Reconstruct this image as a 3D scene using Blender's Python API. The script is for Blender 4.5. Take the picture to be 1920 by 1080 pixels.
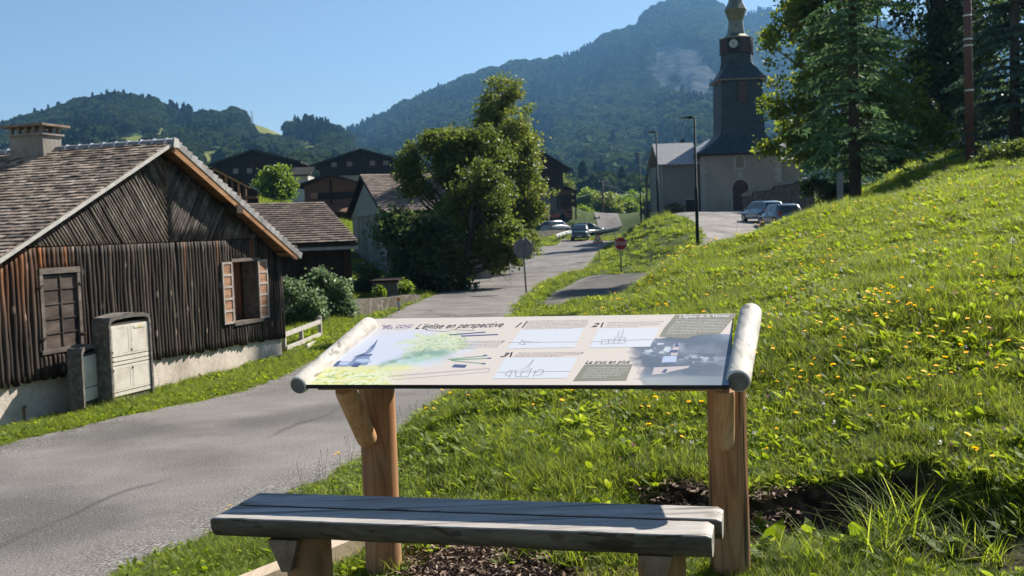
import bpy, math, random
import numpy as np
from mathutils import Vector, Matrix
random.seed(7); RNG = np.random.default_rng(7)
S = bpy.context.scene
for o in list(bpy.data.objects): bpy.data.objects.remove(o)
COL = S.collection

# ------------------------------------------------------------------ camera
FPX = 1950.0; PITCH = math.radians(3.3); ROLL = math.radians(2.0)
Fv = np.array([0, math.cos(PITCH), -math.sin(PITCH)]); R0 = np.array([1., 0, 0]); U0 = np.cross(R0, Fv)
Rv = math.cos(ROLL)*R0 - math.sin(ROLL)*U0; Uv = math.sin(ROLL)*R0 + math.cos(ROLL)*U0
CAM = np.array([0, 0, 1.5])
cd = bpy.data.cameras.new('camera'); cam = bpy.data.objects.new('camera', cd); COL.objects.link(cam)
cd.sensor_width = 36; cd.lens = FPX/1920*36; cd.clip_end = 20000; cd.clip_start = 0.05
M4 = Matrix.Identity(4)
for i in range(3):
    M4[i][0] = Rv[i]; M4[i][1] = Uv[i]; M4[i][2] = -Fv[i]; M4[i][3] = CAM[i]
cam.matrix_world = M4
cd.dof.use_dof = True; cd.dof.focus_distance = 4.6; cd.dof.aperture_fstop = 7.1
S.camera = cam

# ------------------------------------------------------------------ world, sun, exposure
SUN_AZ = math.radians(46); SUN_EL = math.radians(38.2)
w = bpy.data.worlds.new('World'); S.world = w; w.use_nodes = True
nt = w.node_tree; nt.nodes.clear()
sky = nt.nodes.new('ShaderNodeTexSky'); sky.sky_type = 'NISHITA'; sky.sun_disc = False
sky.sun_elevation = SUN_EL; sky.sun_rotation = SUN_AZ; sky.altitude = 800; sky.air_density = 1.0; sky.dust_density = 0.3; sky.ozone_density = 1.0
bg = nt.nodes.new('ShaderNodeBackground'); bg.inputs[1].default_value = 0.052
wo = nt.nodes.new('ShaderNodeOutputWorld')
nt.links.new(sky.outputs[0], bg.inputs[0]); nt.links.new(bg.outputs[0], wo.inputs[0])
sd = bpy.data.lights.new('sun', 'SUN'); sd.energy = 5.0; sd.angle = math.radians(0.55); sd.color = (1, 0.93, 0.82)
sun = bpy.data.objects.new('sun', sd); COL.objects.link(sun)
sv = Vector((math.sin(SUN_AZ)*math.cos(SUN_EL), math.cos(SUN_AZ)*math.cos(SUN_EL), math.sin(SUN_EL)))
sun.rotation_euler = sv.to_track_quat('Z', 'Y').to_euler(); sun.location = (20, 20, 40)
S.view_settings.view_transform = 'Standard'; S.view_settings.look = 'None'; S.view_settings.gamma = 1
S.view_settings.exposure = 1.05
S.render.engine = 'CYCLES'
S.cycles.max_bounces = 8; S.cycles.transparent_max_bounces = 12; S.cycles.volume_bounces = 0

# ------------------------------------------------------------------ measuring helpers
def ray(px, py): return Fv + Rv*(px-960)/FPX - Uv*(py-540)/FPX
def P(px, py, Y): d = ray(px, py); return CAM + d*(Y/d[1])
def PZ(px, py, z): d = ray(px, py); return CAM + d*((z-CAM[2])/d[2])
def PP(px, py, o, n): d = ray(px, py); return CAM + d*(np.dot(o-CAM, n)/np.dot(d, n))
def pj(Q):
    Q = np.asarray(Q); d = (Q-CAM)@Fv
    return 960+FPX*((Q-CAM)@Rv)/d, 540-FPX*((Q-CAM)@Uv)/d
def norm(v): v = np.asarray(v, float); return v/np.linalg.norm(v)
def srgb(r, g, b):
    def f(c):
        c /= 255.0
        return c/12.92 if c <= 0.04045 else ((c+0.055)/1.055)**2.4
    return (f(r), f(g), f(b))
def vnoise(x, y, seed=0):
    x = np.asarray(x, float); y = np.asarray(y, float)
    xi = np.floor(x).astype(np.int64); yi = np.floor(y).astype(np.int64); xf = x-xi; yf = y-yi
    def h(a, b):
        n = (a*374761393 + b*668265263 + seed*974711) & 0x7fffffff
        n = ((n ^ (n >> 13))*1274126177) & 0x7fffffff
        return ((n ^ (n >> 16)) & 0xffff)/65535.0
    u = xf*xf*(3-2*xf); v = yf*yf*(3-2*yf)
    return (h(xi, yi)*(1-u)+h(xi+1, yi)*u)*(1-v)+(h(xi, yi+1)*(1-u)+h(xi+1, yi+1)*u)*v
def fbm(x, y, oct=4, seed=0):
    r = 0; a = 0.5
    for i in range(oct):
        r = r+a*vnoise(np.asarray(x)*2**i, np.asarray(y)*2**i, seed+i*17); a *= 0.5
    return r/(1-0.5**oct)

# ------------------------------------------------------------------ objects
def link(o): COL.objects.link(o); return o
def tag(o, label=None, cat=None, group=None, kind=None):
    if label: o['label'] = label
    if cat: o['category'] = cat
    if group: o['group'] = group
    if kind: o['kind'] = kind
    return o
def thing(name, loc, label, cat, group=None, rz=0):
    o = bpy.data.objects.new(name, None); o.empty_display_size = 0.1
    o.location = tuple(float(c) for c in loc); o.rotation_euler = (0, 0, rz)
    return tag(link(o), label, cat, group)
def root_loc(o):
    while o.parent: o = o.parent
    return np.array(o.location)
def copy_tree(o, parent=None):
    c = o.copy(); COL.objects.link(c); c.parent = parent
    for ch in list(o.children): copy_tree(ch, c)
    return c

class MB:
    def __init__(s): s.v = []; s.f = []; s.a = []; s.sm = []; s.var = 0.5
    def face(s, idx, sm=False): s.f.append(idx); s.a.append(s.var); s.sm.append(sm)
    def quad(s, *p):
        n = len(s.v); s.v += [tuple(q) for q in p]; s.face(list(range(n, n+len(p)))); return s
    def box(s, c, size, ax=None):
        c = np.asarray(c, float); hx, hy, hz = [q/2 for q in size]
        if ax is None: ax = np.eye(3)
        X, Y, Z = [np.asarray(q, float) for q in ax]; n = len(s.v)
        for k in (-1, 1):
            for j in (-1, 1):
                for i in (-1, 1): s.v.append(tuple(c+X*hx*i+Y*hy*j+Z*hz*k))
        for q in ((0,2,3,1),(4,5,7,6),(0,1,5,4),(2,6,7,3),(0,4,6,2),(1,3,7,5)): s.face([n+i for i in q])
        return s
    def prism(s, pts, vec):
        pts = [np.asarray(p, float) for p in pts]; vec = np.asarray(vec, float); n = len(s.v); k = len(pts)
        s.v += [tuple(p) for p in pts]+[tuple(p+vec) for p in pts]
        s.face(list(range(n+k-1, n-1, -1))); s.face(list(range(n+k, n+2*k)))
        for i in range(k): j = (i+1) % k; s.face([n+i, n+j, n+k+j, n+k+i])
        return s
    def tube(s, pts, rad, seg=10, caps=True, jit=0, flat=None):
        pts = [np.asarray(p, float) for p in pts]
        if not hasattr(rad, '__len__'): rad = [rad]*len(pts)
        n0 = len(s.v); t0 = norm(pts[1]-pts[0]); a = np.cross(t0, [0, 0, 1.0])
        if np.linalg.norm(a) < 1e-3: a = np.array([1.0, 0, 0])
        a = norm(a); b = np.cross(t0, a)
        for i, p in enumerate(pts):
            t = norm(pts[min(i+1, len(pts)-1)]-pts[max(i-1, 0)])
            a = norm(a-t*np.dot(a, t)); b = np.cross(t, a)
            for k in range(seg):
                th = 2*math.pi*k/seg; r = rad[i]*(1+(random.uniform(-jit, jit) if jit else 0))
                s.v.append(tuple(p+a*math.cos(th)*r+b*math.sin(th)*r))
        for i in range(len(pts)-1):
            for k in range(seg):
                k2 = (k+1) % seg
                s.face([n0+i*seg+k, n0+i*seg+k2, n0+(i+1)*seg+k2, n0+(i+1)*seg+k], True)
        if caps:
            s.face([n0+k for k in range(seg-1, -1, -1)]); m = n0+(len(pts)-1)*seg; s.face([m+k for k in range(seg)])
        return s
    def loft(s, rings, sm=True, caps=True):
        n0 = len(s.v); k = len(rings[0])
        for r in rings: s.v += [tuple(q) for q in r]
        for i in range(len(rings)-1):
            for j in range(k):
                j2 = (j+1) % k; s.face([n0+i*k+j, n0+i*k+j2, n0+(i+1)*k+j2, n0+(i+1)*k+j], sm)
        if caps: s.face([n0+j for j in range(k-1, -1, -1)]); m = n0+(len(rings)-1)*k; s.face([m+j for j in range(k)])
        return s
    def build(s, name, mat, parent=None, local=False, smooth=None, sharp=None):
        me = bpy.data.meshes.new(name)
        off = np.zeros(3) if (parent is None or local) else root_loc(parent)
        me.from_pydata([tuple(np.asarray(v)-off) for v in s.v], [], s.f)
        at = me.attributes.new('var', 'FLOAT', 'FACE'); at.data.foreach_set('value', s.a)
        me.polygons.foreach_set('use_smooth', s.sm if smooth is None else [smooth]*len(s.f))
        me.materials.append(mat); me.update()
        if sharp: me.set_sharp_from_angle(angle=math.radians(sharp))
        o = bpy.data.objects.new(name, me); link(o)
        if parent is not None: o.parent = parent
        return o
def grid_mesh(name, V, nu, nv, mat, parent=None, attrs=None, smooth=True):
    """V: (nu*nv,3) ordered u-major"""
    me = bpy.data.meshes.new(name); off = np.zeros(3) if parent is None else root_loc(parent)
    V = np.asarray(V)-off
    i = np.arange((nu-1)*(nv-1)); a = (i//(nv-1))*nv+i % (nv-1)
    Fc = np.stack([a, a+nv, a+nv+1, a+1], 1)
    me.vertices.add(len(V)); me.vertices.foreach_set('co', V.astype(np.float32).ravel())
    me.loops.add(len(Fc)*4); me.loops.foreach_set('vertex_index', Fc.astype(np.int32).ravel())
    me.polygons.add(len(Fc)); me.polygons.foreach_set('loop_start', np.arange(0, len(Fc)*4, 4, dtype=np.int32))
    me.polygons.foreach_set('use_smooth', np.full(len(Fc), smooth))
    me.update(calc_edges=True)
    for k, (typ, arr) in (attrs or {}).items():
        at = me.attributes.new(k, typ, 'POINT')
        at.data.foreach_set('color' if 'COLOR' in typ else 'value', np.asarray(arr, np.float32).ravel())
    me.materials.append(mat)
    o = bpy.data.objects.new(name, me); link(o)
    if parent is not None: o.parent = parent
    return o
def quads_obj(name, V, var, mat, parent=None, k=4, smooth=False):
    """V: (N,k,3) loose polygons"""
    N = len(V); me = bpy.data.meshes.new(name); off = np.zeros(3) if parent is None else root_loc(parent)
    me.vertices.add(N*k); me.vertices.foreach_set('co', (V-off).astype(np.float32).ravel())
    me.loops.add(N*k); me.loops.foreach_set('vertex_index', np.arange(N*k, dtype=np.int32))
    me.polygons.add(N); me.polygons.foreach_set('loop_start', np.arange(0, N*k, k, dtype=np.int32))
    me.update(calc_edges=True)
    at = me.attributes.new('var', 'FLOAT', 'FACE'); at.data.foreach_set('value', np.asarray(var, np.float32))
    me.materials.append(mat); o = bpy.data.objects.new(name, me); link(o)
    if parent is not None: o.parent = parent
    return o

# ------------------------------------------------------------------ materials
def mat(name, cols, scale=5, rough=0.8, bump=0.3, bscale=None, stretch=(1, 1, 1), var=0.0, metal=0, spec=0.3,
        detail=6, pos=None, stain=None, trans=0, coat=0, bdist=0.02, rot=(0, 0, 0), ndist=0):
    m = bpy.data.materials.new(name); m.use_nodes = True; t = m.node_tree; N = t.nodes; L = t.links
    b = N['Principled BSDF']; out = N['Material Output']
    tc = N.new('ShaderNodeTexCoord'); mp = N.new('ShaderNodeMapping'); mp.inputs['Scale'].default_value = stretch
    mp.inputs['Rotation'].default_value = rot
    L.new(tc.outputs['Object'], mp.inputs[0])
    no = N.new('ShaderNodeTexNoise'); no.inputs['Scale'].default_value = scale; no.inputs['Detail'].default_value = detail
    no.inputs['Roughness'].default_value = 0.62; no.inputs['Distortion'].default_value = ndist
    L.new(mp.outputs[0], no.inputs['Vector'])
    cr = N.new('ShaderNodeValToRGB'); e = cr.color_ramp.elements
    pos = pos or [0.3+0.4*i/(max(len(cols)-1, 1)) for i in range(len(cols))]
    while len(e) < len(cols): e.new(0.5)
    for i, c in enumerate(cols): e[i].position = pos[i]; e[i].color = (*c, 1)
    L.new(no.outputs[0], cr.inputs[0]); col = cr.outputs[0]
    if var:
        at = N.new('ShaderNodeAttribute'); at.attribute_name = 'var'
        mr = N.new('ShaderNodeMapRange'); mr.inputs[3].default_value = 1-var; mr.inputs[4].default_value = 1+var
        L.new(at.outputs['Fac'], mr.inputs[0])
        hs = N.new('ShaderNodeHueSaturation'); L.new(mr.outputs[0], hs.inputs['Value']); L.new(col, hs.inputs['Color']); col = hs.outputs[0]
    if stain:
        sc, scol, amt = stain
        n2 = N.new('ShaderNodeTexNoise'); n2.inputs['Scale'].default_value = sc; n2.inputs['Detail'].default_value = 4
        L.new(tc.outputs['Object'], n2.inputs['Vector'])
        r2 = N.new('ShaderNodeMapRange'); r2.inputs[1].default_value = 0.45; r2.inputs[2].default_value = 0.68; r2.inputs[4].default_value = amt
        L.new(n2.outputs[0], r2.inputs[0]); mx = N.new('ShaderNodeMix'); mx.data_type = 'RGBA'
        L.new(r2.outputs[0], mx.inputs[0]); L.new(col, mx.inputs[6]); mx.inputs[7].default_value = (*scol, 1); col = mx.outputs[2]
    L.new(col, b.inputs['Base Color'])
    b.inputs['Roughness'].default_value = rough; b.inputs['Metallic'].default_value = metal
    b.inputs['Specular IOR Level'].default_value = spec
    if coat: b.inputs['Coat Weight'].default_value = coat
    if bump:
        n3 = N.new('ShaderNodeTexNoise'); n3.inputs['Scale'].default_value = bscale or scale*3; n3.inputs['Detail'].default_value = 5
        L.new(mp.outputs[0], n3.inputs['Vector'])
        bu = N.new('ShaderNodeBump'); bu.inputs['Strength'].default_value = bump; bu.inputs['Distance'].default_value = bdist
        L.new(n3.outputs[0], bu.inputs['Height']); L.new(bu.outputs[0], b.inputs['Normal'])
    if trans:
        tr = N.new('ShaderNodeBsdfTranslucent'); ad = N.new('ShaderNodeMixShader'); ad.inputs[0].default_value = trans
        h2 = N.new('ShaderNodeHueSaturation'); h2.inputs['Hue'].default_value = 0.47; h2.inputs['Saturation'].default_value = 1.15; h2.inputs['Value'].default_value = 1.7
        L.new(col, h2.inputs['Color']); L.new(h2.outputs[0], tr.inputs[0])
        L.new(b.outputs[0], ad.inputs[1]); L.new(tr.outputs[0], ad.inputs[2]); L.new(ad.outputs[0], out.inputs[0])
    return m
def glass(name, col=(0.02, 0.025, 0.03), rough=0.08):
    return mat(name, [col, tuple(c*1.3 for c in col)], 1, rough, 0, spec=0.6)
def leafmat(name, c0, c1, c2, trans=0.45, rough=0.45, spec=0.4):
    m = bpy.data.materials.new(name); m.use_nodes = True; t = m.node_tree; N = t.nodes; L = t.links
    b = N['Principled BSDF']; out = N['Material Output']
    at = N.new('ShaderNodeAttribute'); at.attribute_name = 'var'; at.attribute_type = 'GEOMETRY'
    cr = N.new('ShaderNodeValToRGB'); e = cr.color_ramp.elements; e.new(0.5)
    for i, c in enumerate((c0, c1, c2)): e[i].position = i*0.5; e[i].color = (*c, 1)
    L.new(at.outputs['Fac'], cr.inputs[0]); L.new(cr.outputs[0], b.inputs['Base Color'])
    b.inputs['Roughness'].default_value = rough; b.inputs['Specular IOR Level'].default_value = spec
    tr = N.new('ShaderNodeBsdfTranslucent'); ad = N.new('ShaderNodeMixShader'); ad.inputs[0].default_value = trans
    h2 = N.new('ShaderNodeHueSaturation'); h2.inputs['Hue'].default_value = 0.48; h2.inputs['Saturation'].default_value = 1.1; h2.inputs['Value'].default_value = 2.3
    L.new(cr.outputs[0], h2.inputs['Color']); L.new(h2.outputs[0], tr.inputs[0])
    L.new(b.outputs[0], ad.inputs[1]); L.new(tr.outputs[0], ad.inputs[2]); L.new(ad.outputs[0], out.inputs[0])
    return m

# ------------------------------------------------------------------ instancing of clumps, used for 'stuff' only
def scatter(name, pts, rotz, tilt, scale, idx, protos, label=None):
    me = bpy.data.meshes.new(name); N = len(pts)
    me.vertices.add(N); me.vertices.foreach_set('co', np.asarray(pts, np.float32).ravel())
    rot = np.zeros((N, 3), np.float32); rot[:, 2] = rotz; rot[:, 0] = tilt
    a = me.attributes.new('rotv', 'FLOAT_VECTOR', 'POINT'); a.data.foreach_set('vector', rot.ravel())
    a = me.attributes.new('scl', 'FLOAT', 'POINT'); a.data.foreach_set('value', np.asarray(scale, np.float32))
    a = me.attributes.new('pick', 'INT', 'POINT'); a.data.foreach_set('value', np.asarray(idx, np.int32))
    o = bpy.data.objects.new(name, me); link(o)
    c = bpy.data.collections.new(name+'_parts')
    for i, p in enumerate(protos):
        p.name = '%s_%02d' % (name, i); COL.objects.unlink(p); c.objects.link(p)
    g = bpy.data.node_groups.new(name, 'GeometryNodeTree')
    g.interface.new_socket('Geometry', in_out='INPUT', socket_type='NodeSocketGeometry')
    g.interface.new_socket('Geometry', in_out='OUTPUT', socket_type='NodeSocketGeometry')
    N_ = g.nodes; L = g.links
    gi = N_.new('NodeGroupInput'); go = N_.new('NodeGroupOutput'); ip = N_.new('GeometryNodeInstanceOnPoints'); ci = N_.new('GeometryNodeCollectionInfo')
    ci.inputs['Collection'].default_value = c; ci.inputs['Separate Children'].default_value = True; ci.inputs['Reset Children'].default_value = True
    def na(n, t):
        q = N_.new('GeometryNodeInputNamedAttribute'); q.data_type = t; q.inputs['Name'].default_value = n; return q.outputs[0]
    ip.inputs['Pick Instance'].default_value = True
    L.new(gi.outputs[0], ip.inputs['Points']); L.new(ci.outputs[0], ip.inputs['Instance'])
    L.new(na('pick', 'INT'), ip.inputs['Instance Index']); L.new(na('rotv', 'FLOAT_VECTOR'), ip.inputs['Rotation']); L.new(na('scl', 'FLOAT'), ip.inputs['Scale'])
    L.new(ip.outputs[0], go.inputs[0])
    md = o.modifiers.new('scatter', 'NODES'); md.node_group = g
    return o
# ------------------------------------------------------------------ terrain heights
ctl = []
def cp(px, py, Y): ctl.append(P(px, py, Y))
def cz(px, py, z): ctl.append(PZ(px, py, z))
def cw(x, y, z): ctl.append(np.array([x, y, z], float))
for x in np.arange(-1.5, 9.1, 1.5):            # flowering meadow slope near the camera
    for y in (2, 4.5, 7, 9.5, 12, 14.5):
        if not (y < 5.5 and .8 < x < 3.5) and x > (-1.0 if y < 7 else .5+(y-7)*.18) and x < 1+y*0.62:
            cw(x, y, -0.1+(0.22-.004*max(x-3, 0))*x+0.03*y-(0.12 if x < -0.3 else 0))
for q in ((1130, 590, 13.5), (1230, 520, 15), (1320, 466, 16), (1500, 407, 17), (1640, 386, 17), (1780, 362, 16.5), (1910, 338, 16), (2050, 330, 16), (1180, 560, 14)): cp(*q)
for q in ((1320, 500, 21), (1500, 425, 22), (1640, 388, 21), (1800, 352, 21), (1950, 332, 21), (2150, 320, 20)): cp(*q)
for q in ((880, 738, 8.6), (1000, 688, 10.2), (1060, 643, 11.5), (1085, 603, 12.6), (760, 905, 6.4)): cp(*q)
for q in ((1, 17, -.6), (2.3, 18, -.1), (2.6, 22, -.5), (1.2, 23, -.72), (4.1, 20.5, .45), (0.2, 13.5, -.35)): cw(*q)
for q in ((1.2, 5.4, .2), (1.6, 5.3, .24), (2.1, 5.2, .30), (2.7, 4.6, .36), (2.0, 3.6, .16), (1.2, 3.2, .04), (3, 6.5, .55), (1.5, 6.6, .34), (1.3, 2, .05)): cw(*q)
cw(3.5, 27, -0.6); cw(6.5, 27, 0.1); cw(9, 28, 1.1)
for q in ((1605, 379, 33), (1560, 400, 34), (1660, 352, 31), (1740, 318, 34), (1820, 285, 36), (1920, 305, 38), (2050, 300, 38), (1520, 420, 45), (1760, 305, 50), (1900, 295, 52)): cp(*q)
# road, by its two edges
RL = [(-9.5, -8, -.2), (-6.9, 3.2, -.4)]+[tuple(PZ(*q)) for q in ((0, 850, -.5), (270, 778, -.5), (540, 700, -.5), (735, 592, -.75), (822, 550, -.9), (900, 520, -.96), (965, 490, -1.0), (1010, 472, -.75), (1043, 459, -.22), (1052, 449, .1), (1030, 442, .5))]
RR = [(-5.0, -8, -.1), (-3.2, 2, -.25)]+[tuple(PZ(*q)) for q in ((190, 1075, -.3), (670, 860, -.4), (880, 730, -.5), (952, 588, -.75), (964, 568, -.84), (984, 550, -.9), (1012, 530, -.95), (1062, 512, -.99), (1098, 502, -1.0), (1119, 477, -.75), (1150, 452, -.12), (1185, 442, .25), (1250, 436, .6))]
for a in RL[2:]+RR[2:]: cw(*a)
for a in RL[2:6]: cw(a[0]-1.2, a[1]+.5, a[2]-.16)
for k_ in np.linspace(0, 1, 6): cw(-6.0+2.0*k_, 12.4+6.3*k_, -.70)
SN = [tuple(PZ(*q)) for q in ((1018, 578, -.85), (1045, 572, -.85), (1080, 562, -.85))]+[(5.2, 35.5, -.72), (8.5, 40.5, -.45), (11.4, 47, -.05), (14.2, 54, .35)]
SF = [tuple(PZ(*q)) for q in ((1024, 562, -.88), (1064, 538, -.93), (1110, 517, -.93))]+[tuple(PZ(1199, 512, -.75)), (7.8, 46.5, -.4), (9.4, 51.5, .05), (10.9, 58, .6)]
for a in SN[1:]+SF[1:]: cw(*a)
cz(1040, 596, -.66); cz(985, 572, -.82); cz(1030, 545, -.86)
# car park in front of the church and the grass bank below it
PK = [(10.9, 58, .6), tuple(P(1318, 436, 62)), tuple(P(1290, 416, 74)), tuple(P(1255, 405, 90)), tuple(P(1290, 399, 99)), tuple(P(1400, 395, 99)), (27, 92, 2.0), (24, 74, 1.35), (18.5, 60, .62), (14.2, 54, .35)]
for a in PK: cw(*a)
cw(17, 68, 1.0)
for q in ((1307, 458, 50), (1235, 405, 73), (1205, 407, 97), (1265, 418, 66), (1290, 435, 57), (1164, 500, 53), (1240, 500, 50), (1130, 502, 60), (1170, 450, 90), (1140, 480, 76), (1200, 440, 76), (1290, 492, 46)): cp(*q)
# left side: barns, stream, village on the rise
for x, y in ((-7.2, 12), (-8, 19), (-14, 16), (-6.2, 22), (-12, 27)): cw(x, y, -.62)
for q in ((640, 600, 26), (700, 585, 31), (600, 590, 30), (700, 560, 38), (560, 565, 34), (800, 540, 42), (880, 505, 52), (760, 520, 50), (900, 500, 58), (960, 480, 66), (1000, 462, 82)): cp(*q)
for q in ((515, 376, 85), (620, 410, 92), (600, 395, 110), (480, 376, 150), (680, 370, 150), (850, 400, 130), (1045, 402, 140), (300, 350, 150), (0, 330, 150)): cp(*q)
cw(-25, 40, 1); cw(-40, 60, 5); cw(-30, 15, .5)
for q in ((1088, 449, 115), (1042, 435, 128), (1040, 431, 137), (1130, 413, 170), (1100, 405, 215), (1180, 400, 190), (1220, 398, 130), (1160, 432, 130)): cp(*q)
for q in ((1250, 392, 160), (1450, 380, 120), (1700, 330, 110), (2000, 290, 90)): cp(*q)
for x in (-160, -80, 0, 80, 160): cw(x, 330, 12-abs(x-80)*.02)
ctl = np.array(ctl)
def warp(x, y):
    d = np.maximum(y, -2)+6.0
    return np.stack([x/d*2.2, np.log(d)], -1)
Wc = warp(ctl[:, 0], ctl[:, 1])
def tker(d2): return 0.5*d2*np.log(d2+1e-9)
n_ = len(ctl)
K = tker(((Wc[:, None]-Wc[None])**2).sum(-1))+np.eye(n_)*2e-4
Pm = np.concatenate([np.ones((n_, 1)), Wc], 1)
A = np.block([[K, Pm], [Pm.T, np.zeros((3, 3))]])
sol = np.linalg.solve(A, np.concatenate([ctl[:, 2], np.zeros(3)]))
def densify(pl, k=8):
    out = []
    pl = np.asarray(pl, float)
    for i in range(len(pl)-1):
        p0 = pl[max(i-1, 0)]; p1 = pl[i]; p2 = pl[i+1]; p3 = pl[min(i+2, len(pl)-1)]
        for t in np.arange(k)/k: out.append(0.5*((2*p1)+(-p0+p2)*t+(2*p0-5*p1+4*p2-p3)*t*t+(-p0+3*p1-3*p2+p3)*t**3))
    return out+[pl[-1]]
def inpoly(x, y, poly):
    """signed distance: positive inside"""
    poly = np.asarray(poly)[:, :2]; ins = np.zeros(x.shape, bool); dm = np.full(x.shape, 1e9)
    for i in range(len(poly)):
        a = poly[i]; b = poly[(i+1) % len(poly)]; e = b-a
        t = np.clip(((x-a[0])*e[0]+(y-a[1])*e[1])/(e@e), 0, 1)
        dm = np.minimum(dm, np.hypot(x-a[0]-t*e[0], y-a[1]-t*e[1]))
        c = ((a[1] > y) != (b[1] > y)) & (x < (b[0]-a[0])*(y-a[1])/((b[1]-a[1]) if b[1] != a[1] else 1e-9)+a[0]); ins ^= c
    return np.where(ins, dm, -dm)
ROAD = densify(RL, 4)+densify(RR, 4)[::-1]; SIDE = densify(SN, 4)+densify(SF, 4)[::-1]; PKD = densify([PK[9], PK[8], PK[7], PK[6], PK[5]], 4)+densify([PK[0], PK[1], PK[2], PK[3], PK[4]], 4)[::-1]
ZRY = [-10, 2, 5.5, 9, 13, 28, 39, 52, 65, 85, 103, 112, 130]; ZRZ = [-.1, -.3, -.34, -.42, -.5, -.75, -.93, -1.0, -1.0, -.6, -.15, .1, .5]
CUT_A = np.array([1.0, 5.2]); CUT_B = np.array([1.95, 4.85])
def cutline(x, y):
    d = norm(CUT_B-CUT_A); nn = np.array([-d[1], d[0]])
    s = (x-CUT_A[0])*d[0]+(y-CUT_A[1])*d[1]; t = (x-CUT_A[0])*nn[0]+(y-CUT_A[1])*nn[1]
    return s, t+0.12*np.sin(s*4.2+1)+0.05*np.sin(s*11), np.linalg.norm(CUT_B-CUT_A)
def hgt(x, y):
    x = np.atleast_1d(np.asarray(x, float)); y = np.atleast_1d(np.asarray(y, float)); sh = x.shape
    x = x.ravel(); y = y.ravel(); out = np.zeros(len(x))
    for i in range(0, len(x), 40000):
        q = warp(x[i:i+40000], y[i:i+40000])
        out[i:i+40000] = tker(((q[:, None]-Wc[None])**2).sum(-1))@sol[:n_]+sol[n_]+q@sol[n_+1:]
    sdr = inpoly(x, y, ROAD); zr = np.interp(y, ZRY, ZRZ); wr = np.clip(1+(sdr-.0)/np.clip(.5+y*.03, .6, 3), 0, 1)*np.clip((118-y)/10, 0, 1)
    wr = wr*wr*(3-2*wr); out = out*(1-wr)+zr*wr
    # level terrace round the bench, with the earth step cut at its back
    s, t, Lc = cutline(x, y)
    ter = -.04+0.03*fbm(x*2, y*2)+.06*np.clip(s, 0, 3)
    inside = np.clip((-t)/0.16, 0, 1)*np.clip((s+0.7)/0.6, 0, 1)*np.clip((y-1.0)/1, 0, 1)*np.clip((Lc+.9-s)/.9, 0, 1)
    inside = inside*inside*(3-2*inside)
    out = out*(1-inside)+np.minimum(out, ter+0.05*np.clip(s-Lc, 0, 2))*inside
    return out.reshape(sh)
def h1(x, y): return float(hgt([x], [y])[0])
def on_ground(px, Y):
    d = ray(px, 450); q = CAM+d*(Y/d[1]); return np.array([q[0], Y, h1(q[0], Y)])
def ground_z(x, y):
    z = hgt(x, y); r = np.hypot(x, y)
    for poly in (ROAD, SIDE, PKD):
        sd_ = inpoly(x, y, poly)
        sd_ = sd_+(fbm(x*3, y*3, 3, 5)-.5)*.25*np.clip(10/np.maximum(r, 5), .3, 1)
        z = z-np.clip(sd_/0.25+.3, 0, 1)*(0.035+0.0022*r)
    # small humps so that the meadow is not a flat sheet
    g = (fbm(x*1.3, y*1.3, 4, 2)-.5)*0.09*np.clip(r/6, .4, 1.5)
    for poly in (ROAD, SIDE, PKD):
        g = g*np.clip(-inpoly(x, y, poly)/.8, 0, 1)
    return z+g

m_ground = bpy.data.materials.new('ground'); m_ground.use_nodes = True
def ground_material():
    t = m_ground.node_tree; N = t.nodes; L = t.links; b = N['Principled BSDF']
    tc = N.new('ShaderNodeTexCoord')
    def noise(s, d=5):
        n = N.new('ShaderNodeTexNoise'); n.inputs['Scale'].default_value = s; n.inputs['Detail'].default_value = d; L.new(tc.outputs['Object'], n.inputs[0]); return n.outputs[0]
    def ramp(i, cs, ps):
        c = N.new('ShaderNodeValToRGB'); e = c.color_ramp.elements
        while len(e) < len(cs): e.new(.5)
        for k in range(len(cs)): e[k].position = ps[k]; e[k].color = (*cs[k], 1)
        L.new(i, c.inputs[0]); return c.outputs[0]
    gr = ramp(noise(2.2), [(.03, .055, .012), (.055, .085, .02), (.09, .115, .03)], [.35, .5, .65])
    so = ramp(noise(14), [(.016, .011, .008), (.035, .025, .018), (.085, .065, .05)], [.35, .5, .7])
    at = N.new('ShaderNodeAttribute'); at.attribute_name = 'soil'
    mx = N.new('ShaderNodeMix'); mx.data_type = 'RGBA'; L.new(at.outputs['Fac'], mx.inputs[0]); L.new(gr, mx.inputs[6]); L.new(so, mx.inputs[7])
    L.new(mx.outputs[2], b.inputs['Base Color']); b.inputs['Roughness'].default_value = .95; b.inputs['Specular IOR Level'].default_value = .1
    bu = N.new('ShaderNodeBump'); bu.inputs['Strength'].default_value = .8; bu.inputs['Distance'].default_value = .04
    L.new(noise(25, 8), bu.inputs['Height']); L.new(bu.outputs[0], b.inputs['Normal'])
ground_material()
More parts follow.
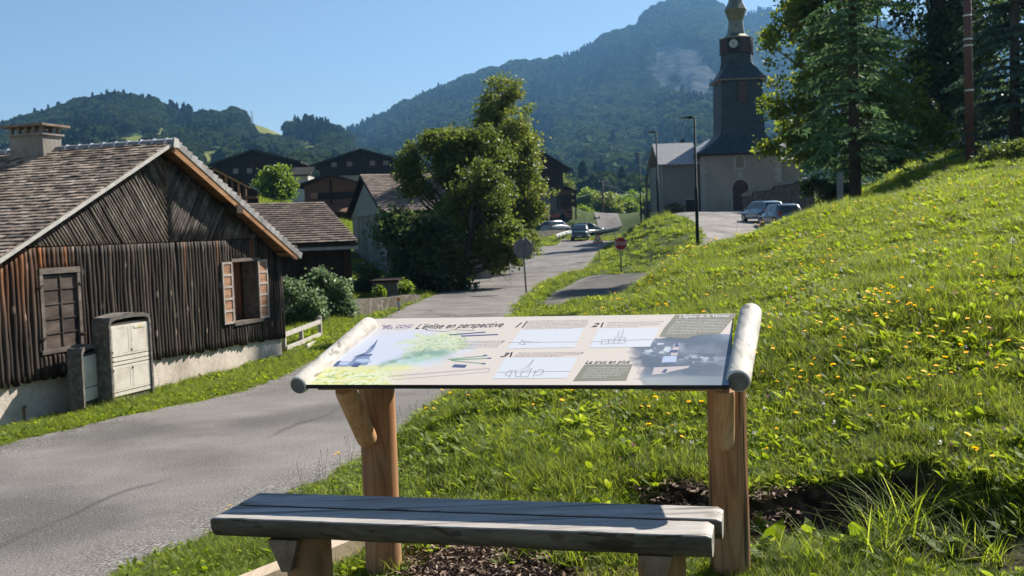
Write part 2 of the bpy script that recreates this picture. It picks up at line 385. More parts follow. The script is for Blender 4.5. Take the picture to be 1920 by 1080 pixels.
def soil_mask(x, y):
    """bare earth: the cut bank, the trodden place round the bench, road verges"""
    s, t, Lc = cutline(x, y)
    a = np.clip((t+.42)/.12, 0, 1)*np.clip((.05-t)/.06, 0, 1)*np.clip((s+.5)/.3, 0, 1)*np.clip((Lc+.3-s)/.4, 0, 1)
    n = fbm(x*2.5, y*2.5, 4, 9)
    b = np.exp(-(((x+.15)/.55)**2+((y-4.3)/.75)**2)**2)                     # bark mulch behind the bench
    c = np.exp(-(((x-.35)/1.1)**2+((y-5.75)/.33)**2))*np.clip((n-.5)/.1, 0, 1)*.6
    d = np.exp(-(((x-3.1)/.35)**2+((y-5.0)/.45)**2))*np.clip((n-.35)/.1, 0, 1)
    e = np.clip((t+1.0)/.2, 0, 1)*np.clip((-.1-t)/.1, 0, 1)*np.clip((s+.1)/.3, 0, 1)*np.clip((Lc+1.5-s)/.4, 0, 1)*np.clip((n-.46)/.08, 0, 1)*.85
    return np.clip(np.maximum.reduce([a, b, c, d, e]), 0, 1)
def road_mask(x, y, pad=0.0):
    m = np.full(np.shape(x), -1e9)
    for poly in (ROAD, SIDE, PKD): m = np.maximum(m, inpoly(x, y, poly))
    return m > pad
nr, na = 560, 520
r_ = 2.0*(700/2.0)**(np.linspace(0, 1, nr)); a_ = np.radians(np.linspace(-74, 74, na))
a_ = np.radians(74)*np.sign(np.linspace(-1, 1, na))*np.abs(np.linspace(-1, 1, na))**1.35
Rg, Ag = np.meshgrid(r_, a_, indexing='ij'); gx = (Rg*np.sin(Ag)).ravel(); gy = (Rg*np.cos(Ag)-1.5).ravel()
gz = ground_z(gx, gy)
ground = grid_mesh('ground', np.stack([gx, gy, gz], 1), nr, na, m_ground, attrs={'soil': ('FLOAT', soil_mask(gx, gy))})
ground['kind'] = 'structure'

# ------------------------------------------------------------------ asphalt
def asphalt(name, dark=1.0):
    m = bpy.data.materials.new(name); m.use_nodes = True; t = m.node_tree; N = t.nodes; L = t.links; b = N['Principled BSDF']
    tc = N.new('ShaderNodeTexCoord')
    def noise(s, d=5, v=None, dist=0):
        n = N.new('ShaderNodeTexNoise'); n.inputs['Scale'].default_value = s; n.inputs['Detail'].default_value = d; n.inputs['Distortion'].default_value = dist
        L.new(v or tc.outputs['Object'], n.inputs[0]); return n.outputs[0]
    def mix(f, a_, b_, mode='MIX'):
        x = N.new('ShaderNodeMix'); x.data_type = 'RGBA'; x.blend_type = mode
        if isinstance(f, float): x.inputs[0].default_value = f
        else: L.new(f, x.inputs[0])
        for s_, q in ((6, a_), (7, b_)):
            if isinstance(q, tuple): x.inputs[s_].default_value = (*q, 1)
            else: L.new(q, x.inputs[s_])
        return x.outputs[2]
    def rng(i, a0, a1, b0=0., b1=1.):
        r = N.new('ShaderNodeMapRange'); L.new(i, r.inputs[0])
        for k, q in enumerate((a0, a1, b0, b1)): r.inputs[k+1].default_value = q
        return r.outputs[0]
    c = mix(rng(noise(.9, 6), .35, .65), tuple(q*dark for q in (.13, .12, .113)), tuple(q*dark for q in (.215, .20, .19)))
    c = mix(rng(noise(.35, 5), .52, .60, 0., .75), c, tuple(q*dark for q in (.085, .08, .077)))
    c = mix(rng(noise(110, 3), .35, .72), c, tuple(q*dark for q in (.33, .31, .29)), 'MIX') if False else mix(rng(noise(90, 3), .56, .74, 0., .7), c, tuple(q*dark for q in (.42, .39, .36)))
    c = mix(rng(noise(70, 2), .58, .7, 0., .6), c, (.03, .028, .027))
    # tar seams and cracks
    mp = N.new('ShaderNodeMapping'); mp.inputs['Scale'].default_value = (1, .28, 1); L.new(tc.outputs['Object'], mp.inputs[0])
    vo = N.new('ShaderNodeTexVoronoi'); vo.feature = 'DISTANCE_TO_EDGE'; vo.inputs['Scale'].default_value = .38; vo.inputs['Randomness'].default_value = 1
    wn = N.new('ShaderNodeTexNoise'); wn.inputs['Scale'].default_value = 2; L.new(mp.outputs[0], wn.inputs[0])
    va = N.new('ShaderNodeVectorMath'); va.operation = 'MULTIPLY_ADD'; va.inputs[1].default_value = (.5, .5, .5); L.new(wn.outputs[1], va.inputs[0]); L.new(mp.outputs[0], va.inputs[2]); L.new(va.outputs[0], vo.inputs[0])
    ln = rng(vo.outputs[0], .006, .018, 1., 0.)
    ml = N.new('ShaderNodeMath'); ml.operation = 'MULTIPLY'; L.new(ln, ml.inputs[0]); L.new(rng(noise(.5, 2), .45, .6, 0., .55), ml.inputs[1])
    c = mix(ml.outputs[0], c, (.05, .047, .045))
    at = N.new('ShaderNodeAttribute'); at.attribute_name = 'edge'
    eg = N.new('ShaderNodeMath'); eg.operation = 'MULTIPLY'; L.new(at.outputs['Fac'], eg.inputs[0]); L.new(rng(noise(4, 4), .3, .6), eg.inputs[1])
    grv = mix(rng(noise(45, 3), .42, .6), (.07, .062, .055), (.34, .32, .30))
    c = mix(eg.outputs[0], c, grv)
    L.new(c, b.inputs['Base Color']); b.inputs['Roughness'].default_value = .85; b.inputs['Specular IOR Level'].default_value = .25
    bu = N.new('ShaderNodeBump'); bu.inputs['Strength'].default_value = .75; bu.inputs['Distance'].default_value = .012
    L.new(noise(60, 4), bu.inputs['Height']); L.new(bu.outputs[0], b.inputs['Normal'])
    return m
def resample(pl, n):
    pl = np.asarray(pl, float); d = np.concatenate([[0], np.cumsum(np.linalg.norm(np.diff(pl[:, :2], axis=0), axis=1))])
    # Catmull-like smoothing through linear then moving average
    t = np.linspace(0, 1, n)**1.0*d[-1]; q = np.stack([np.interp(t, d, pl[:, k]) for k in range(3)], 1); return q
def strip(name, A_, B_, n, m_, mat_, lift=.004):
    tt = np.linspace(0, 1, n)
    def arc(q):
        q = np.asarray(q, float); d = np.concatenate([[0], np.cumsum(np.linalg.norm(np.diff(q[:, :2], axis=0), axis=1))]); return np.stack([np.interp(tt, d/d[-1], q[:, k]) for k in range(3)], 1)
    a, b = arc(A_), arc(B_)
    wd0 = np.linalg.norm(a-b, axis=1)[:, None]; s = np.linspace(0, 1, m_)[None]*(1+.3/wd0)-.15/wd0; V = a[:, None]*(1-s)[:, :, None]+b[:, None]*s[:, :, None]; V = V.reshape(-1, 3)
    wd = np.repeat(np.linalg.norm(a-b, axis=1), m_); ss = s.ravel(); dist = np.minimum(ss, 1-ss)*wd
    V[:, 2] = hgt(V[:, 0], V[:, 1])+lift+.03*(4*ss*(1-ss))*0+.008*(fbm(V[:, 0]*.8, V[:, 1]*.8, 3, 4)-.5)
    o = grid_mesh(name, V, n, m_, mat_, attrs={'edge': ('FLOAT', np.clip(1-dist/.75, 0, 1))}); o['kind'] = 'structure'; return o
m_road = asphalt('asphalt')
strip('road', densify(RL), densify(RR), 420, 26, m_road)
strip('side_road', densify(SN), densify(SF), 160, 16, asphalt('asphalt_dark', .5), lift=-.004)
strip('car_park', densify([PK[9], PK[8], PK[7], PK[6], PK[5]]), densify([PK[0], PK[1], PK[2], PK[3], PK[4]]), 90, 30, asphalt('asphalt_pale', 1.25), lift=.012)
# back road climbing to the right beyond the bend
back = strip('back_road', [P(1165, 431, 132), P(1150, 418, 160), P(1112, 404, 205), P(1080, 400, 230)], [P(1125, 431, 132), P(1110, 420, 160), P(1098, 407, 205), P(1072, 402, 230)], 40, 6, asphalt('asphalt_far', .8), lift=.08)
# ------------------------------------------------------------------ information lectern beside the bench
WOOD_GREY = [(.20, .19, .18), (.33, .31, .29), (.44, .42, .39)]
def wood(name, cols, along='z', scale=9, rough=.7, var=0, bump=.35, k=.07, spec=.25, knots=None, stain=None, rot=(0, 0, 0), ring=.26, crack=0):
    st = {'x': (k, 1, 1), 'y': (1, k, 1), 'z': (1, 1, k)}[along]
    m = mat(name, cols, scale, rough, bump, scale*3, st, var, spec=spec, detail=9, bdist=.006, stain=stain, ndist=.6, rot=rot)
    # growth rings: fine lines that follow the grain
    t = m.node_tree; N = t.nodes; L = t.links; b = N['Principled BSDF']; src = b.inputs['Base Color'].links[0].from_socket
    mp = [n for n in N if n.type == 'MAPPING'][0]
    wv = N.new('ShaderNodeTexNoise'); wv.inputs['Scale'].default_value = scale*1.1; wv.inputs['Detail'].default_value = 1.5; L.new(mp.outputs[0], wv.inputs[0])
    ml = N.new('ShaderNodeMath'); ml.operation = 'MULTIPLY'; ml.inputs[1].default_value = 75; L.new(wv.outputs[0], ml.inputs[0])
    sn = N.new('ShaderNodeMath'); sn.operation = 'SINE'; L.new(ml.outputs[0], sn.inputs[0])
    mr = N.new('ShaderNodeMapRange'); mr.inputs[1].default_value = .2; mr.inputs[2].default_value = 1; mr.inputs[4].default_value = ring; L.new(sn.outputs[0], mr.inputs[0])
    mx = N.new('ShaderNodeMix'); mx.data_type = 'RGBA'; mx.blend_type = 'MULTIPLY'; L.new(mr.outputs[0], mx.inputs[0]); L.new(src, mx.inputs[6]); mx.inputs[7].default_value = (.55, .45, .38, 1)
    last = mx.outputs[2]
    if knots:
        tc = [n for n in N if n.type == 'TEX_COORD'][0]
        m2 = N.new('ShaderNodeMapping'); m2.inputs['Scale'].default_value = knots[1]; L.new(tc.outputs['Object'], m2.inputs[0])
        vo = N.new('ShaderNodeTexVoronoi'); vo.inputs['Scale'].default_value = knots[0]; L.new(m2.outputs[0], vo.inputs[0])
        r2 = N.new('ShaderNodeMapRange'); r2.inputs[1].default_value = .07; r2.inputs[2].default_value = .16; r2.inputs[3].default_value = .85; r2.inputs[4].default_value = 0; L.new(vo.outputs['Distance'], r2.inputs[0])
        m3 = N.new('ShaderNodeMix'); m3.data_type = 'RGBA'; L.new(r2.outputs[0], m3.inputs[0]); L.new(last, m3.inputs[6]); m3.inputs[7].default_value = (*knots[2], 1); last = m3.outputs[2]
    if crack:      # drying cracks that run with the grain
        tc = [n for n in N if n.type == 'TEX_COORD'][0]; m4 = N.new('ShaderNodeMapping'); m4.inputs['Scale'].default_value = tuple(1 if q == 1 else .035 for q in st); L.new(tc.outputs['Object'], m4.inputs[0])
        nz = N.new('ShaderNodeTexNoise'); nz.inputs['Scale'].default_value = 26; nz.inputs['Detail'].default_value = 3; L.new(m4.outputs[0], nz.inputs[0])
        r4 = N.new('ShaderNodeMapRange'); r4.inputs[1].default_value = .60; r4.inputs[2].default_value = .64; r4.inputs[4].default_value = crack; L.new(nz.outputs[0], r4.inputs[0])
        m5 = N.new('ShaderNodeMix'); m5.data_type = 'RGBA'; L.new(r4.outputs[0], m5.inputs[0]); L.new(last, m5.inputs[6]); m5.inputs[7].default_value = (.05, .035, .025, 1); last = m5.outputs[2]
    L.new(last, b.inputs['Base Color']); return m
m_larch = wood('larch', [(.24, .105, .045), (.44, .215, .095), (.58, .33, .17)], 'z', 8, .65, ring=.5, crack=.8, knots=(3.2, (1, 1, .55), (.07, .028, .014)), stain=(3, (.30, .235, .18), .55))
m_larch_y = wood('larch_cut', [(.26, .13, .06), (.40, .21, .10), (.5, .3, .16)], 'x', 10, .65)
m_log = wood('bleached_log', [(.50, .47, .41), (.66, .62, .55), (.76, .72, .66)], 'y', 11, .7, ring=.16, crack=.55, knots=(4.5, (1, .5, 1), (.10, .075, .055)), bump=.6, stain=(9, (.42, .39, .34), .8))
m_end = mat('log_end', [(.10, .10, .11), (.16, .155, .15), (.24, .23, .21)], 14, .8, .5, 40)
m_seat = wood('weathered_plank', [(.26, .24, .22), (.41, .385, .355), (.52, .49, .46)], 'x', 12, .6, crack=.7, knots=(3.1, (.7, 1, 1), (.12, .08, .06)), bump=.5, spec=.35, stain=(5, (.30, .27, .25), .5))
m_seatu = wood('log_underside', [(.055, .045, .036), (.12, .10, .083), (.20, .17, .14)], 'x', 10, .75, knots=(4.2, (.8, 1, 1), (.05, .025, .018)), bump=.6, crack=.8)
m_edge = mat('panel_edge', [(.012, .012, .013), (.03, .03, .032)], 20, .45, .05)

ZN = .875; A0 = PZ(572, 722, ZN); B0 = PZ(1368, 723, ZN); WD = norm(B0-A0); LW = np.linalg.norm(B0-A0)
TILT = math.radians(16); DH = np.array([-WD[1], WD[0], 0]); DD = DH*math.cos(TILT)+np.array([0, 0, math.sin(TILT)]); NN = np.cross(WD, DD)
LD = .765
def bd(u, v, o=0): return A0+WD*u+DD*v+NN*o
lec = thing('information_lectern', [A0[0]*.5+B0[0]*.5, A0[1]*.5+B0[1]*.5+.35, 0], 'tilted illustrated information board framed by two bleached round logs on larch posts behind the bench', 'information board')
def logtube(mb, c0, c1, r, seg=24, n=26, wob=.03, flat=None):
    d = norm(np.subtract(c1, c0)); a = norm(np.cross(d, [0, 0, 1]) if abs(d[2]) < .9 else np.cross(d, [0, 1, 0])); b = np.cross(d, a); rings = []
    for i in range(n):
        t = i/(n-1); e = min(t, 1-t)*np.linalg.norm(np.subtract(c1, c0)); rr = r*(1-.10*max(0, 1-e/.012)) if True else r
        c = np.asarray(c0)*(1-t)+np.asarray(c1)*t; ring = []
        for k in range(seg):
            th = 2*math.pi*k/seg; q = rr*(1+wob*(float(vnoise(th*1.3+c0[0]*9, t*6+c0[1]*7, 3))-.5)*2)
            ring.append(c+a*math.cos(th)*q+b*math.sin(th)*q)
        rings.append(ring)
    mb.loft(rings)
ts = [0, .004, .012]+list(np.linspace(.03, .97, 24))+[.988, .996, 1]
def nicelog(c0, c1, r0, r1, seg=28, wob=.03, seed=0, endr=.018):
    mb = MB(); d = np.subtract(c1, c0); Ln = np.linalg.norm(d); d = d/Ln; a = norm(np.cross(d, [0, 0, 1]) if abs(d[2]) < .9 else np.cross(d, [0, 1, 0])); b = np.cross(d, a); rings = []
    for t in ts:
        e = min(t, 1-t)*Ln; sh = 1 if e > endr else .86+.14*math.sqrt(max(0, 1-(1-e/endr)**2))
        c = np.asarray(c0)+d*Ln*t; ring = []
        for k in range(seg):
            th = 2*math.pi*k/seg; q = (r0*(1-t)+r1*t)*sh*(1+wob*(float(fbm(math.cos(th)*1.5+seed*9+5, math.sin(th)*1.5+t*Ln*4+5, 3, seed))-.5)*2)
            ring.append(c+a*math.cos(th)*q+b*math.sin(th)*q)
        rings.append(ring)
    mb.loft(rings, True, True); return mb
# side logs: centres fitted to the photograph's ends
RLOG = .062
logs = []
for q0, q1, r0, r1, u, sgn in (((558, 724), (694, 608), .039, .041, -.045, -1), ((1384, 716), (1408, 586), .047, .049, LW+.045, 1)):
    c0 = PP(*q0, A0+NN*-.005, NN); c1 = PP(*q1, A0+NN*.012, NN)
    logs.append((c0, c1))
    o = nicelog(c0, c1, r0, r1, seed=3+sgn).build('side_log', m_log, lec, sharp=40)
    # darker weathered cut face at the near end
    d = norm(c1-c0); a = norm(np.cross(d, [0, 0, 1])); b = np.cross(d, a); mb = MB(); ring = [c0-d*.0015+a*math.cos(t)*r0*.85+b*math.sin(t)*r0*.85 for t in np.linspace(0, 2*math.pi, 28, endpoint=False)]
    mb.prism(ring, d*.001); mb.build('end_grain', m_end, o)
mb = MB(); mb.prism([bd(-.0, 0, -.016), bd(LW, 0, -.016), bd(LW, LD, -.016), bd(0, LD, -.016)], NN*.0135); board = mb.build('board', m_edge, lec)

# the printed face: colour worked out point by point over the board
def paint(px, py, u, v):
    n = lambda s, k=4, sd_=0: fbm(px*s, py*s*3, k, sd_)
    c = np.ones((len(px), 3))*np.array([.655, .58, .515])
    def over(col, a_):
        a_ = np.clip(a_, 0, 1)[:, None]; c[:] = c*(1-a_)+np.array(col)*a_
    sm = lambda x, a, b: np.clip((x-a)/(b-a), 0, 1)
    # wash of sky
    e = ((px-735-(655-py)*.55)/150)**2+((py-655)/36)**2+(n(.02, 4, 1)-.5)*.9
    over((.60, .63, .73), sm(e, 1.25, .55)*.95); over((.54, .58, .70), sm(e, .9, .2)*.5*n(.015, 3, 8))
    over((.74, .70, .70), sm(n(.03, 4, 31), .55, .75)*.4*sm(px, 760, 640)*sm(py, 640, 610))
    # foliage wash
    e = ((px-812-(650-py)*.6)/62)**2+((py-647)/24)**2+(n(.05, 5, 2)-.5)*2.2
    over((.52, .62, .33), sm(e, 1.1, .4)*.7); over((.66, .68, .42), sm(n(.12, 5, 3), .5, .62)*sm(e, 1.2, .6)*.8); over((.17, .29, .12), sm(n(.22, 4, 4), .6, .7)*sm(e, 1.1, .5)*.7)
    # dark green sweep
    yc = 684-np.clip(px-690, 0, 170)*.17+6*np.sin(px*.03); w_ = 3.5+np.clip(px-690, 0, 120)*.05
    s_ = np.exp(-((py-yc-3)/w_)**2)*sm(px, 672, 720)*sm(px, 862, 826)
    over((.22, .35, .28), s_*sm(n(.06, 5, 5), .2, .6)*1.1); over((.36, .55, .42), np.exp(-((py-yc-13)/7)**2)*sm(px, 680, 720)*sm(px, 845, 800)*n(.1, 4, 6)*1.4)
    # yellow meadow
    e = sm(py, 686, 696)*sm(px, 742, 700)*sm(px, 580, 600)+sm(py, 688, 700)*sm(px, 770, 740)*.3
    over((.72, .74, .50), e); over((.68, .66, .26), e*sm(n(.09, 4, 7), .45, .6)); over((.30, .44, .14), e*sm(n(.16, 4, 12), .58, .66)*.6)
    over((.70, .70, .32), sm(py, 680, 688)*sm(py, 700, 692)*sm(px, 800, 760)*sm(px, 615, 640)*n(.08, 4, 13)*1.2)
    # photograph printed at the right
    hor = 634-3*np.sin((px-1250)*.03)+ (px-1230)*-.06
    hor = np.where(px < 1232, 634+(1232-px)*.35, hor)
    ph = sm(py, hor-.6, hor+.8)*sm(px+(py-700)*-.35+(n(.06, 4, 20)-.5)*26, 1190, 1212)*(px < 1400)
    over((.10, .13, .175), ph)
    over((.15, .18, .235), ph*sm(n(.03, 5, 21), .42, .6)); over((.27, .35, .48), ph*sm(py, hor+13, hor+2)*sm(px, 1300, 1340)*.6*n(.05, 4, 22)*1.5)
    over((.55, .58, .64), ph*sm(n(.075, 5, 23), .56, .63)*np.exp(-(((px-1235)/34)**2+((py-652)/13)**2))*1.3)
    over((.5, .53, .6), ph*sm(n(.09, 5, 24), .55, .63)*np.exp(-(((px-1310)/40)**2+((py-672)/8)**2))*.8)
    over((.20, .24, .28), ph*sm(py, 702+(px-1290)*.03, 706+(px-1290)*.03)*.9); over((.33, .35, .35), ph*sm(py, 705, 709)*sm(px, 1330, 1220))
    return c
m_print = bpy.data.materials.new('printed_board'); m_print.use_nodes = True
_t = m_print.node_tree; _a = _t.nodes.new('ShaderNodeAttribute'); _a.attribute_name = 'ink'; _b = _t.nodes['Principled BSDF']
_t.links.new(_a.outputs['Color'], _b.inputs['Base Color']); _b.inputs['Roughness'].default_value = .42; _b.inputs['Specular IOR Level'].default_value = .45
nu, nv = 900, 240
uu, vv = np.meshgrid(np.linspace(.002, LW-.002, nu), np.linspace(.004, LD-.004, nv), indexing='ij')
V = A0+uu.ravel()[:, None]*WD+vv.ravel()[:, None]*DD+NN*.0
qx, qy = pj(V); ink = paint(qx, qy, uu.ravel(), vv.ravel())
face = grid_mesh('printed_face', V, nu, nv, m_print, board, attrs={'ink': ('FLOAT_COLOR', np.concatenate([ink, np.ones((len(ink), 1))], 1))})

def flatmat(name, c, rough=.5): return mat(name, [c, c], 1, rough, 0, spec=.3)
INK = flatmat('ink_black', (.03, .03, .035)); INKG = flatmat('ink_grey', (.22, .21, .21)); WH = flatmat('print_white', (.60, .63, .68)); OLIVE = flatmat('print_olive', (.225, .215, .17)); NAVY = flatmat('ink_navy', (.06, .10, .22)); BLUE = flatmat('ink_blue', (.20, .26, .40)); LBL = flatmat('ink_pale_blue', (.40, .48, .66)); GRN = flatmat('ink_green', (.2, .36, .24)); PAPER = flatmat('ink_white', (.74, .74, .72)); PURP = flatmat('ink_mauve', (.28, .22, .36)); CREAM = flatmat('ink_rose', (.50, .44, .44))
def onb(px, py, o): return PP(px, py, A0+NN*o, NN)
def decal(mbs, poly, o): mbs.quad(*[onb(x, y, o) for x, y in poly])
def line(mbs, x0, y0, x1, y1, w_, o):
    a = onb(x0, y0, o); b = onb(x1, y1, o); d = norm(b-a); s_ = np.cross(NN, d)*w_/2; mbs.quad(a-s_, b-s_, b+s_, a+s_)
def poly_part(name, polys, m_, o):
    for p_ in polys:
        mb = MB(); decal(mb, p_, o); mb.build(name, m_, board)
def lines_part(name, segs, m_, o, w_=.0022):
    mb = MB()
    for s_ in segs: line(mb, *s_, w_, o)
    return mb.build(name, m_, board)
# drawn church in blue wash
poly_part('drawn_church', [[(709, 636), (700, 647), (690, 655), (686, 660), (676, 664), (664, 668), (672, 672), (682, 666), (694, 661), (700, 655), (704, 648)],
    [(625, 686), (634, 677), (658, 678), (664, 671), (676, 664), (698, 664), (692, 671), (694, 676), (688, 684), (640, 687)]], BLUE, .0006)
poly_part('drawn_shade', [[(709, 635), (700, 646), (692, 653), (700, 651)], [(690, 655), (686, 661), (664, 670), (684, 663)], [(624, 686), (633, 677), (640, 676), (632, 687)], [(658, 687), (664, 681), (678, 681), (671, 688)], [(676, 666), (698, 663), (697, 666), (676, 668)]], NAVY, .0009)
poly_part('drawn_roof', [[(666, 677), (672, 673), (690, 673), (697, 678), (680, 680)], [(636, 680), (640, 678), (656, 679), (652, 684), (638, 685)]], LBL, .0009)
# white drawing sheets with pencil perspective sketches
poly_part('sketch_sheet', [[(978, 618), (1095, 615), (1078, 651), (950, 654)], [(1122, 616), (1236, 614), (1219, 650), (1105, 652)], [(946, 671), (1083, 670), (1061, 709), (924, 710)]], WH, .0006)
sk = [(952, 642, 1084, 641), (973, 645, 980, 637), (980, 637, 985, 646), (973, 645, 985, 646), (985, 640, 1012, 642), (1108, 641, 1222, 636), (1127, 645, 1129, 637), (1129, 637, 1172, 636), (1127, 645, 1172, 643), (1140, 645, 1142, 636), (1150, 644, 1154, 632), (1154, 632, 1170, 632), (1160, 643, 1163, 632), (1172, 643, 1172, 632), (1165, 631, 1170, 618), (1158, 631, 1161, 620),
      (933, 698, 1070, 696), (947, 702, 954, 694), (954, 694, 960, 695), (960, 695, 956, 706), (956, 706, 947, 702), (960, 695, 968, 694), (968, 694, 966, 706), (966, 706, 990, 706), (990, 706, 996, 692), (975, 694, 985, 690), (985, 690, 1001, 674), (990, 690, 1001, 674), (980, 697, 1000, 690), (1000, 706, 1004, 694), (975, 706, 979, 696), (1003, 700, 1012, 692), (1012, 692, 1020, 694), (1020, 694, 1016, 702), (1016, 702, 1004, 704)]
lines_part('pencil_lines', sk, NAVY if False else INKG, .0010, .0024)
poly_part('olive_box', [[(1266, 590.5), (1382, 588.5), (1350, 626), (1308, 628), (1286, 635), (1236, 631), (1246, 614)], [(1096, 683.5), (1186, 683.5), (1174, 713.5), (1074, 714.5)]], OLIVE, .0005)
# church, wall and car park in the printed photograph
poly_part('photo_church', [[(1270, 636), (1273, 646), (1273, 653), (1270, 666), (1258, 667), (1257, 659), (1264, 649)], [(1222, 703), (1226, 689), (1293, 686), (1290, 690), (1256, 697), (1249, 700)], [(1193, 700), (1199, 688), (1210, 689), (1196, 700)]], CREAM, .0006)
poly_part('photo_nave', [[(1244, 668), (1269, 667), (1268, 679), (1240, 680)]], LBL, .0008)
poly_part('photo_spire', [[(1270, 635), (1267, 645), (1264, 650), (1273, 650)], [(1257, 656), (1272, 656), (1270, 661), (1256, 661)], [(1240, 698), (1246, 692), (1252, 692), (1248, 699)]], NAVY, .0010)
# pencils, rubber and ruler
poly_part('drawn_pencil', [[(842, 627), (912, 621.5), (910, 623.5), (844, 628.5)], [(864, 629), (934, 626), (934, 628), (866, 631)]], NAVY, .0006)
poly_part('drawn_green_pencil', [[(840, 673), (912, 666), (912, 667.4), (841, 674.4)], [(846, 674), (920, 670.5), (920, 672), (846, 675.5)], [(846, 675), (909, 681), (908, 682.4), (847, 676.4)]], GRN, .0006)
poly_part('drawn_tip', [[(906, 665.6), (914, 665), (913, 667), (906, 667.6)], [(914, 670.4), (922, 670.4), (921, 672.2), (914, 672.2)], [(904, 680.4), (911, 680.8), (910, 682.8), (903, 682.2)], [(852, 683), (876, 684), (872, 689), (847, 688)]], NAVY, .0010)
lines_part('drawn_ruler', [(729, 705, 918, 690), (918, 690, 916, 697), (916, 697, 735, 712)], INKG, .0007, .0018)
lines_part('ruler_mark', [(731+i*5.2, 705.4-i*.42, 730.5+i*5.2, 707.2-i*.42) for i in range(35)], INKG, .0009, .0014)
for sg in ([(788, 667, 797, 653)], [(800, 619, 835, 621.5), (835, 621.5, 850, 618), (850, 618, 890, 619.5)]): lines_part('drawn_twig', sg, INKG, .0008, .003)
for sg in ((979, 614.5, 989, 602), (1127, 613.5, 1131, 604.5), (957, 669, 960, 660)): lines_part('heading_bar', [sg], INK, .0009, .007)
# lines of small print too small to read
def smallprint(rows, m_, seed):
    rnd = random.Random(seed); mb = MB()
    for (x0, y0, x1, y1, xl0, yl0, n) in rows:      # first row's ends, last row's start, number of rows
        for i in range(n):
            t = i/max(n-1, 1); sx = x0+(xl0-x0)*t; sy = y0+(yl0-y0)*t; wd_ = (x1-x0)*(1 if i < n-1 else rnd.uniform(.4, .8)); x = 0
            while x < wd_:
                L_ = rnd.uniform(2.5, 8); k = sy+(y1-y0)*(x/(x1-x0)); z = x
                while z < x+L_:       # each word a row of letter-like strokes
                    q = rnd.uniform(.8, 1.5); hh = rnd.choice((.35, .5, .5, .8)); decal(mb, [(sx+z, k), (sx+min(z+q*.72, wd_), k), (sx+min(z+q*.72, wd_)+.4, k-hh*1.1), (sx+z+.4, k-hh*1.1)], .0009); z += q
                x += L_+1.6
    mb.build('small_print', m_, board)
smallprint([(992, 602, 1104, 600.5, 984, 617, 7), (1141, 604.5, 1240, 603, 1134, 613.5, 4), (868, 640, 941, 639.5, 858, 654, 6), (971, 662, 1092, 660.5, 962, 669, 4)], INKG, 2)
smallprint([(1268, 600, 1368, 598.5, 1248, 626, 10), (1103, 690, 1174, 689, 1090, 708, 7)], PAPER, 3)
def text_on_board(name, s_, x0, y0, x1, y1, hpx, m_, shear=.25, o=.0011, bold=0):
    """s_ fitted between two pixel marks on the board, letter height given by a pixel height"""
    cu = bpy.data.curves.new(name, 'FONT'); cu.body = s_; cu.size = 1; cu.shear = shear; cu.offset = bold
    tmp = bpy.data.objects.new(name, cu); COL.objects.link(tmp); dg = bpy.context.evaluated_depsgraph_get(); me = bpy.data.meshes.new_from_object(tmp.evaluated_get(dg))
    co = np.empty(len(me.vertices)*3); me.vertices.foreach_get('co', co); co = co.reshape(-1, 3); bpy.data.objects.remove(tmp)
    a = onb(x0, y0, o); b = onb(x1, y1, o); t = onb(x0, y0-hpx, o); W_ = co[:, 0].max()-co[:, 0].min(); d = (b-a)/W_; up = DD*np.dot(t-a, DD)/.73
    V = a+(co[:, 0]-co[:, 0].min())[:, None]*d+co[:, 1][:, None]*up-root_loc(board)
    me.vertices.foreach_set('co', V.astype(np.float32).ravel()); me.materials.clear(); me.materials.append(m_); me.update()
    ob = bpy.data.objects.new(name, me); link(ob); ob.parent = board; return ob
text_on_board('title', "L'église en perspective", 778, 616.5, 942, 612.5, 9.5, INK, .35, bold=.004)
text_on_board('logo_text', "CCHC", 741, 614.5, 772, 613.5, 5.5, PURP, .15, bold=.02)
text_on_board('number_one', "1", 966, 613.5, 975, 613.3, 9, INK, .35, bold=.01); text_on_board('number_two', "2", 1108, 612.8, 1122, 612.5, 7.5, INK, .35, bold=.01); text_on_board('number_three', "3", 938, 669, 952, 668.8, 8, INK, .35, bold=.01)
text_on_board('heading', "Le truc en plus", 1097, 681.5, 1181, 680.5, 6, INK, .35, bold=.008)
text_on_board('heading', "L'Eglise de la Vernaz", 1273, 595.8, 1368, 594, 5.2, PAPER, .3, bold=.01)
mb = MB(); rnd = random.Random(5)
for i in range(7):
    for j in range(5):
        if rnd.random() < .72: x = 713+i*3.1+(4-j)*1.05; y = 616.8-j*1.6; decal(mb, [(x, y), (x+2.6, y), (x+3.4, y-1.25), (x+.8, y-1.25)], .001)
mb.build('logo_emblem', PURP, board)
for sg in ((738, 616.6, 768, 616.2), (1276, 598.4, 1372, 597), (1100, 682.6, 1186, 682)): lines_part('rule_line', [sg], INKG, .0011, .002)

# posts, braces, bearers
posts = []
for (xa, ya, xb, yb, r, yy, vv_) in ((706, 735, 712, 1075, .082, 0, .42), (1362, 735, 1367, 1075, .082, 0, .42)):
    # post axis: a vertical line below the middle of the board
    top = bd(0, vv_, -.02); n = DH; q = PP(xa, ya, top, n); q2 = q.copy(); 
    topz = q[2]; u = np.dot(q-A0, WD); z0 = h1(q[0], q[1])-.25
    zt = (bd(u, vv_, -.035))[2]
    mb = nicelog([q[0], q[1], z0], [q[0], q[1], zt], r*1.03, r*.97, seed=int(xa), wob=.035); mb.build('post', m_larch, lec); posts.append(q)
    side = -1 if xa < 900 else 1
bq = posts[0]
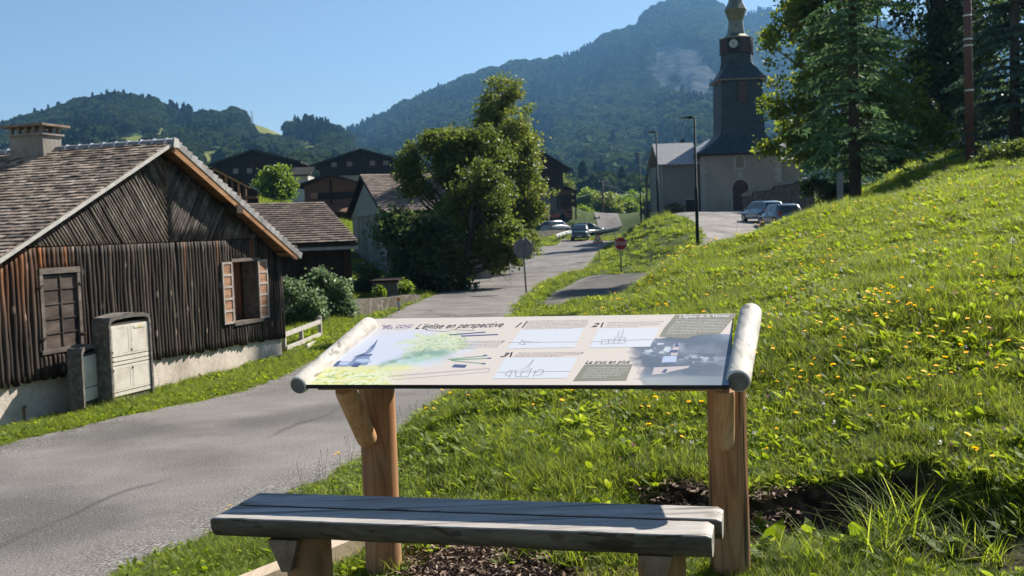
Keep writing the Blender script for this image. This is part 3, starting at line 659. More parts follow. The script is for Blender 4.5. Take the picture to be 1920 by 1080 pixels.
# round diagonal braces let into the posts
def brace(pa, pb, r, seed):
    c0 = np.asarray(pa); c1 = np.asarray(pb); return nicelog(c0, c1, r, r, seed=seed, endr=.03)
m_brace = wood('larch_brace', [(.34, .17, .075), (.55, .30, .14), (.66, .42, .23)], 'z', 9, .6, ring=.35, knots=(3.2, (1, 1, .55), (.10, .04, .02)))
c0 = PP(646, 728, bd(0, .12, 0), DH); c1 = PP(690, 826, posts[0]-DH*.105, DH); brace(c0, c1, .046, 4).build('brace', m_brace, lec)
c0 = PP(1358, 730, posts[1]-DH*.15, DH); c1 = PP(1357, 838, posts[1]-DH*.085, DH); brace(c0, c1, .043, 5).build('brace', m_brace, lec)
for x0, x1, vv_ in ((.03, .30, .08), (LW-.30, LW-.03, .08), (.05, LW-.05, .62)):
    mb = MB(); mb.prism([bd(x0, vv_-.03, -.018), bd(x1, vv_-.03, -.018), bd(x1, vv_+.035, -.018), bd(x0, vv_+.035, -.018)], -NN*.028); mb.build('bearer', m_larch_y, lec)

# ------------------------------------------------------------------ bench
BQ = [PZ(*q, .45) for q in ((391, 970), (1344, 1007), (1371, 950), (484, 924))]
BW = norm((BQ[1]-BQ[0])+(BQ[2]-BQ[3])); BD = np.array([-BW[1], BW[0], 0])
bo = BQ[0]; 
bench = thing('bench', [*(np.mean(BQ, 0)[:2]), 0], 'weathered grey wooden bench of two split logs in front of the information board', 'bench')
bench_w = 1.875
def plank(v0, v1, u0, u1, seed, zt=.45):
    n = 90; rings = []; wv = v1-v0
    prof = [(0.018, 0), (.5, 0), (.985, 0)]
    for i in range(n):
        t = i/(n-1); u = u0+(u1-u0)*t; e = min(u-u0, u1-u); k = min(1, e/.014); inn = .010*(1-math.sqrt(max(0, 1-(1-k)**2)))
        w1 = .006*(float(fbm(u*3+seed, seed*3.3, 3))-.5)*2; w2 = .004*(float(fbm(u*4+seed, 7.7, 3))-.5)*2; th = .088+.014*(float(fbm(u*2.2, seed+.5, 2))-.5)
        pts = []
        a0 = v0+w1+inn; a1 = v1+w2-inn; m_ = (a0+a1)/2; hw = (a1-a0)/2
        for x_ in (-.97, -.5, 0, .5, .97): pts.append((m_+hw*x_, zt-inn-.0012*float(vnoise(u*30, x_*4+seed))))
        for th_ in np.linspace(0, math.pi, 17): pts.append((m_+hw*math.copysign(abs(math.cos(th_))**.75, math.cos(th_)), zt-inn-.005-(th-.005-inn)*math.sin(th_)**.8))
        rings.append([bo+BW*u+BD*(p[0])+np.array([0, 0, p[1]-.45]) for p in pts])
    mb = MB(); mb.loft(rings, True, True); return mb
p1 = plank(0, .172, 0, 1.868, 1); p2 = plank(.201, .372, .0, 1.842+.05, 2)
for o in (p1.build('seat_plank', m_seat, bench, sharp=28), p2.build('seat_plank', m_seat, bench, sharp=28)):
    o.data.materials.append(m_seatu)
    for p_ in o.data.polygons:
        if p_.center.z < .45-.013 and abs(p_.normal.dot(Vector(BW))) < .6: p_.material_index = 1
m_seatleg = wood('larch_leg', [(.16, .085, .045), (.30, .165, .085), (.42, .26, .15)], 'z', 8, .7, knots=(3, (1, 1, .5), (.06, .03, .015)))
for px_, r in ((541, .088), (1241, .085)):
    q = PZ(px_, 1022, .36); uu_ = np.dot(q-bo, BW); c = bo+BW*uu_+BD*.16
    zg = h1(c[0], c[1])-.2
    nicelog([c[0], c[1], zg], [c[0], c[1], .362], r, r*.98, seed=int(px_)).build('leg', m_seatleg, bench)
    # notched bearer under the planks
    mb = MB(); sx = -.055 if px_ < 900 else -.02
    e0 = bo+BW*(uu_+sx-.05)+BD*.03; e0[2] = .363
    mb.prism([e0, e0+BW*.12, e0+BW*.085+np.array([0, 0, -.12]), e0+BW*.05+np.array([0, 0, -.12])], BD*.30); mb.build('bearer', wood('bearer_wood', [(.12, .08, .05), (.22, .15, .10), (.32, .23, .16)], 'y', 9), bench)
# timber edging on the ground
mb = MB(); a = PZ(640, 1012, .03); b = PZ(440, 1092, .03); d = norm(b-a); s_ = np.array([-d[1], d[0], 0])*.05
a = a-d*.5; mb.prism([a-s_, b-s_, b+s_, a+s_], (0, 0, -.14)); e = tag(mb.build('timber_edging', wood('edging_wood', [(.38, .29, .2), (.52, .42, .31), (.6, .5, .4)], 'y', 9, rot=(0, 0, math.atan2(d[0], d[1])))), 'pale sawn timber edging beam lying in the grass behind the bench', 'edging beam')
# ------------------------------------------------------------------ log barn on the left
WA = PZ(0, 780, -.55); WB = PZ(528, 655, -.55); WS = norm(WB-WA); WN = np.array([WS[1], -WS[0], 0.])
def wl(s_, z, o=0): return np.array([WA[0], WA[1], 0])+WS*s_+WN*o+np.array([0, 0, z])
def ws(px, py, o=0):
    q = PP(px, py, WA+WN*o, WN); return float(np.dot(q-WA, WS)), float(q[2])
barn = thing('log_barn', [*(wl(3, 0, -3)[:2]), -.6], 'old dark log-clad barn with chevron gable, brown slate roof and concrete chimney at the left', 'barn')
SC = 3.38; OV = .28                                  # ridge position along the wall, verge overhang
sA, zA = ws(325, 267, OV); sL, zL = ws(0, 487, OV); sR, zR = ws(557, 476, OV)
kL = (zA-zL)/(sA-sL); kR = (zA-zR)/(sR-sA)
S0, S1 = -2.2, 6.62
def roofz(s_): return zA-.13-(kL*(sA-s_) if s_ < sA else kR*(s_-sA))
m_oldlog = wood('old_log', [(.013, .009, .008), (.038, .028, .022), (.12, .092, .072)], 'z', 7, .75, var=.55, k=.04, stain=(.55, (.20, .075, .03), .0), bump=.6, knots=(5, (1, 1, .5), (.30, .24, .19)))
m_chev = wood('old_pole', [(.04, .032, .027), (.09, .075, .063), (.19, .165, .14)], 'z', 7, .75, var=.5, k=.5, bump=.6)
def noise_logcolour():      # warmer, redder timber high up at the left, as weather left it
    t = m_oldlog.node_tree; N = t.nodes; L = t.links; b = N['Principled BSDF']; src = b.inputs['Base Color'].links[0].from_socket
    at = N.new('ShaderNodeAttribute'); at.attribute_name = 'warm'; mx = N.new('ShaderNodeMix'); mx.data_type = 'RGBA'
    no = [n for n in N if n.type == 'TEX_NOISE'][0]; cr = N.new('ShaderNodeValToRGB'); cr.color_ramp.elements[0].position = .38; cr.color_ramp.elements[0].color = (.05, .02, .012, 1); cr.color_ramp.elements[1].position = .66; cr.color_ramp.elements[1].color = (.40, .15, .05, 1)
    L.new(no.outputs[0], cr.inputs[0]); L.new(at.outputs['Fac'], mx.inputs[0]); L.new(src, mx.inputs[6]); L.new(cr.outputs[0], mx.inputs[7]); L.new(mx.outputs[2], b.inputs['Base Color'])
noise_logcolour()
def tile_attr(o, arr):
    a = o.data.attributes.new('warm', 'FLOAT', 'FACE'); a.data.foreach_set('value', np.asarray(arr, np.float32))
# openings in the log wall
w1a, w1t = ws(66, 507); w1b, w1l = ws(147, 648); w2a, w2t = ws(437, 490, .08)[0], ws(439, 490)[1]; w2b, w2l = ws(482, 597)
holes = [(w1a, w1b, w1l, w1t), (w2a, w2b, w2l, w2t)]
ZB = lambda s_: ws(0, 727)[1]*(1-s_/6.6)+ws(528, 632)[1]*(s_/6.6)
ZJ = 1.47
mb = MB(); warm = []
s_ = S0; rnd = random.Random(3)
while s_ < S1:
    r = rnd.uniform(.036, .05); c = s_+r; top = min(ZJ-.01, roofz(c)-.03); bot = ZB(c)+rnd.uniform(-.02, .03)
    segs = [(bot, top)]
    for a, b, lo, hi in holes:
        if a-.01 < c < b+.01: segs = [(bot, lo), (hi, top)]
    for lo, hi in segs:
        if hi-lo < .05: continue
        mb.var = rnd.random(); n0 = len(mb.f); n = max(3, int((hi-lo)/.12)); pts = []; rr = []; ph = rnd.random()*9
        for i in range(n+1):
            z = lo+(hi-lo)*i/n; pts.append(wl(c+.004*math.sin(z*5+ph), z, .03+.006*math.sin(z*3+ph*2))); rr.append(r*(1+.07*math.sin(z*9+ph*3))*1.02)
        mb.tube(pts, rr, 8, jit=.05)
        hot = rnd.random()
        for k in range(len(mb.f)-n0):
            zz = lo+(hi-lo)*min(1, (k/8)/n)
            warm.append(max(0, min(1, (1.15-c)/1.6+.25))*max(0, min(1, (zz-.35)/.8))*(.35+.65*hot)+(.5*hot if hot > .85 else 0)*max(0, min(1, (zz-.2))))
    s_ += 2*r*.93
cl = mb.build('log_cladding', m_oldlog, barn); tile_attr(cl, warm)
# chevron boarding of the gable, laid in two herringbone halves
mb = MB(); cs = ws(309, 448)[0]
def clip_line(p, d, poly):
    t0, t1 = -9, 9
    for i in range(len(poly)):
        a = np.array(poly[i]); b = np.array(poly[(i+1) % len(poly)]); e = b-a; nrm = np.array([-e[1], e[0]]); q = nrm@(np.asarray(p)-a); dd = nrm@np.asarray(d)
        if abs(dd) < 1e-9:
            if q < 0: return None
            continue
        t = -q/dd
        if dd > 0: t0 = max(t0, t)
        else: t1 = min(t1, t)
    return (t0, t1) if t1-t0 > .08 else None
sl = sA-(roofz(sA)-ZJ)/kL; sr = sA+(roofz(sA)-ZJ)/kR
# the two halves as convex polygons, counter-clockwise
zc = roofz(cs)
left = [(sl, ZJ), (cs, ZJ), (cs, zc-.02), (sA, zA-.15), (sl+.01, ZJ+.01)]
right = [(cs, ZJ), (sr, ZJ), (cs, zc-.02)]
for poly, sg in ((left, 1), (right, -1)):
    d = np.array([math.cos(math.radians(52))*sg, -math.sin(math.radians(52))]); pn = np.array([-d[1], d[0]])
    if sg < 0: pn = -pn
    o_ = -4.0
    while o_ < 4.0:
        r = rnd.uniform(.022, .036); p = np.array([cs, ZJ])+pn*(o_+r); c_ = clip_line(p, d, poly)
        if c_:
            a = p+d*c_[0]; b = p+d*c_[1]; mb.var = rnd.random(); n = max(2, int((c_[1]-c_[0])/.25)); ph = rnd.random()*9
            mb.tube([wl(*(a+(b-a)*i/n), .035+.004*math.sin(i+ph)) for i in range(n+1)], [r*(1+.08*math.sin(i*2+ph)) for i in range(n+1)], 7, jit=.05)
        o_ += 2*r*.95
mb.build('chevron_cladding', m_chev, barn)
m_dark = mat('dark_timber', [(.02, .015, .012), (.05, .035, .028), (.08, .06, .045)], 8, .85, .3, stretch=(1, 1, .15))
# shell of the building behind the cladding, with the window openings left free
m_render = mat('rough_render', [(.50, .43, .37), (.62, .54, .47), (.70, .62, .54)], 9, .95, .6, 30, bdist=.012, stain=(1.1, (.34, .28, .23), .6))
mb = MB()
def wrect(mb, s0, s1, z0, z1, o0, o1): mb.prism([wl(s0, z0, o0), wl(s1, z0, o0), wl(s1, z1, o0), wl(s0, z1, o0)], WN*(o1-o0))
zpl = .2
for a, b, lo, hi in [(S0, w1a, None, None), (w1a, w1b, w1l, w1t), (w1b, w2a, None, None), (w2a, w2b, w2l, w2t), (w2b, S1, None, None)]:
    if lo is None and a == S0: mb.prism([wl(a, -.3, -.12), wl(b, -.3, -.12), wl(b, ZJ, -.12), wl(sl, ZJ, -.12), wl(a, roofz(a)-.03, -.12)], WN*.117)
    elif lo is None: wrect(mb, a, b, -.3, ZJ+.0, -.12, -.003) if b < S1 else mb.prism([wl(a, -.3, -.12), wl(b, -.3, -.12), wl(b, roofz(b)-.02, -.12), wl(a, ZJ, -.12)], WN*.117)
    else: wrect(mb, a, b, -.3, lo, -.12, -.003); wrect(mb, a, b, hi, ZJ, -.12, -.003)
mb.prism([wl(sl-.3, ZJ+.004, -.12), wl(sr+.25, ZJ+.004, -.12), wl(sA, roofz(sA)-.02, -.12)], WN*.1)
DEP = 9.0
mb.prism([wl(S1, -1, -.13), wl(S1-.12, -1, -.13), wl(S1-.12, roofz(S1)-.05, -.13), wl(S1, roofz(S1)-.05, -.13)], -WN*DEP)
mb.prism([wl(S0, -1, -.13), wl(S0+.12, -1, -.13), wl(S0+.12, roofz(S0)-.05, -.13), wl(S0, roofz(S0)-.05, -.13)], -WN*DEP)
mb.prism([wl(S0, -1, -DEP), wl(S1, -1, -DEP), wl(S1, roofz(S1)-.05, -DEP), wl(sA, roofz(sA)-.05, -DEP), wl(S0, roofz(S0)-.05, -DEP)], WN*.1)
mb.build('inner_wall', m_dark, barn)
# rendered plinth
mb = MB(); n = 60; rings = []
for i in range(n+1):
    s_ = S0+(S1-.02-S0)*i/n; zt = ZB(s_)+.09; b_ = -1.1
    rings.append([wl(s_, b_, -.1), wl(s_, b_, .022), wl(s_, zt-.05, .012+.006*math.sin(s_*7)), wl(s_, zt, -.0), wl(s_, zt, -.1)])
mb.loft(rings, False); mb.build('plinth', m_render, barn)
# corner post
mb = MB(); mb.tube([wl(S1+.01, -.35, .02), wl(S1+.01, roofz(S1)-.05, .02)], .055, 8); mb.build('corner_post', m_dark, barn)
# roof: slates laid in courses on both slopes
m_slate = mat('brown_slate', [(.14, .108, .083), (.28, .22, .175), (.43, .355, .285)], 6, .95, .6, 30, var=.5, bdist=.006, spec=.15, stain=(1.2, (.09, .075, .06), .5))
RD = -WN
def slope_slates(side, s_top, s_eave, k):
    mb = MB(); d2 = np.array([0, 0, 0.]); L_ = math.hypot(s_eave-s_top, k*(s_eave-s_top)); down = norm(WS*(s_eave-s_top)+np.array([0, 0, -k*abs(s_eave-s_top)])); nr_ = norm(np.cross(down, RD)); 
    if nr_[2] < 0: nr_ = -nr_
    top = wl(s_top, zA, OV); ncourse = int(L_/.105); wdt = .145
    for c in range(ncourse+1):
        x = -.02-(c % 2)*wdt*.5+rnd.uniform(-.01, .01)
        while x < DEP+OV:
            w_ = wdt*rnd.uniform(.8, 1.15); mb.var = rnd.random(); t0 = c*.105
            e0 = max(x, 0 if c % 2 else rnd.uniform(0, .012)); 
            if e0 < x+w_-.02:
                p = top+RD*(e0)+down*(t0-.06); q = p+down*(.175+rnd.uniform(-.008, .012)); lift0 = .004; lift1 = .022+rnd.uniform(0, .008); wv = RD*(x+w_-e0-.004)
                tw = rnd.uniform(-.004, .004)
                mb.prism([p+nr_*lift0, q+nr_*(lift1), q+nr_*(lift1+tw)+wv, p+nr_*lift0+wv], nr_*.011)
            x += w_
    o = mb.build('slates', m_slate, roof)
    mb = MB(); a = top-nr_*.0; b = a+down*L_; mb.prism([a, b, b+RD*(DEP+OV), a+RD*(DEP+OV)], -nr_*.03); return mb, down, nr_, L_
roofbm = MB(); ROOFDN = None
m_deck = wood('roof_boards', [(.12, .065, .035), (.22, .12, .065), (.32, .19, .11)], 'x', 8, .75)
sEL = S0-.25; sER = sR+.03
roof = MB().box(wl(sA, zA-.07, OV-DEP/2), (.05, .05, .05)).build('roof', m_deck, barn)
mbA, dnA, nA, LA = slope_slates('near', sA, sEL, kL); mbB, dnB, nB, LB = slope_slates('far', sA, sER, kR)
mbA.build('roof_boards', m_deck, roof); mbB.build('roof_boards', m_deck, roof)
# light flashing strip along the near verge, orange barge board under the far verge
m_flash = mat('flashing', [(.42, .40, .37), (.6, .58, .54)], 9, .5, .2, metal=.2)
mb = MB(); a = wl(sA, zA, OV+.002)+nA*.015; mb.prism([a, a+dnA*LA, a+dnA*LA-nA*.05, a-nA*.05], WN*.014); mb.build('verge_strip', m_flash, roof)
m_barge = wood('barge_board', [(.20, .09, .035), (.36, .18, .08), (.45, .26, .13)], 'y', 7, .7)
mb = MB(); a = wl(sA, zA, OV-.012)-nB*.012; mb.prism([a, a+dnB*(LB-.02), a+dnB*(LB-.02)-nB*.10, a-nB*.13], WN*.022); mb.build('barge_board', m_barge, roof)
# grey slate edge, stepped along the far verge
m_gslate = mat('grey_slate', [(.20, .195, .19), (.30, .29, .285), (.40, .39, .38)], 9, .7, .5, 30, var=.25, bdist=.005)
mb = MB(); t = 0
while t < LB+.02:
    mb.var = rnd.random(); p = wl(sA, zA, OV+.022)+dnB*t-nB*.035; mb.prism([p, p+dnB*.165, p+dnB*.165+nB*(.105+.018), p+nB*.085], -WN*.16); t += .145
mb.build('verge_slates', m_gslate, roof)
# ridge: half-round caps with bright collars
m_zinc = mat('ridge_zinc', [(.20, .21, .23), (.33, .34, .36)], 7, .45, .2, metal=.5)
m_zincl = mat('ridge_collar', [(.55, .56, .58), (.7, .7, .72)], 7, .35, .1, metal=.6)
mb = MB(); mcs = []; rt = wl(sA, zA+.0, OV+.03)
mb.tube([rt, rt+RD*(DEP+.3)], .062, 14)
for i in range(26): c = rt+RD*(.12+i*.225); mcs.append(MB().tube([c+[0, 0, .008], c+RD*.03+[0, 0, .008]], .068, 14))
rd_ = mb.build('ridge_cap', m_zinc, roof); [q.build('ridge_collar', m_zincl, rd_) for q in mcs]
mb = MB(); c = wl(sA, zA-.02, OV+.035); mb.prism([c-WS*.07-[0, 0, .06], c+WS*.07-[0, 0, .06], c+WS*.06+[0, 0, .07], c-WS*.04+[0, 0, .09]], WN*.02); mb.build('ridge_end', m_flash, rd_)
# purlin ends under the far slope
for px_, py_ in ((430, 392), (535, 466)):
    s_, z_ = ws(px_, py_, .1); mb = MB(); mb.prism([wl(s_-.09, z_-.07, -.1), wl(s_+.09, z_-.08, -.1), wl(s_+.09, z_+.05, -.1), wl(s_-.09, z_+.07, -.1)], WN*.40); mb.build('purlin_end', m_dark, roof)
# chimney with open cap
m_conc = mat('chimney_concrete', [(.16, .145, .13), (.26, .24, .215), (.36, .33, .30)], 5, .9, .5, 22, stain=(2.5, (.11, .095, .085), .7))
# stands on the near slope beside the ridge
qa = PP(22, 296, wl(sA, zA, 0), np.cross(dnA, RD)); qb = PP(82, 297, wl(sA, zA, 0), np.cross(dnA, RD)); qb = qa+RD*0 + (qb-qa)
xr = float(np.dot(qb-wl(sA, zA, OV), RD)); sd_ = float(np.dot(qb-wl(sA, zA, OV), dnA))
wch = .62; dch = .40
c0 = wl(sA, zA, OV)+RD*xr+WS*(-sd_*math.cos(math.atan(kL)))      # near right corner of the shaft
c0[2] = 0; ztop = P(82, 252, qb[1])[2]; zb_ = zA-1.0
chim = MB().prism([c0+[0, 0, zb_], c0+RD*wch+[0, 0, zb_], c0+RD*wch+WS*dch+[0, 0, zb_], c0+WS*dch+[0, 0, zb_]], [0, 0, ztop-zb_]).build('chimney', m_conc, roof)
mb = MB(); e = .035; a = c0-RD*e-WS*e+[0, 0, ztop]; mb.prism([a, a+RD*(wch+2*e), a+RD*(wch+2*e)+WS*(dch+2*e), a+WS*(dch+2*e)], [0, 0, .03]); 
mb.build('chimney_ledge', m_conc, chim)
for i in range(5):
    for j in range(2):
        p = c0+RD*(.0+i*(wch-.05)/4)+WS*(j*(dch-.05))+[0, 0, ztop+.03]; MB().prism([p, p+RD*.05, p+RD*.05+WS*.05, p+WS*.05], [0, 0, .10]).build('chimney_pillar', m_conc, chim)
mb = MB(); e = .10; a = c0-RD*e-WS*e+[0, 0, ztop+.13]; mb.prism([a, a+RD*(wch+2*e), a+RD*(wch+2*e)+WS*(dch+2*e), a+WS*(dch+2*e)], [0, 0, .035]); mb.build('chimney_cap', mat('cap_slab', [(.16, .12, .09), (.27, .21, .16)], 9, .9, .5), chim)
mb = MB(); a = c0-RD*.05-WS*.05; mb.prism([a+[0, 0, zb_], a+RD*(wch+.1)+[0, 0, zb_], a+RD*(wch+.1)+WS*(dch+.1)+[0, 0, zb_], a+WS*(dch+.1)+[0, 0, zb_]], [0, 0, 1.0-.52*kL*1.0+.05-.0]); mb.build('chimney_flashing', m_flash, chim)

# windows of the barn
m_shut = wood('shutter_old', [(.035, .025, .02), (.07, .052, .043), (.13, .10, .085)], 'y', 7, .75, var=.35)
m_shutl = wood('shutter_edge', [(.28, .24, .21), (.4, .35, .31), (.5, .45, .4)], 'y', 7, .75)
m_shuto = wood('shutter_orange', [(.20, .10, .055), (.36, .19, .11), (.48, .28, .175)], 'y', 9, .7)
m_frame = wood('window_timber', [(.08, .062, .052), (.14, .115, .10), (.24, .20, .18)], 'y', 7, .75)
win1 = MB(); a, b, lo, hi = holes[0]; fw = .055
for q in ((a-.02, b+.02, hi-fw, hi+.02), (a-.05, b+.06, lo-.035, lo+.02)): wrect(win1, q[0], q[1], q[2], q[3], -.05, .085)
for q in ((a-.02, a+fw-.02), (b-fw+.02, b+.02)): wrect(win1, q[0], q[1], lo+.0205, hi-fw-.0005, -.05, .08)
win1 = win1.build('window', m_frame, barn)
for k in range(2):
    x0 = a+fw-.02+.005+k*(b-a-2*fw+.04)/2; x1 = x0+(b-a-2*fw+.04)/2-.012; mb = MB(); n = 5
    for i in range(n):
        z0 = lo+.03+(hi-fw-lo-.04)*i/n; z1 = z0+(hi-fw-lo-.04)/n-.012; mb.var = rnd.random(); wrect(mb, x0+.035, x1-.0, z0, z1, .02, .045)
    sh = mb.build('shutter', m_shut, win1)
    mb = MB(); wrect(mb, x0, x0+.022, lo+.03, hi-fw-.005, .02, .062); wrect(mb, x1+.0005, x1+.012, lo+.03, hi-fw-.005, .02, .05)
    for i in range(n): z0 = lo+.03+(hi-fw-lo-.04)*i/n; wrect(mb, x0+.036, x1-.001, z0-.010, z0+.0, .03, .058)
    mb.build('shutter_batten', m_shutl if k > 5 else m_frame, sh) if False else mb.build('shutter_batten', m_shut, win1)
m_iron = mat('iron', [(.03, .028, .026), (.06, .05, .045)], 9, .6, .2, metal=.6)
for z in (lo+.17, hi-.2):
    for x in (a-.03, b+.0): mb = MB(); wrect(mb, x-.02, x+.05, z-.012, z+.012, .086, .096); mb.build('hinge', m_iron, win1)
a, b, lo, hi = holes[1]
mb = MB(); wrect(mb, a-.05, b+.05, hi-.01, hi+.045, -.1, .09); wrect(mb, a-.05, b+.06, lo-.05, lo+.01, -.1, .10)
wrect(mb, a-.03, a+.012, lo+.0105, hi-.0105, -.25, .07); wrect(mb, b-.012, b+.03, lo+.0105, hi-.0105, -.25, .07); win2 = mb.build('window', m_frame, barn)
# inner casement, half closed, with panes
mb = MB(); ca = a+.02; cb = a+.22
wrect(mb, ca, ca+.03, lo+.02, hi-.02, -.2, -.16); wrect(mb, cb-.03, cb, lo+.02, hi-.02, -.2, -.16)
for i in range(5): z = lo+.02+(hi-lo-.07)*i/4; wrect(mb, ca+.0305, cb-.0305, z, z+.03, -.2, -.16)
cas = mb.build('casement', m_shutl, win2); mb = MB(); wrect(mb, ca+.02, cb-.02, lo+.03, hi-.03, -.185, -.175); mb.build('pane', glass('pane_glass', (.10, .12, .15)), cas)
m_door = mat('inner_board', [(.16, .06, .03), (.22, .085, .045), (.27, .11, .06)], 5, .6, .1, stretch=(1, 1, .1))
mb = MB(); wrect(mb, cb+.03, b-.02, lo+.015, hi-.015, -.3, -.27); mb.build('inner_panel', m_door, win2)
wrect(MB(), 0, 1, 0, 1, 0, 1)
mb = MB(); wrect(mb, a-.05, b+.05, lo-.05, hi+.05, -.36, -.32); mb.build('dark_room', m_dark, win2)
for x0, x1 in ((ws(417.5, 540, .09)[0], ws(436, 540, .09)[0]), (ws(485, 540, .09)[0], ws(502, 540, .09)[0])):
    sh = MB(); z0 = lo+.0; z1 = hi+.0; n = 5
    wrect(sh, x0, x0+.03, z0, z1, .08, .105); wrect(sh, x1-.03, x1, z0, z1, .08, .105)
    for i in range(n+1): z = z0+(z1-z0-.035)*i/n; wrect(sh, x0+.0302, x1-.0302, z, z+.035, .08, .103)
    sh = sh.build('shutter', m_shutl, win2); mb = MB(); wrect(mb, x0+.012, x1-.012, z0+.012, z1-.012, .082, .092); mb.build('shutter_panel', m_shuto, sh)

# small standpipe against the plinth
sp = PP(45, 778, WA+WN*.12, WN); sp[2] = h1(sp[0], sp[1]); mb = MB(); mb.tube([sp-[0, 0, .1], sp+[0, 0, .2]], .018, 8); mb.tube([sp+[0, 0, .2], sp+[0, 0, .215], sp+WN*.03+[0, 0, .23]], .022, 8)
tap = thing('standpipe', sp, 'short rusty standpipe tap against the pale plinth of the log barn', 'tap'); mb.build('pipe', mat('rust', [(.10, .06, .045), (.2, .12, .08)], 20, .8, .3), tap)
mb = MB(); mb.tube([sp+[0, 0, .235]-WS*.03, sp+[0, 0, .235]+WS*.03], .012, 6); mb.build('tap_handle', m_zinc, tap)

# ------------------------------------------------------------------ electricity cabinets
m_cabc = mat('cabinet_concrete', [(.075, .067, .06), (.13, .118, .105), (.24, .22, .2)], 14, .9, .7, 60, bdist=.006)
m_cabd = mat('cabinet_door', [(.62, .56, .48), (.70, .65, .57), (.75, .71, .64)], 3, .55, .1, stain=(5, (.38, .31, .24), .4))
m_seam = flatmat('cabinet_seam', (.07, .06, .05), .8); m_lock = mat('lock_rust', [(.12, .07, .04), (.3, .2, .13)], 40, .7, .2, metal=.4)
def cabinet(nm, label, px0, py0, px1, py1, h, dep, rows, two):
    z = -.55; a = PZ(px0, py0, z); b = PZ(px1, py1, z); d = norm(b-a); L_ = np.linalg.norm(b-a); n = np.array([d[1], -d[0], 0]); c = (a+b)/2
    zg = h1(c[0], c[1])
    root = thing(nm, [c[0], c[1], zg], label, 'electrical cabinet', 'electrical cabinets against the barn')
    B_ = lambda u, z_, o=0: a+d*u+n*o+np.array([0, 0, z_])
    # arched concrete shell
    th = .035; prof = [(0, -.3)]+[(0, h-.10), (.012, h-.05), (.04, h-.02)]+[(.04+(L_-.08)*t, h-.02+.035*math.sin(math.pi*t)) for t in np.linspace(.12, .88, 7)]+[(L_-.04, h-.02), (L_-.012, h-.05), (L_, h-.10), (L_, -.3)]
    inner = [(th, -.3), (th, h-.12), (th+.02, h-.065)]+[(th+.02+(L_-2*th-.04)*t, h-.065+.02*math.sin(math.pi*t)) for t in np.linspace(.2, .8, 5)]+[(L_-th-.02, h-.065), (L_-th, h-.12), (L_-th, -.3)]
    mb = MB(); k = len(prof)
    ro = [B_(u, z_) for u, z_ in prof]; mb.loft([[p-n*dep for p in ro], [p-n*.004 for p in ro], [p-n*.0+(-(0)) for p in ro]], False, False)
    # front rim between outer and inner arches
    m_ = 40
    def rs(pl, m):
        pl = np.array(pl); dd = np.concatenate([[0], np.cumsum(np.hypot(*np.diff(pl, axis=0).T))]); t = np.linspace(0, dd[-1], m); return np.stack([np.interp(t, dd, pl[:, 0]), np.interp(t, dd, pl[:, 1])], 1)
    po = rs(prof, m_); pi_ = rs(inner, m_)
    for i in range(m_-1): mb.quad(B_(*po[i]), B_(*po[i+1]), B_(*pi_[i+1]), B_(*pi_[i])); mb.quad(B_(*pi_[i]), B_(*pi_[i+1]), B_(*pi_[i+1], -.06), B_(*pi_[i], -.06))
    mb.quad(*[p-n*dep for p in ro]); mb.build('shell', m_cabc, root)
    def rect(mb_, u0, u1, z0, z1, o0, o1): mb_.prism([B_(u0, z0, o0), B_(u1, z0, o0), B_(u1, z1, o0), B_(u0, z1, o0)], n*(o1-o0))
    mb = MB(); rect(mb, th+.002, L_-th-.002, -.28, h-.10, -.05, -.034); back = mb.build('back_plate', m_seam, root)
    z0 = .03; ht = h-.13-z0
    for (u0, u1, a0, a1) in rows:
        mb = MB(); U0_ = th+.006+(L_-2*th-.012)*u0; U1_ = th+.006+(L_-2*th-.012)*u1; Z0 = z0+ht*a0+.004; Z1 = z0+ht*a1-.004
        rect(mb, U0_+.003, U1_-.003, Z0, Z1, -.033, -.018); dr = mb.build('door', m_cabd, root)
        mb = MB(); g = .03
        if Z1-Z0 > .2:
            for q in ((U0_+g, U1_-g, Z1-g-.006, Z1-g), (U0_+g, U1_-g, Z0+g, Z0+g+.006), (U0_+g, U0_+g+.006, Z0+g+.0065, Z1-g-.0065), (U1_-g-.006, U1_-g, Z0+g+.0065, Z1-g-.0065)): rect(mb, *q, -.0179, -.0155)
            mb.build('door_rib', m_cabd, dr)
        mb = MB(); zc_ = (Z0+.06) if a0 > .4 else Z1-.05
        rect(mb, U0_+.012, U0_+.034, zc_-.012, zc_+.012, -.0178, -.010); mb.build('lock', m_lock, dr)
    return root, rect, L_, z0, ht, n, B_
cb_, rect, L_, z0, ht, n_c, B_ = cabinet('electrical_cabinet', 'tall concrete electrical cabinet with cream double doors and small yellow sticker by the barn', 212, 751, 290, 731.5, 1.09, .27,
    [(0, .5, .56, 1), (.5, 1, .56, 1), (0, 1, .49, .555), (0, 1, .435, .485), (0, .5, .06, .43), (.5, 1, .06, .43), (0, 1, 0, .055)], True)
mb = MB(); rect(mb, L_*.60, L_*.88, z0+ht*.925, z0+ht*.955, -.0155, -.012); mb.build('sticker', flatmat('sticker_pale', (.6, .6, .5)), cb_)
mb = MB(); rect(mb, L_*.70, L_*.76, z0+ht*.930, z0+ht*.952, -.0118, -.0105); mb.build('sticker_mark', flatmat('sticker_yellow', (.7, .55, .05)), cb_)
cabinet('electrical_cabinet', 'low narrow concrete electrical cabinet with single cream door, left of the tall cabinet', 158, 760, 194, 748, .74, .20, [(0, 1, .30, 1), (0, 1, 0, .29)], False)

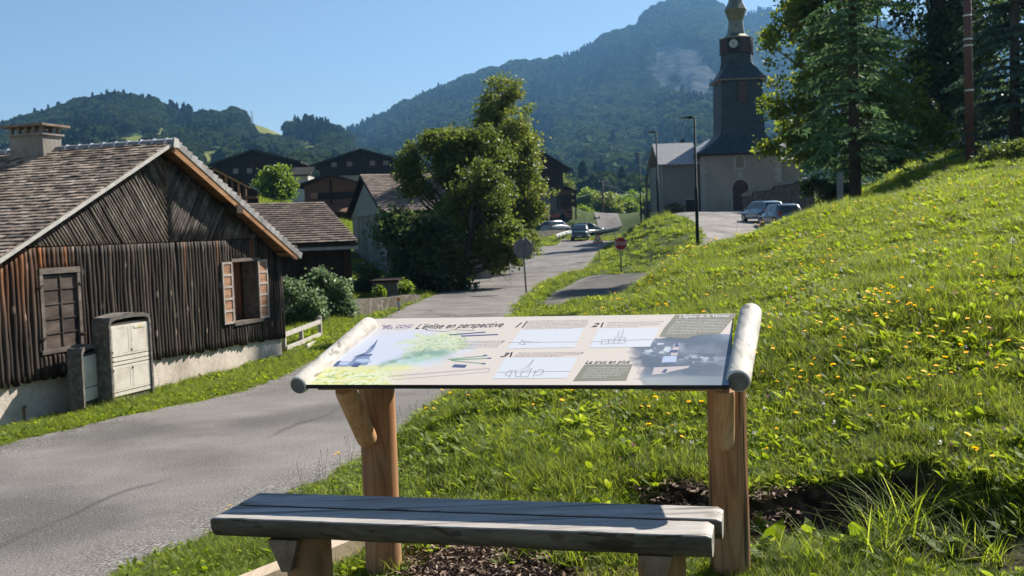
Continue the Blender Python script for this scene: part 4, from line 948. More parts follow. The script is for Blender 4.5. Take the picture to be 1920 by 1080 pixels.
# ------------------------------------------------------------------ wooden rail fence beyond the barn
m_rail = wood('rail_wood', [(.38, .35, .31), (.52, .48, .44), (.62, .58, .53)], 'x', 8, .8)
fz = h1(-4.0, 20.5); fa = P(528, 655, 19.2); fb = P(601, 648, 21.6); fence = thing('rail_fence', [fa[0], fa[1], h1(fa[0], fa[1])], 'short sloping fence of bleached wooden rails joining the corner of the log barn', 'fence')
def seg_beam(a, b, hgt_, th): 
    d = norm(b-a); s_ = norm(np.array([-d[1], d[0], 0]))*th/2; mb = MB(); mb.prism([a-s_-[0, 0, hgt_/2], b-s_-[0, 0, hgt_/2], b-s_+[0, 0, hgt_/2], a-s_+[0, 0, hgt_/2]], s_*2); return mb
for q0, q1, nm in (((527, 630), (600, 603), 'rail'), ((538, 653), (601, 627), 'rail'), ((575, 650), (601, 638), 'rail')):
    seg_beam(P(*q0, 19.4), P(*q1, 21.4), .085, .03).build(nm, m_rail, fence)
for x_, y0_, y1_, Y_ in ((599, 593, 660, 21.45), (564, 612, 660, 20.4), (532, 625, 665, 19.5)):
    a = P(x_, y0_, Y_+.06); mb = MB(); mb.box((a[0], a[1], (a[2]+h1(a[0], a[1])-.2)/2), (.07, .07, a[2]-h1(a[0], a[1])+.2)); mb.build('fence_post', m_rail, fence)
# ------------------------------------------------------------------ church
m_cream = mat('church_render', [(.20, .185, .16), (.27, .25, .215), (.33, .305, .265)], .5, .95, .4, 6, stain=(.25, (.17, .155, .135), .6), bdist=.05)
m_greyr = mat('grey_render', [(.17, .165, .155), (.22, .215, .20)], .6, .95, .3, 6, stain=(.3, (.14, .135, .125), .6))
m_quoin = mat('quoin_stone', [(.26, .25, .23), (.36, .345, .32)], 1.2, .9, .3)
m_tslate = mat('tower_slate', [(.012, .019, .027), (.022, .033, .043), (.036, .05, .062)], 2.5, .65, .4, 14, var=.15, spec=.4)
m_nslate = mat('nave_slate', [(.21, .21, .22), (.30, .30, .31), (.38, .38, .39)], 5, .55, .4, 20, var=.25)
m_tin = mat('spire_copper', [(.11, .115, .08), (.17, .17, .12), (.24, .235, .18)], 1.2, .42, .15, 8, metal=.65, spec=.5)
m_wdk = mat('dark_wood', [(.018, .013, .011), (.038, .028, .022)], 3, .9, .2, spec=.1)
m_louv = mat('louvre_wood', [(.10, .06, .05), (.17, .11, .09)], 5, .8, .2)
CY = 98.0; cbz = P(1385, 395, CY)[2]
church = thing('church', [P(1385, 395, CY)[0], CY+5, cbz], 'church with slate clock tower and metal spire at the top of the car park', 'church')
def C3(px, py, dy=0):   # a point of the facade plane, pushed back by dy
    q = P(px, py, CY); return q+np.array([0, dy, 0])
def zc_(py): return P(1385, py, CY)[2]
def xc_(px): return P(px, 250, CY)[0]
def boxw(mb, x0, x1, y0, y1, z0, z1): mb.box(((x0+x1)/2, (y0+y1)/2, (z0+z1)/2), (x1-x0, y1-y0, z1-z0)); return mb
X0, X1 = xc_(1311), xc_(1463); ZT = zc_(288)
# facade with real openings for the door and the window
def arch_pts(cx, hw, zb, zs, n=9): return [(cx-hw, zb)]+[(cx-hw*math.cos(t), zs+hw*math.sin(t)) for t in np.linspace(0, math.pi, n)]+[(cx+hw, zb)]
def arch_solid(mb, cx, hw, zb, zs, y0, y1, hw_in=None, zbin=None):
    o = arch_pts(cx, hw, zb, zs)
    if hw_in is None: mb.prism([(x, y0, z) for x, z in o], (0, y1-y0, 0)); return
    i = arch_pts(cx, hw_in, zb if zbin is None else zbin, zs)
    for k in range(len(o)-1): mb.prism([(o[k][0], y0, o[k][1]), (o[k+1][0], y0, o[k+1][1]), (i[k+1][0], y0, i[k+1][1]), (i[k][0], y0, i[k][1])], (0, y1-y0, 0))
wall = MB(); boxw(wall, X0, X1, CY, CY+16, cbz-1.5, ZT+.35); wall.build('wall', m_cream, church)
dx = xc_(1386); dhw = (xc_(1401)-xc_(1371))/2; dzs = zc_(352)
d_ = MB(); arch_solid(d_, dx, dhw+.16, cbz-.2, dzs, CY-.08, CY+.1, dhw); dfr = d_.build('door_surround', m_quoin, church)
d_ = MB(); arch_solid(d_, dx, dhw, cbz-.2, dzs, CY-.03, CY+.05); door = d_.build('door', mat('church_door', [(.035, .02, .017), (.06, .035, .03)], 3, .7, .2, stretch=(1, 1, .1)), church)
mb = MB()
for x_ in (-.5, 0, .5): boxw(mb, dx+x_*dhw-.02, dx+x_*dhw+.02, CY-.045, CY-.031, cbz, dzs)
mb.box((dx, CY-.04, dzs), (dhw*2, .02, .06)); mb.build('door_panel', m_wdk, door)
mb = MB(); mb.prism([(dx-.28, CY-.09, dzs+dhw+.25), (dx+.28, CY-.09, dzs+dhw+.25), (dx+.12, CY-.09, dzs+dhw+.75), (dx-.12, CY-.09, dzs+dhw+.75)], (0, .1, 0)); mb.build('keystone', m_quoin, church)
wx = xc_(1385.5); whw = .37; wz0, wz1 = zc_(314), zc_(299)
mb = MB(); arch_solid(mb, wx, whw+.16, wz0-.15, wz1, CY-.06, CY+.1, whw); mb.box((wx, CY-.02, wz0-.1), (whw*2+.4, .14, .16)); wsur = mb.build('window_surround', m_quoin, church)
mb = MB(); arch_solid(mb, wx, whw, wz0, wz1, CY-.02, CY+.05); wnd = mb.build('window', glass('church_glass', (.03, .03, .02)), church)
mb = MB()
for k in range(5): mb.box((wx, CY-.03, wz0+.12+k*.2), (whw*2, .02, .05))
mb.build('window_bars', mat('ochre_bar', [(.12, .10, .05), (.16, .14, .07)], 5, .7, .1), wnd)
mb = MB(); rnd = random.Random(11)
for sd2 in (0, 1):
    k = 0; z = cbz; mb = MB()
    while z < ZT-.3:
        hh = .36; w0 = .42 if k % 2 else .62
        boxw(mb, X0-.03, X0+w0, CY-.035, CY+.2, z, z+hh-.03) if sd2 == 0 else boxw(mb, X1-w0, X1+.03, CY-.035, CY+.2, z, z+hh-.03); z += hh; k += 1
    mb.build('quoins', m_quoin, church)
mb = MB(); boxw(mb, X0-.2, X1+.2, CY-.05, CY+.3, cbz-1.5, cbz+.5); 
mb = MB(); mb.tube([(X0-.12, CY-.1, cbz), (X0-.12, CY-.1, ZT)], .06, 8); mb.build('downpipe', m_wdk, church)
# nave roof behind, with its front hip swept up into the tower
TY = CY+3.2; thw = (P(1425, 205, TY-2.2)[0]-P(1340, 205, TY-2.2)[0])/2*.93; tcx = P(1382, 140, TY)[0]; tx0, tx1 = tcx-thw, tcx+thw; tcy = TY
xcF, zcF = xc_, zc_
def xc_(px): return tcx+(px-1382)*TY/FPX
def zc_(py): return P(1382, py, TY)[2]
def xcf(px): return xcF(px)
ex0, ex1 = X0-.42, X1+.45; zE = zcF(287); zTb = zc_(250); tyf = tcy-thw
mb = MB(); rings = []
for t in np.linspace(0, 1, 9):      # flared skirt
    k = t; fl = (1-k)**1.55; z = zE+(zTb+.2-zE)*k
    xl = tx0+(ex0-tx0)*fl; xr_ = tx1+(ex1-tx1)*fl; yf = tyf+(CY-.55-tyf)*fl; yb = tcy+thw+ (1-k)*1.5
    rings.append([(xl, yf, z), (xr_, yf, z), (xr_, yb, z), (xl, yb, z)])
mb.loft(rings, False); mb.build('skirt_roof', m_tslate, church)
mb = MB(); boxw(mb, ex0+.1, ex1-.1, CY-.5, CY+.5, zE-.16, zE-.01); mb.build('soffit', m_wdk, church)
nz = zcF(236)
mb = MB(); mb.prism([(ex0-.05, CY+.9, zE-.05), (ex1+.05, CY+.9, zE-.05), ((ex0+ex1)/2, CY+2.2, nz)], (0, 15, 0)); mb.build('nave_roof', m_nslate, church)
# lean-to on the left
xcT, zcT = xc_, zc_; xc_, zc_ = xcF, zcF
ax0 = xc_(1238); az0 = zc_(399); awt = zc_(303)
mb = MB(); boxw(mb, ax0, X0-.001, CY+.3, CY+8, cbz-1.5, awt); left_w = mb.build('annex_wall', m_greyr, church)
at_ = P(1274, 270, CY+3.6)[2]
mb = MB(); a = (xc_(1232), CY-.25, zc_(305)); mb.prism([a, (X0-.0, CY-.25, zc_(305)), (X0-.0, CY+3.6, at_), (xc_(1232), CY+3.6, at_), ], (0, 0, .09)); mb.prism([(xc_(1232), CY+3.61, at_), (X0, CY+3.61, at_), (X0, CY+8.4, zc_(305)), (xc_(1232), CY+8.4, zc_(305))], (0, 0, .09)); mb.build('annex_roof', m_nslate, church)
mb = MB(); boxw(mb, xc_(1283), xc_(1300), CY+.22, CY+.36, cbz-.5, zc_(371)); mb.build('annex_door', m_wdk, church)
mb = MB(); boxw(mb, xc_(1281.3), xc_(1283), CY+.2, CY+.36, cbz-.5, zc_(369)); boxw(mb, xc_(1281.3), xc_(1302), CY+.2, CY+.36, zc_(371), zc_(369)); mb.build('door_frame', m_quoin, church)
mb = MB(); mb.tube([(ax0+.1, CY+.2, cbz), (ax0+.1, CY+.2, awt)], .06, 8); mb.build('downpipe', m_quoin, church)
mb = MB(); boxw(mb, xc_(1294.5), xc_(1299), CY+5, CY+5.6, at_-.3, zc_(249)); mb.build('annex_chimney', m_wdk, church)
# right transept
mb = MB(); boxw(mb, X1+.001, xc_(1520), CY+3, CY+10, cbz-1, zc_(303)); mb.build('transept_wall', m_cream, church)
mb = MB(); mb.prism([(X1-.2, CY+2.6, zc_(302)), (xc_(1524), CY+2.6, zc_(302)), (xc_(1510), CY+6.5, zc_(262)), (X1-.2, CY+6.5, zc_(262))], (0, 0, .12)); mb.build('transept_roof', m_nslate, church)
# tower
xc_, zc_ = xcT, zcT
zs0 = zTb; zs1 = zc_(156)
mb = MB(); mb.loft([[(tcx-thw*k, tcy-thw*k, z), (tcx+thw*k, tcy-thw*k, z), (tcx+thw*k, tcy+thw*k, z), (tcx-thw*k, tcy+thw*k, z)] for k, z in ((1.04, zs0-1.5), (1.03, zs0+.3), (1.0, zs0+1.5), (.985, zs1))], False); mb.build('tower_shaft', m_tslate, church)
lx = tcx; mb = MB(); lv0, lv1 = zc_(196), zc_(158.5)
mb.box((lx, tyf-.03, (lv0+lv1)/2), (.86, .1, lv1-lv0)); lo_ = mb.build('louvre_frame', m_wdk, church)
mb = MB()
for i in range(8):
    z = lv0+(i+.4)*(lv1-lv0)/8; mb.prism([(lx-.4, tyf-.22, z-.07), (lx+.4, tyf-.22, z-.07), (lx+.4, tyf-.082, z+.07), (lx-.4, tyf-.082, z+.07)], (0, 0, .035))
mb.build('louvre', m_louv, lo_)
# hipped eaves then octagonal belfry
orr = (xc_(1410.5)-xc_(1350))/2; ocx = tcx; z0_, z1_, z2_ = zc_(153), zc_(152), zc_(131)
def octa(r, z, cx=None, rot=0): return [((cx if cx is not None else ocx)+r*math.sin(math.pi*k/4+rot), tcy-r*math.cos(math.pi*k/4+rot), z) for k in range(8)]
def sq8(h, z): 
    o = []
    for k in range(8):
        a = math.pi*k/4; sx, sy = math.sin(a), -math.cos(a); m_ = max(abs(sx), abs(sy)); o.append((tcx+sx/m_*h, tcy+sy/m_*h, z))
    return o
mb = MB(); eh = thw*1.14; 
mb.loft([sq8(eh, z0_), sq8(eh*.985, z0_+.14), sq8(eh*.86, z0_+.45), sq8(thw*.72, z2_+.1), octa(orr*.98, z2_+.6)], False); mb.build('belfry_roof', m_tslate, church)
mb = MB(); mb.loft([sq8(eh*1.0, z0_-.1), sq8(eh*1.003, z0_-.002)], False); mb.build('eave_board', mat('eave_wood', [(.16, .12, .09), (.24, .19, .14)], 4, .7, .1), church)
mb = MB()
for sx in (-1, 1):
    mb2 = MB(); mb2.prism([(tcx+sx*thw*.97, tyf-.2, z0_-.12), (tcx+sx*(thw*1.12), tyf-.3, z0_-.12), (tcx+sx*(thw*1.12), tyf-.3, z0_-.5), (tcx+sx*thw*.99, tyf-.2, z0_-.35)], (0, .25, 0)); mb2.build('bracket', m_louv, church)
zo0, zo1, zo2 = zc_(136), zc_(104), zc_(72)
mb = MB(); mb.loft([octa(orr*1.0, zo0-.8), octa(orr*.985, zo1)], False); mb.build('belfry_base', m_tslate, church)
mb = MB(); mb.loft([octa(orr*.97, zo1+.001), octa(orr*.97, zo2)], False); bel = mb.build('belfry', m_wdk, church)
def oct_face(k, u, z, o=0):     # face between vertex k and k+1 ; u 0..1
    a = np.array(octa(orr*.975, 0)[k % 8]); b = np.array(octa(orr*.975, 0)[(k+1) % 8]); n = norm(np.array([(a+b)[0]/2-ocx, (a+b)[1]/2-tcy, 0])); q = a+(b-a)*u+n*o; q[2] = z; return q
for k in (0, 1, 6, -1):
    if k == -1: continue
    mb = MB()
    for i in range(9):
        z = zo1+.12+i*(zo2-zo1-.2)/9; mb.prism([oct_face(k, .1, z, .12), oct_face(k, .9, z, .12), oct_face(k, .9, z+.1, .0), oct_face(k, .1, z+.1, .0)], (0, 0, .03))
    mb.build('louvre', m_louv, bel)
for k in range(8):
    a = np.array(octa(orr*.985, zo1)[k]); b = np.array(octa(orr*.985, zo2)[k]); MB().tube([a, b], .09, 6).build('belfry_post', m_tslate, bel)
ck = 7; cc = oct_face(ck, .5, zc_(86), .05); cn = norm([cc[0]-ocx, cc[1]-tcy, 0])
mb = MB(); mb.tube([cc, cc+cn*.06], .52, 28); clb = mb.build('clock_backing', m_wdk, church)
mb = MB(); mb.tube([cc+cn*.061, cc+cn*.09], .41, 28); dial = mb.build('clock_face', mat('clock_white', [(.36, .38, .39), (.42, .43, .44)], 3, .5, .05), church)
tdir = np.array([-cn[1], cn[0], 0]); 
for nm, ang, ln_, wd_ in (('hour_hand', -42, .22, .07), ('minute_hand', 172, .33, .05)):
    t = math.radians(ang); d = tdir*math.sin(t)+np.array([0, 0, math.cos(t)]); s_ = np.cross(cn, d)*wd_/2; p = cc+cn*.095; MB().prism([p-d*.06-s_, p+d*ln_-s_*.5, p+d*ln_+s_*.5, p-d*.06+s_], cn*.01).build(nm, m_wdk, dial)
mb = MB()
for i in range(12): t = math.pi*i/6; d = tdir*math.sin(t)+np.array([0, 0, math.cos(t)]); s_ = np.cross(cn, d)*.018; p = cc+cn*.0915; mb.prism([p+d*.33-s_, p+d*.385-s_, p+d*.385+s_, p+d*.33+s_], cn*.006)
mb.build('hour_marks', m_wdk, dial)
W_ = lambda px: (xc_(px)-xc_(1380))*1.03
mb = MB(); mb.loft([octa(orr*1.07, zc_(74.5)), octa(orr*1.08, zc_(73)), octa(orr*.8, zc_(70)), octa(W_(1397.5), zc_(65.5)), octa(W_(1396), zc_(61))], False); mb.build('belfry_cap', m_tin, church)
mb = MB(); mb.loft([octa(W_(r_), zc_(y_)) for r_, y_ in ((1395.5, 62), (1394, 48), (1393, 40), (1400.5, 19), (1393, 4), (1390.5, -12), (1389, -40), (1386, -90), (1382.5, -150), (1380.5, -185))], False); mb.build('spire', m_tin, church)
mb = MB(); zz = zc_(-185); mb.tube([(ocx, tcy, zz), (ocx, tcy, zz+1.4)], .05, 6); mb.box((ocx, tcy, zz+.95), (.7, .07, .07)); mb.build('cross', m_wdk, church)

# churchyard retaining wall
m_stone = mat('old_stone', [(.04, .036, .03), (.09, .08, .068), (.17, .155, .135)], 2.2, .95, .9, 6, bdist=.08, stain=(.8, (.07, .065, .045), .6))
def stone_strip(pts_top, zb, th, seed=1):
    mb = MB(); rings = []
    pts_top = densify(pts_top, 8); n = len(pts_top)
    for i, p in enumerate(pts_top):
        p = np.array(p); d = norm(np.array(pts_top[min(i+1, n-1)])-np.array(pts_top[max(i-1, 0)])); s_ = norm([-d[1], d[0], 0])*th/2; j = .12*(float(fbm(i*.7, seed, 3))-.5)
        b = zb if np.isscalar(zb) else zb[min(i//8, len(zb)-1)]
        rings.append([p+s_+[0, 0, j], p-s_+[0, 0, j*1.2], np.array([*(p-s_*1.3)[:2], b]), np.array([*(p+s_*1.3)[:2], b])])
    mb.loft(rings, False); return mb
cw_ = thing('churchyard_wall', P(1450, 380, 84), 'rising grey stone retaining wall between the church and the spruce', 'stone wall')
stone_strip([P(1397, 366, 90), P(1420, 357, 88), P(1460, 346, 84), P(1500, 338, 80), P(1520, 337, 78)], 1.0, .5).build('masonry', m_stone, cw_)
mb = stone_strip([P(1397, 365, 90), P(1420, 356, 88), P(1460, 345, 84), P(1500, 337, 80), P(1520, 336, 78)], 3.3, .62); 
stone_strip([P(1397, 364, 90)+[0, 0, .06], P(1420, 355, 88)+[0, 0, .06], P(1460, 344, 84)+[0, 0, .06], P(1500, 336, 80)+[0, 0, .06], P(1520, 335, 78)+[0, 0, .06]], [P(1397, 368, 90)[2], P(1420, 359, 88)[2], P(1460, 348, 84)[2], P(1500, 338, 78)[2]], .62).build('coping', mat('coping_stone', [(.13, .12, .10), (.22, .205, .18)], 2, .9, .4), cw_)

# ------------------------------------------------------------------ houses
m_pl = mat('white_plaster', [(.42, .40, .37), (.55, .53, .49)], 1, .9, .2, stain=(.5, (.32, .30, .27), .5)); m_chal = mat('chalet_wood', [(.018, .010, .007), (.034, .02, .014), (.055, .034, .024)], 1.5, .95, .3, spec=.1, stretch=(6, 6, .3))
m_rbw = mat('red_brown_wood', [(.085, .035, .02), (.15, .065, .035), (.20, .09, .05)], 1.5, .8, .3, stretch=(6, 6, .4)); m_rfd = mat('dark_roof', [(.02, .018, .017), (.035, .031, .028), (.055, .048, .044)], 1.2, .9, .3, 10, spec=.15)
m_rfb = mat('brown_roof', [(.15, .115, .095), (.225, .18, .15), (.29, .235, .2)], 2.2, .85, .5, 12, bdist=.04, stretch=(1, 1, 3)); m_gl = glass('house_glass', (.05, .06, .075)); m_wf = flatmat('window_frame_white', (.5, .5, .48))
class House:
    def __init__(s, name, label, cat, c, yaw, W, D, zb, ze, zr, mwall, mroof, over=.8, split=None, mlow=None, group=None, thick=.22):
        """gable faces local -y ; c = middle of the front gable at ground level"""
        s.c = np.array([c[0], c[1], 0.]); s.X = np.array([math.cos(yaw), math.sin(yaw), 0]); s.Y = np.array([-math.sin(yaw), math.cos(yaw), 0]); s.W = W; s.ze = ze; s.zr = zr; s.zb = zb
        s.root = thing(name, [c[0], c[1], zb], label, cat, group)
        zs = split if split is not None else zb-2
        mb = MB(); mb.prism([s.p(-W/2, 0, zs), s.p(W/2, 0, zs), s.p(W/2, 0, ze), s.p(0, 0, zr), s.p(-W/2, 0, ze)], s.Y*D); s.wall = mb.build('wall', mwall, s.root)
        if split is not None:
            mb = MB(); mb.prism([s.p(-W/2+.1, .1, zb-2), s.p(W/2-.1, .1, zb-2), s.p(W/2-.1, .1, zs-.002), s.p(-W/2+.1, .1, zs-.002)], s.Y*(D-.2)); s.low = mb.build('lower_wall', mlow, s.root)
        k = (zr-ze)/(W/2); t = thick; mb = MB(); o = over; xe = W/2+o; zd = ze-k*o
        for sg in (-1, 1):
            mb.prism([s.p(0, -o, zr+.02), s.p(sg*xe, -o, zd+.02), s.p(sg*xe, -o, zd+t), s.p(0, -o, zr+t)], s.Y*(D+2*o))
        s.roof = mb.build('roof', mroof, s.root); s.D = D
    def p(s, x, y, z): return s.c+s.X*x+s.Y*y+np.array([0, 0, z])
    def rect(s, mb, x0, x1, z0, z1, y0, y1): mb.prism([s.p(x0, y0, z0), s.p(x1, y0, z0), s.p(x1, y0, z1), s.p(x0, y0, z1)], s.Y*(y1-y0)); return mb
    def window(s, x, z, w_, h_, m=None, fr=None, y=0):
        f = s.rect(MB(), x-w_/2, x+w_/2, z, z+h_, y-.06, y+.05).build('window', fr or m_wf, s.root); mb = MB(); g = .07
        s.rect(mb, x-w_/2+g, x-.03, z+g, z+h_-g, y-.075, y-.061).build('pane', m or m_gl, f); s.rect(MB(), x+.03, x+w_/2-g, z+g, z+h_-g, y-.075, y-.061).build('pane', m or m_gl, f); return f
    def balcony(s, x0, x1, z, dep=1.1, m=None, h_=1.0):
        m = m or m_chal; b = s.rect(MB(), x0, x1, z-.15, z, -dep, -.01).build('balcony', m, s.root); mb = MB(); s.rect(mb, x0, x1, z+h_-.1, z+h_, -dep, -dep+.08)
        n = int((x1-x0)/.28)
        for i in range(n): u = x0+(x1-x0)*i/n; s.rect(mb, u+.03, u+.21, z+.05, z+h_-.101, -dep+.01, -dep+.05)
        mb.build('railing', m, b)
def zpx(px, py, Y): return P(px, py, Y)[2]
def house_px(name, label, cat, Y, xl, xr, ye, xap, yap, yb, **kw):
    a = P(xl, ye, Y); b = P(xr, ye, Y); ap = P(xap, yap, Y); W = b[0]-a[0]-2*kw.get('over', .8)
    o = kw.get('over', .8); zr = ap[2]; zd = (a[2]+b[2])/2; k = (zr-zd)/(W/2+o); ze = zd+k*o
    return House(name, label, cat, [(a[0]+b[0])/2, Y+o], kw.pop('yaw', 0), W, kw.pop('D', 12), P((xl+xr)/2, yb, Y)[2], ze, zr, kw.pop('mwall', m_chal), kw.pop('mroof', m_rfd), **kw)
H = house_px('chalet', 'large dark timber chalet with wide low gable, above the small bright green tree', 'house', 150, 388, 564, 309, 476, 283, 378, split=zpx(476, 342, 150), mlow=m_pl, over=1.4, thick=.3, group='dark chalets on the rise')
for x_ in (-4.6, -2.5, 2.6, 4.8): H.window(x_, H.p(0, 0, zpx(476, 358, 150))[2]-.3, .9, 1.1)
for x_ in (-3, -1, 2.2, 4): H.window(x_, zpx(476, 325, 150), .8, .9, fr=m_rbw)
H.balcony(-5.5, 5.5, zpx(476, 337, 150), m=m_chal)
H = house_px('chalet', 'large dark timber chalet with white lower floor behind the red-brown shed', 'house', 148, 577, 776, 311, 675, 282, 372, split=zpx(675, 327, 148), mlow=m_pl, over=1.4, thick=.3, group='dark chalets on the rise')
for x_ in (-4.4, -2.6, .2, 2.4): H.window(x_, zpx(675, 342, 148), 1.0, 1.3, y=.1)
for x_ in (-4, -1.8, 1.5, 3.4): H.window(x_, zpx(675, 313, 148), .8, .9, fr=m_rbw)
H.balcony(-6, 6, zpx(675, 324, 148), m=m_chal)
H = house_px('red_brown_shed', 'red-brown boarded wooden shed with low gable in front of the second chalet', 'shed', 95, 553, 682, 350, 612, 329, 415, mwall=m_rbw, mroof=m_rfd, over=.7, D=9)
mb = MB(); xa_ = P(580, 360, 95)[0]-H.c[0]
H.rect(mb, xa_, xa_+.6, zpx(586, 372, 95), zpx(586, 361, 95), -.05, .03).build('hatch', m_shuto, H.root); H.rect(MB(), xa_+.65, xa_+4, zpx(620, 373, 95), zpx(620, 360, 95), -.04, .03).build('opening', m_wdk, H.root)
H.rect(MB(), -.08, .08, zpx(612, 395, 95), H.zr-.3, -.09, .02).build('gable_post', m_chal, H.root)
mb = MB(); a = P(600, 396, 93.5); b = P(672, 401, 93.5); mb.prism([a, b, b+[0, 2.5, .7], a+[0, 2.5, .7]], (0, 0, .12)); mb.build('lean_to_roof', m_rbw, H.root)
# slate-roofed shed between the chalets
mb = MB(); a = P(549, 345, 125); b = P(578, 345, 125)
t_ = thing('slate_shed', [(a[0]+b[0])/2, 126, a[2]], 'little grey shed with a plain slate slope between the two dark chalets', 'shed'); boxw(mb, a[0], b[0], 125, 129, a[2]-3, zpx(560, 330, 125)); mb.build('wall', m_pl, t_)
mb = MB(); z = zpx(560, 330, 125); mb.prism([(a[0]-.4, 124.6, z), (b[0]+.4, 124.6, z), (b[0]+.4, 127.5, zpx(560, 316, 127.5)), (a[0]-.4, 127.5, zpx(560, 316, 127.5))], (0, 0, .15)); mb.build('roof', m_rfd, t_)
# open timber shelter
t_ = thing('timber_shelter', P(430, 380, 62), 'open framed timber shelter with orange-brown gable rafters behind the barn roof', 'shelter'); Y = 62
ap = P(402, 316, Y); ev = P(468, 350, Y); ev0 = P(345, 345, Y); dirb = np.array([-2.2, 4.5, 0])
for e_ in (ev, ev0): MB().prism([ap, e_, e_+[0, 0, .14], ap+[0, 0, .14]], dirb).build('roof_slope', m_rfd, t_)
for e_ in (ev, ev0): MB().prism([ap-[0, .05, .12], e_-[0, .05, .12], e_-[0, .05, 0], ap-[0, .05, 0]], (0, .05, 0)).build('rafter', m_barge, t_)
for t in (.12, .3, .48, .66, .84): q = ap+(ev-ap)*t; MB().box((q[0], q[1]+.2, q[2]-1.7), (.14, .14, 3.2)).build('stud', m_barge if t in (.3, .66) else m_rbw, t_)
q = (ap+ev)/2; MB().box((q[0]+.1, Y+.2, q[2]-1.2), (2.6, .12, .14)).build('cross_rail', m_rbw, t_); MB().prism([ap+[0, 2, -.2], ev+[0, 2, -.2], ev+[0, 2, -3], ap+[0, 2, -4]], (0, .1, 0)).build('back_wall', m_chal, t_)
# tiled barn next to the log barn
Y2 = 31.0; rA = P(606, 380, Y2+3.2); b2 = math.radians(24); rd2 = np.array([math.cos(b2), math.sin(b2), 0]); e2 = P(692, 453, Y2-.3); 
barn2 = thing('tiled_barn', [P(600, 560, 33)[0], 33, -.6], 'low dark barn with brown tiled roof and deep eaves, behind the log barn', 'barn')
dn = (e2-rA)-rd2*np.dot(e2-rA, rd2); Ln = 9.0
def tiled(name, top, dnv, rdv, L_, parent, mt, pitch=.22, seed=0, back=True):
    mb = MB(); Ld = np.linalg.norm(dnv); dv = dnv/Ld; nr_ = np.cross(dv, rdv); nr_ = nr_ if nr_[2] > 0 else -nr_; rn = random.Random(seed); n = int(Ld/pitch)
    for c in range(n):
        x = -(c % 2)*.15
        while x < L_:
            mb.var = rn.random(); x1 = min(x+.3, L_); x0 = max(x, 0); p = top+rdv*(-x0)*1+dv*(c*pitch); q = -rdv*(x1-x0-.012)
            mb.prism([p+nr_*.005, p+dv*pitch*1.25+nr_*(.045+rn.random()*.012), p+dv*pitch*1.25+nr_*.045+q, p+nr_*.005+q], nr_*.02); x += .3
    return mb.build(name, mt, parent)
m_tile = mat('brown_tile', [(.10, .075, .062), (.16, .122, .10), (.21, .165, .14)], 3, .85, .3, 20, var=.35)
rt2 = rA+rd2*np.dot(e2-rA, rd2)*.5; rt2 = rA
off = rd2*(np.dot(e2-rA, rd2)*0)
shear_edge = rA; roof2 = MB().prism([rA, rA+dn, rA+dn-rd2*Ln, rA-rd2*Ln], (0, 0, -.10)).build('roof', m_rfd, barn2)
tiled('roof_tiles', rA+[0, 0, .005], dn, rd2, Ln, roof2, m_tile)
bk = dn.copy(); hn = bk[:2].copy(); bk = np.array([-hn[0], -hn[1], dn[2]]); MB().prism([rA, rA+bk, rA+bk-rd2*Ln, rA-rd2*Ln], (0, 0, -.10)).build('back_slope', m_rfd, roof2)
inset = dn/np.linalg.norm(dn); hv = norm([inset[0], inset[1], 0])
w0 = rA+dn*.90; w0 = w0-rd2*.12; wa = np.array([w0[0], w0[1], -1.5]); wb = wa-rd2*(Ln-1); ht_ = w0[2]-.12+1.5
MB().prism([wa, wb, wb-hv*5.5, wa-hv*5.5], (0, 0, ht_)).build('wall', m_wdk, barn2)
MB().prism([w0-[0, 0, .1], w0-hv*5.5-[0, 0, .1], rA-rd2*.5-[0, 0, .12]], -rd2*.15).build('gable_wall', m_wdk, barn2)
for i in range(6):
    p = wa+hv*.03-rd2*(.1+i*1.25); MB().prism([p, p-rd2*.16, p-rd2*.16+hv*.06, p+hv*.06], (0, 0, ht_)).build('wall_post', m_chal, barn2)
MB().prism([rA+dn*.97-[0, 0, .12], rA+dn*.99-[0, 0, .12], rA+dn*.99-rd2*Ln-[0, 0, .12], rA+dn*.97-rd2*Ln-[0, 0, .12]], (0, 0, -.09)).build('gutter', m_zinc, roof2)
# stone house with the sunlit tiled roof
c0 = P(714, 397, 50); ya = math.radians(19); rx = np.array([math.cos(ya), math.sin(ya), 0]); gy_ = np.array([-math.sin(ya), math.cos(ya), 0]); GD = 9.0; GL = 5.2
ap3 = PP(684, 325, c0+gy_*GD/2, np.array([math.cos(ya), math.sin(ya), 0])); zr3 = ap3[2]; ze3 = c0[2]+.1
stone = thing('stone_house', [c0[0], c0[1], -1.1], 'old stone house with pale grey gable and sunlit tiled roof beside the broad tree', 'house')
m_oldgrey = mat('old_grey_wall', [(.14, .14, .135), (.21, .205, .195), (.28, .27, .255)], .7, .95, .4, 6, stretch=(1, 1, .4), stain=(.5, (.10, .095, .085), .6))
c3 = np.array([c0[0], c0[1], 0])+rx*.35+gy_*.4
MB().prism([c3+[0, 0, -2], c3+gy_*GD+[0, 0, -2], c3+gy_*GD+[0, 0, ze3], c3+gy_*GD/2+[0, 0, zr3-.15], c3+[0, 0, ze3]], rx*GL).build('wall', m_oldgrey, stone)
MB().prism([c3-rx*.06+gy_*.0+[0, 0, ze3-.2], c3-rx*.06+gy_*GD+[0, 0, ze3-.2], c3-rx*.06+gy_*GD/2+[0, 0, zr3-.25]], rx*.055).build('gable_boards', mat('grey_boards', [(.20, .21, .215), (.28, .29, .29)], 2, .8, .3, stretch=(8, 8, .3)), stone)
ev3 = np.array([c0[0], c0[1], c0[2]]); rg3 = np.array([*(c3+gy_*GD/2-rx*.35)[:2], zr3]); dn3 = ev3-rg3; dn3 = dn3-rx*np.dot(dn3, rx)
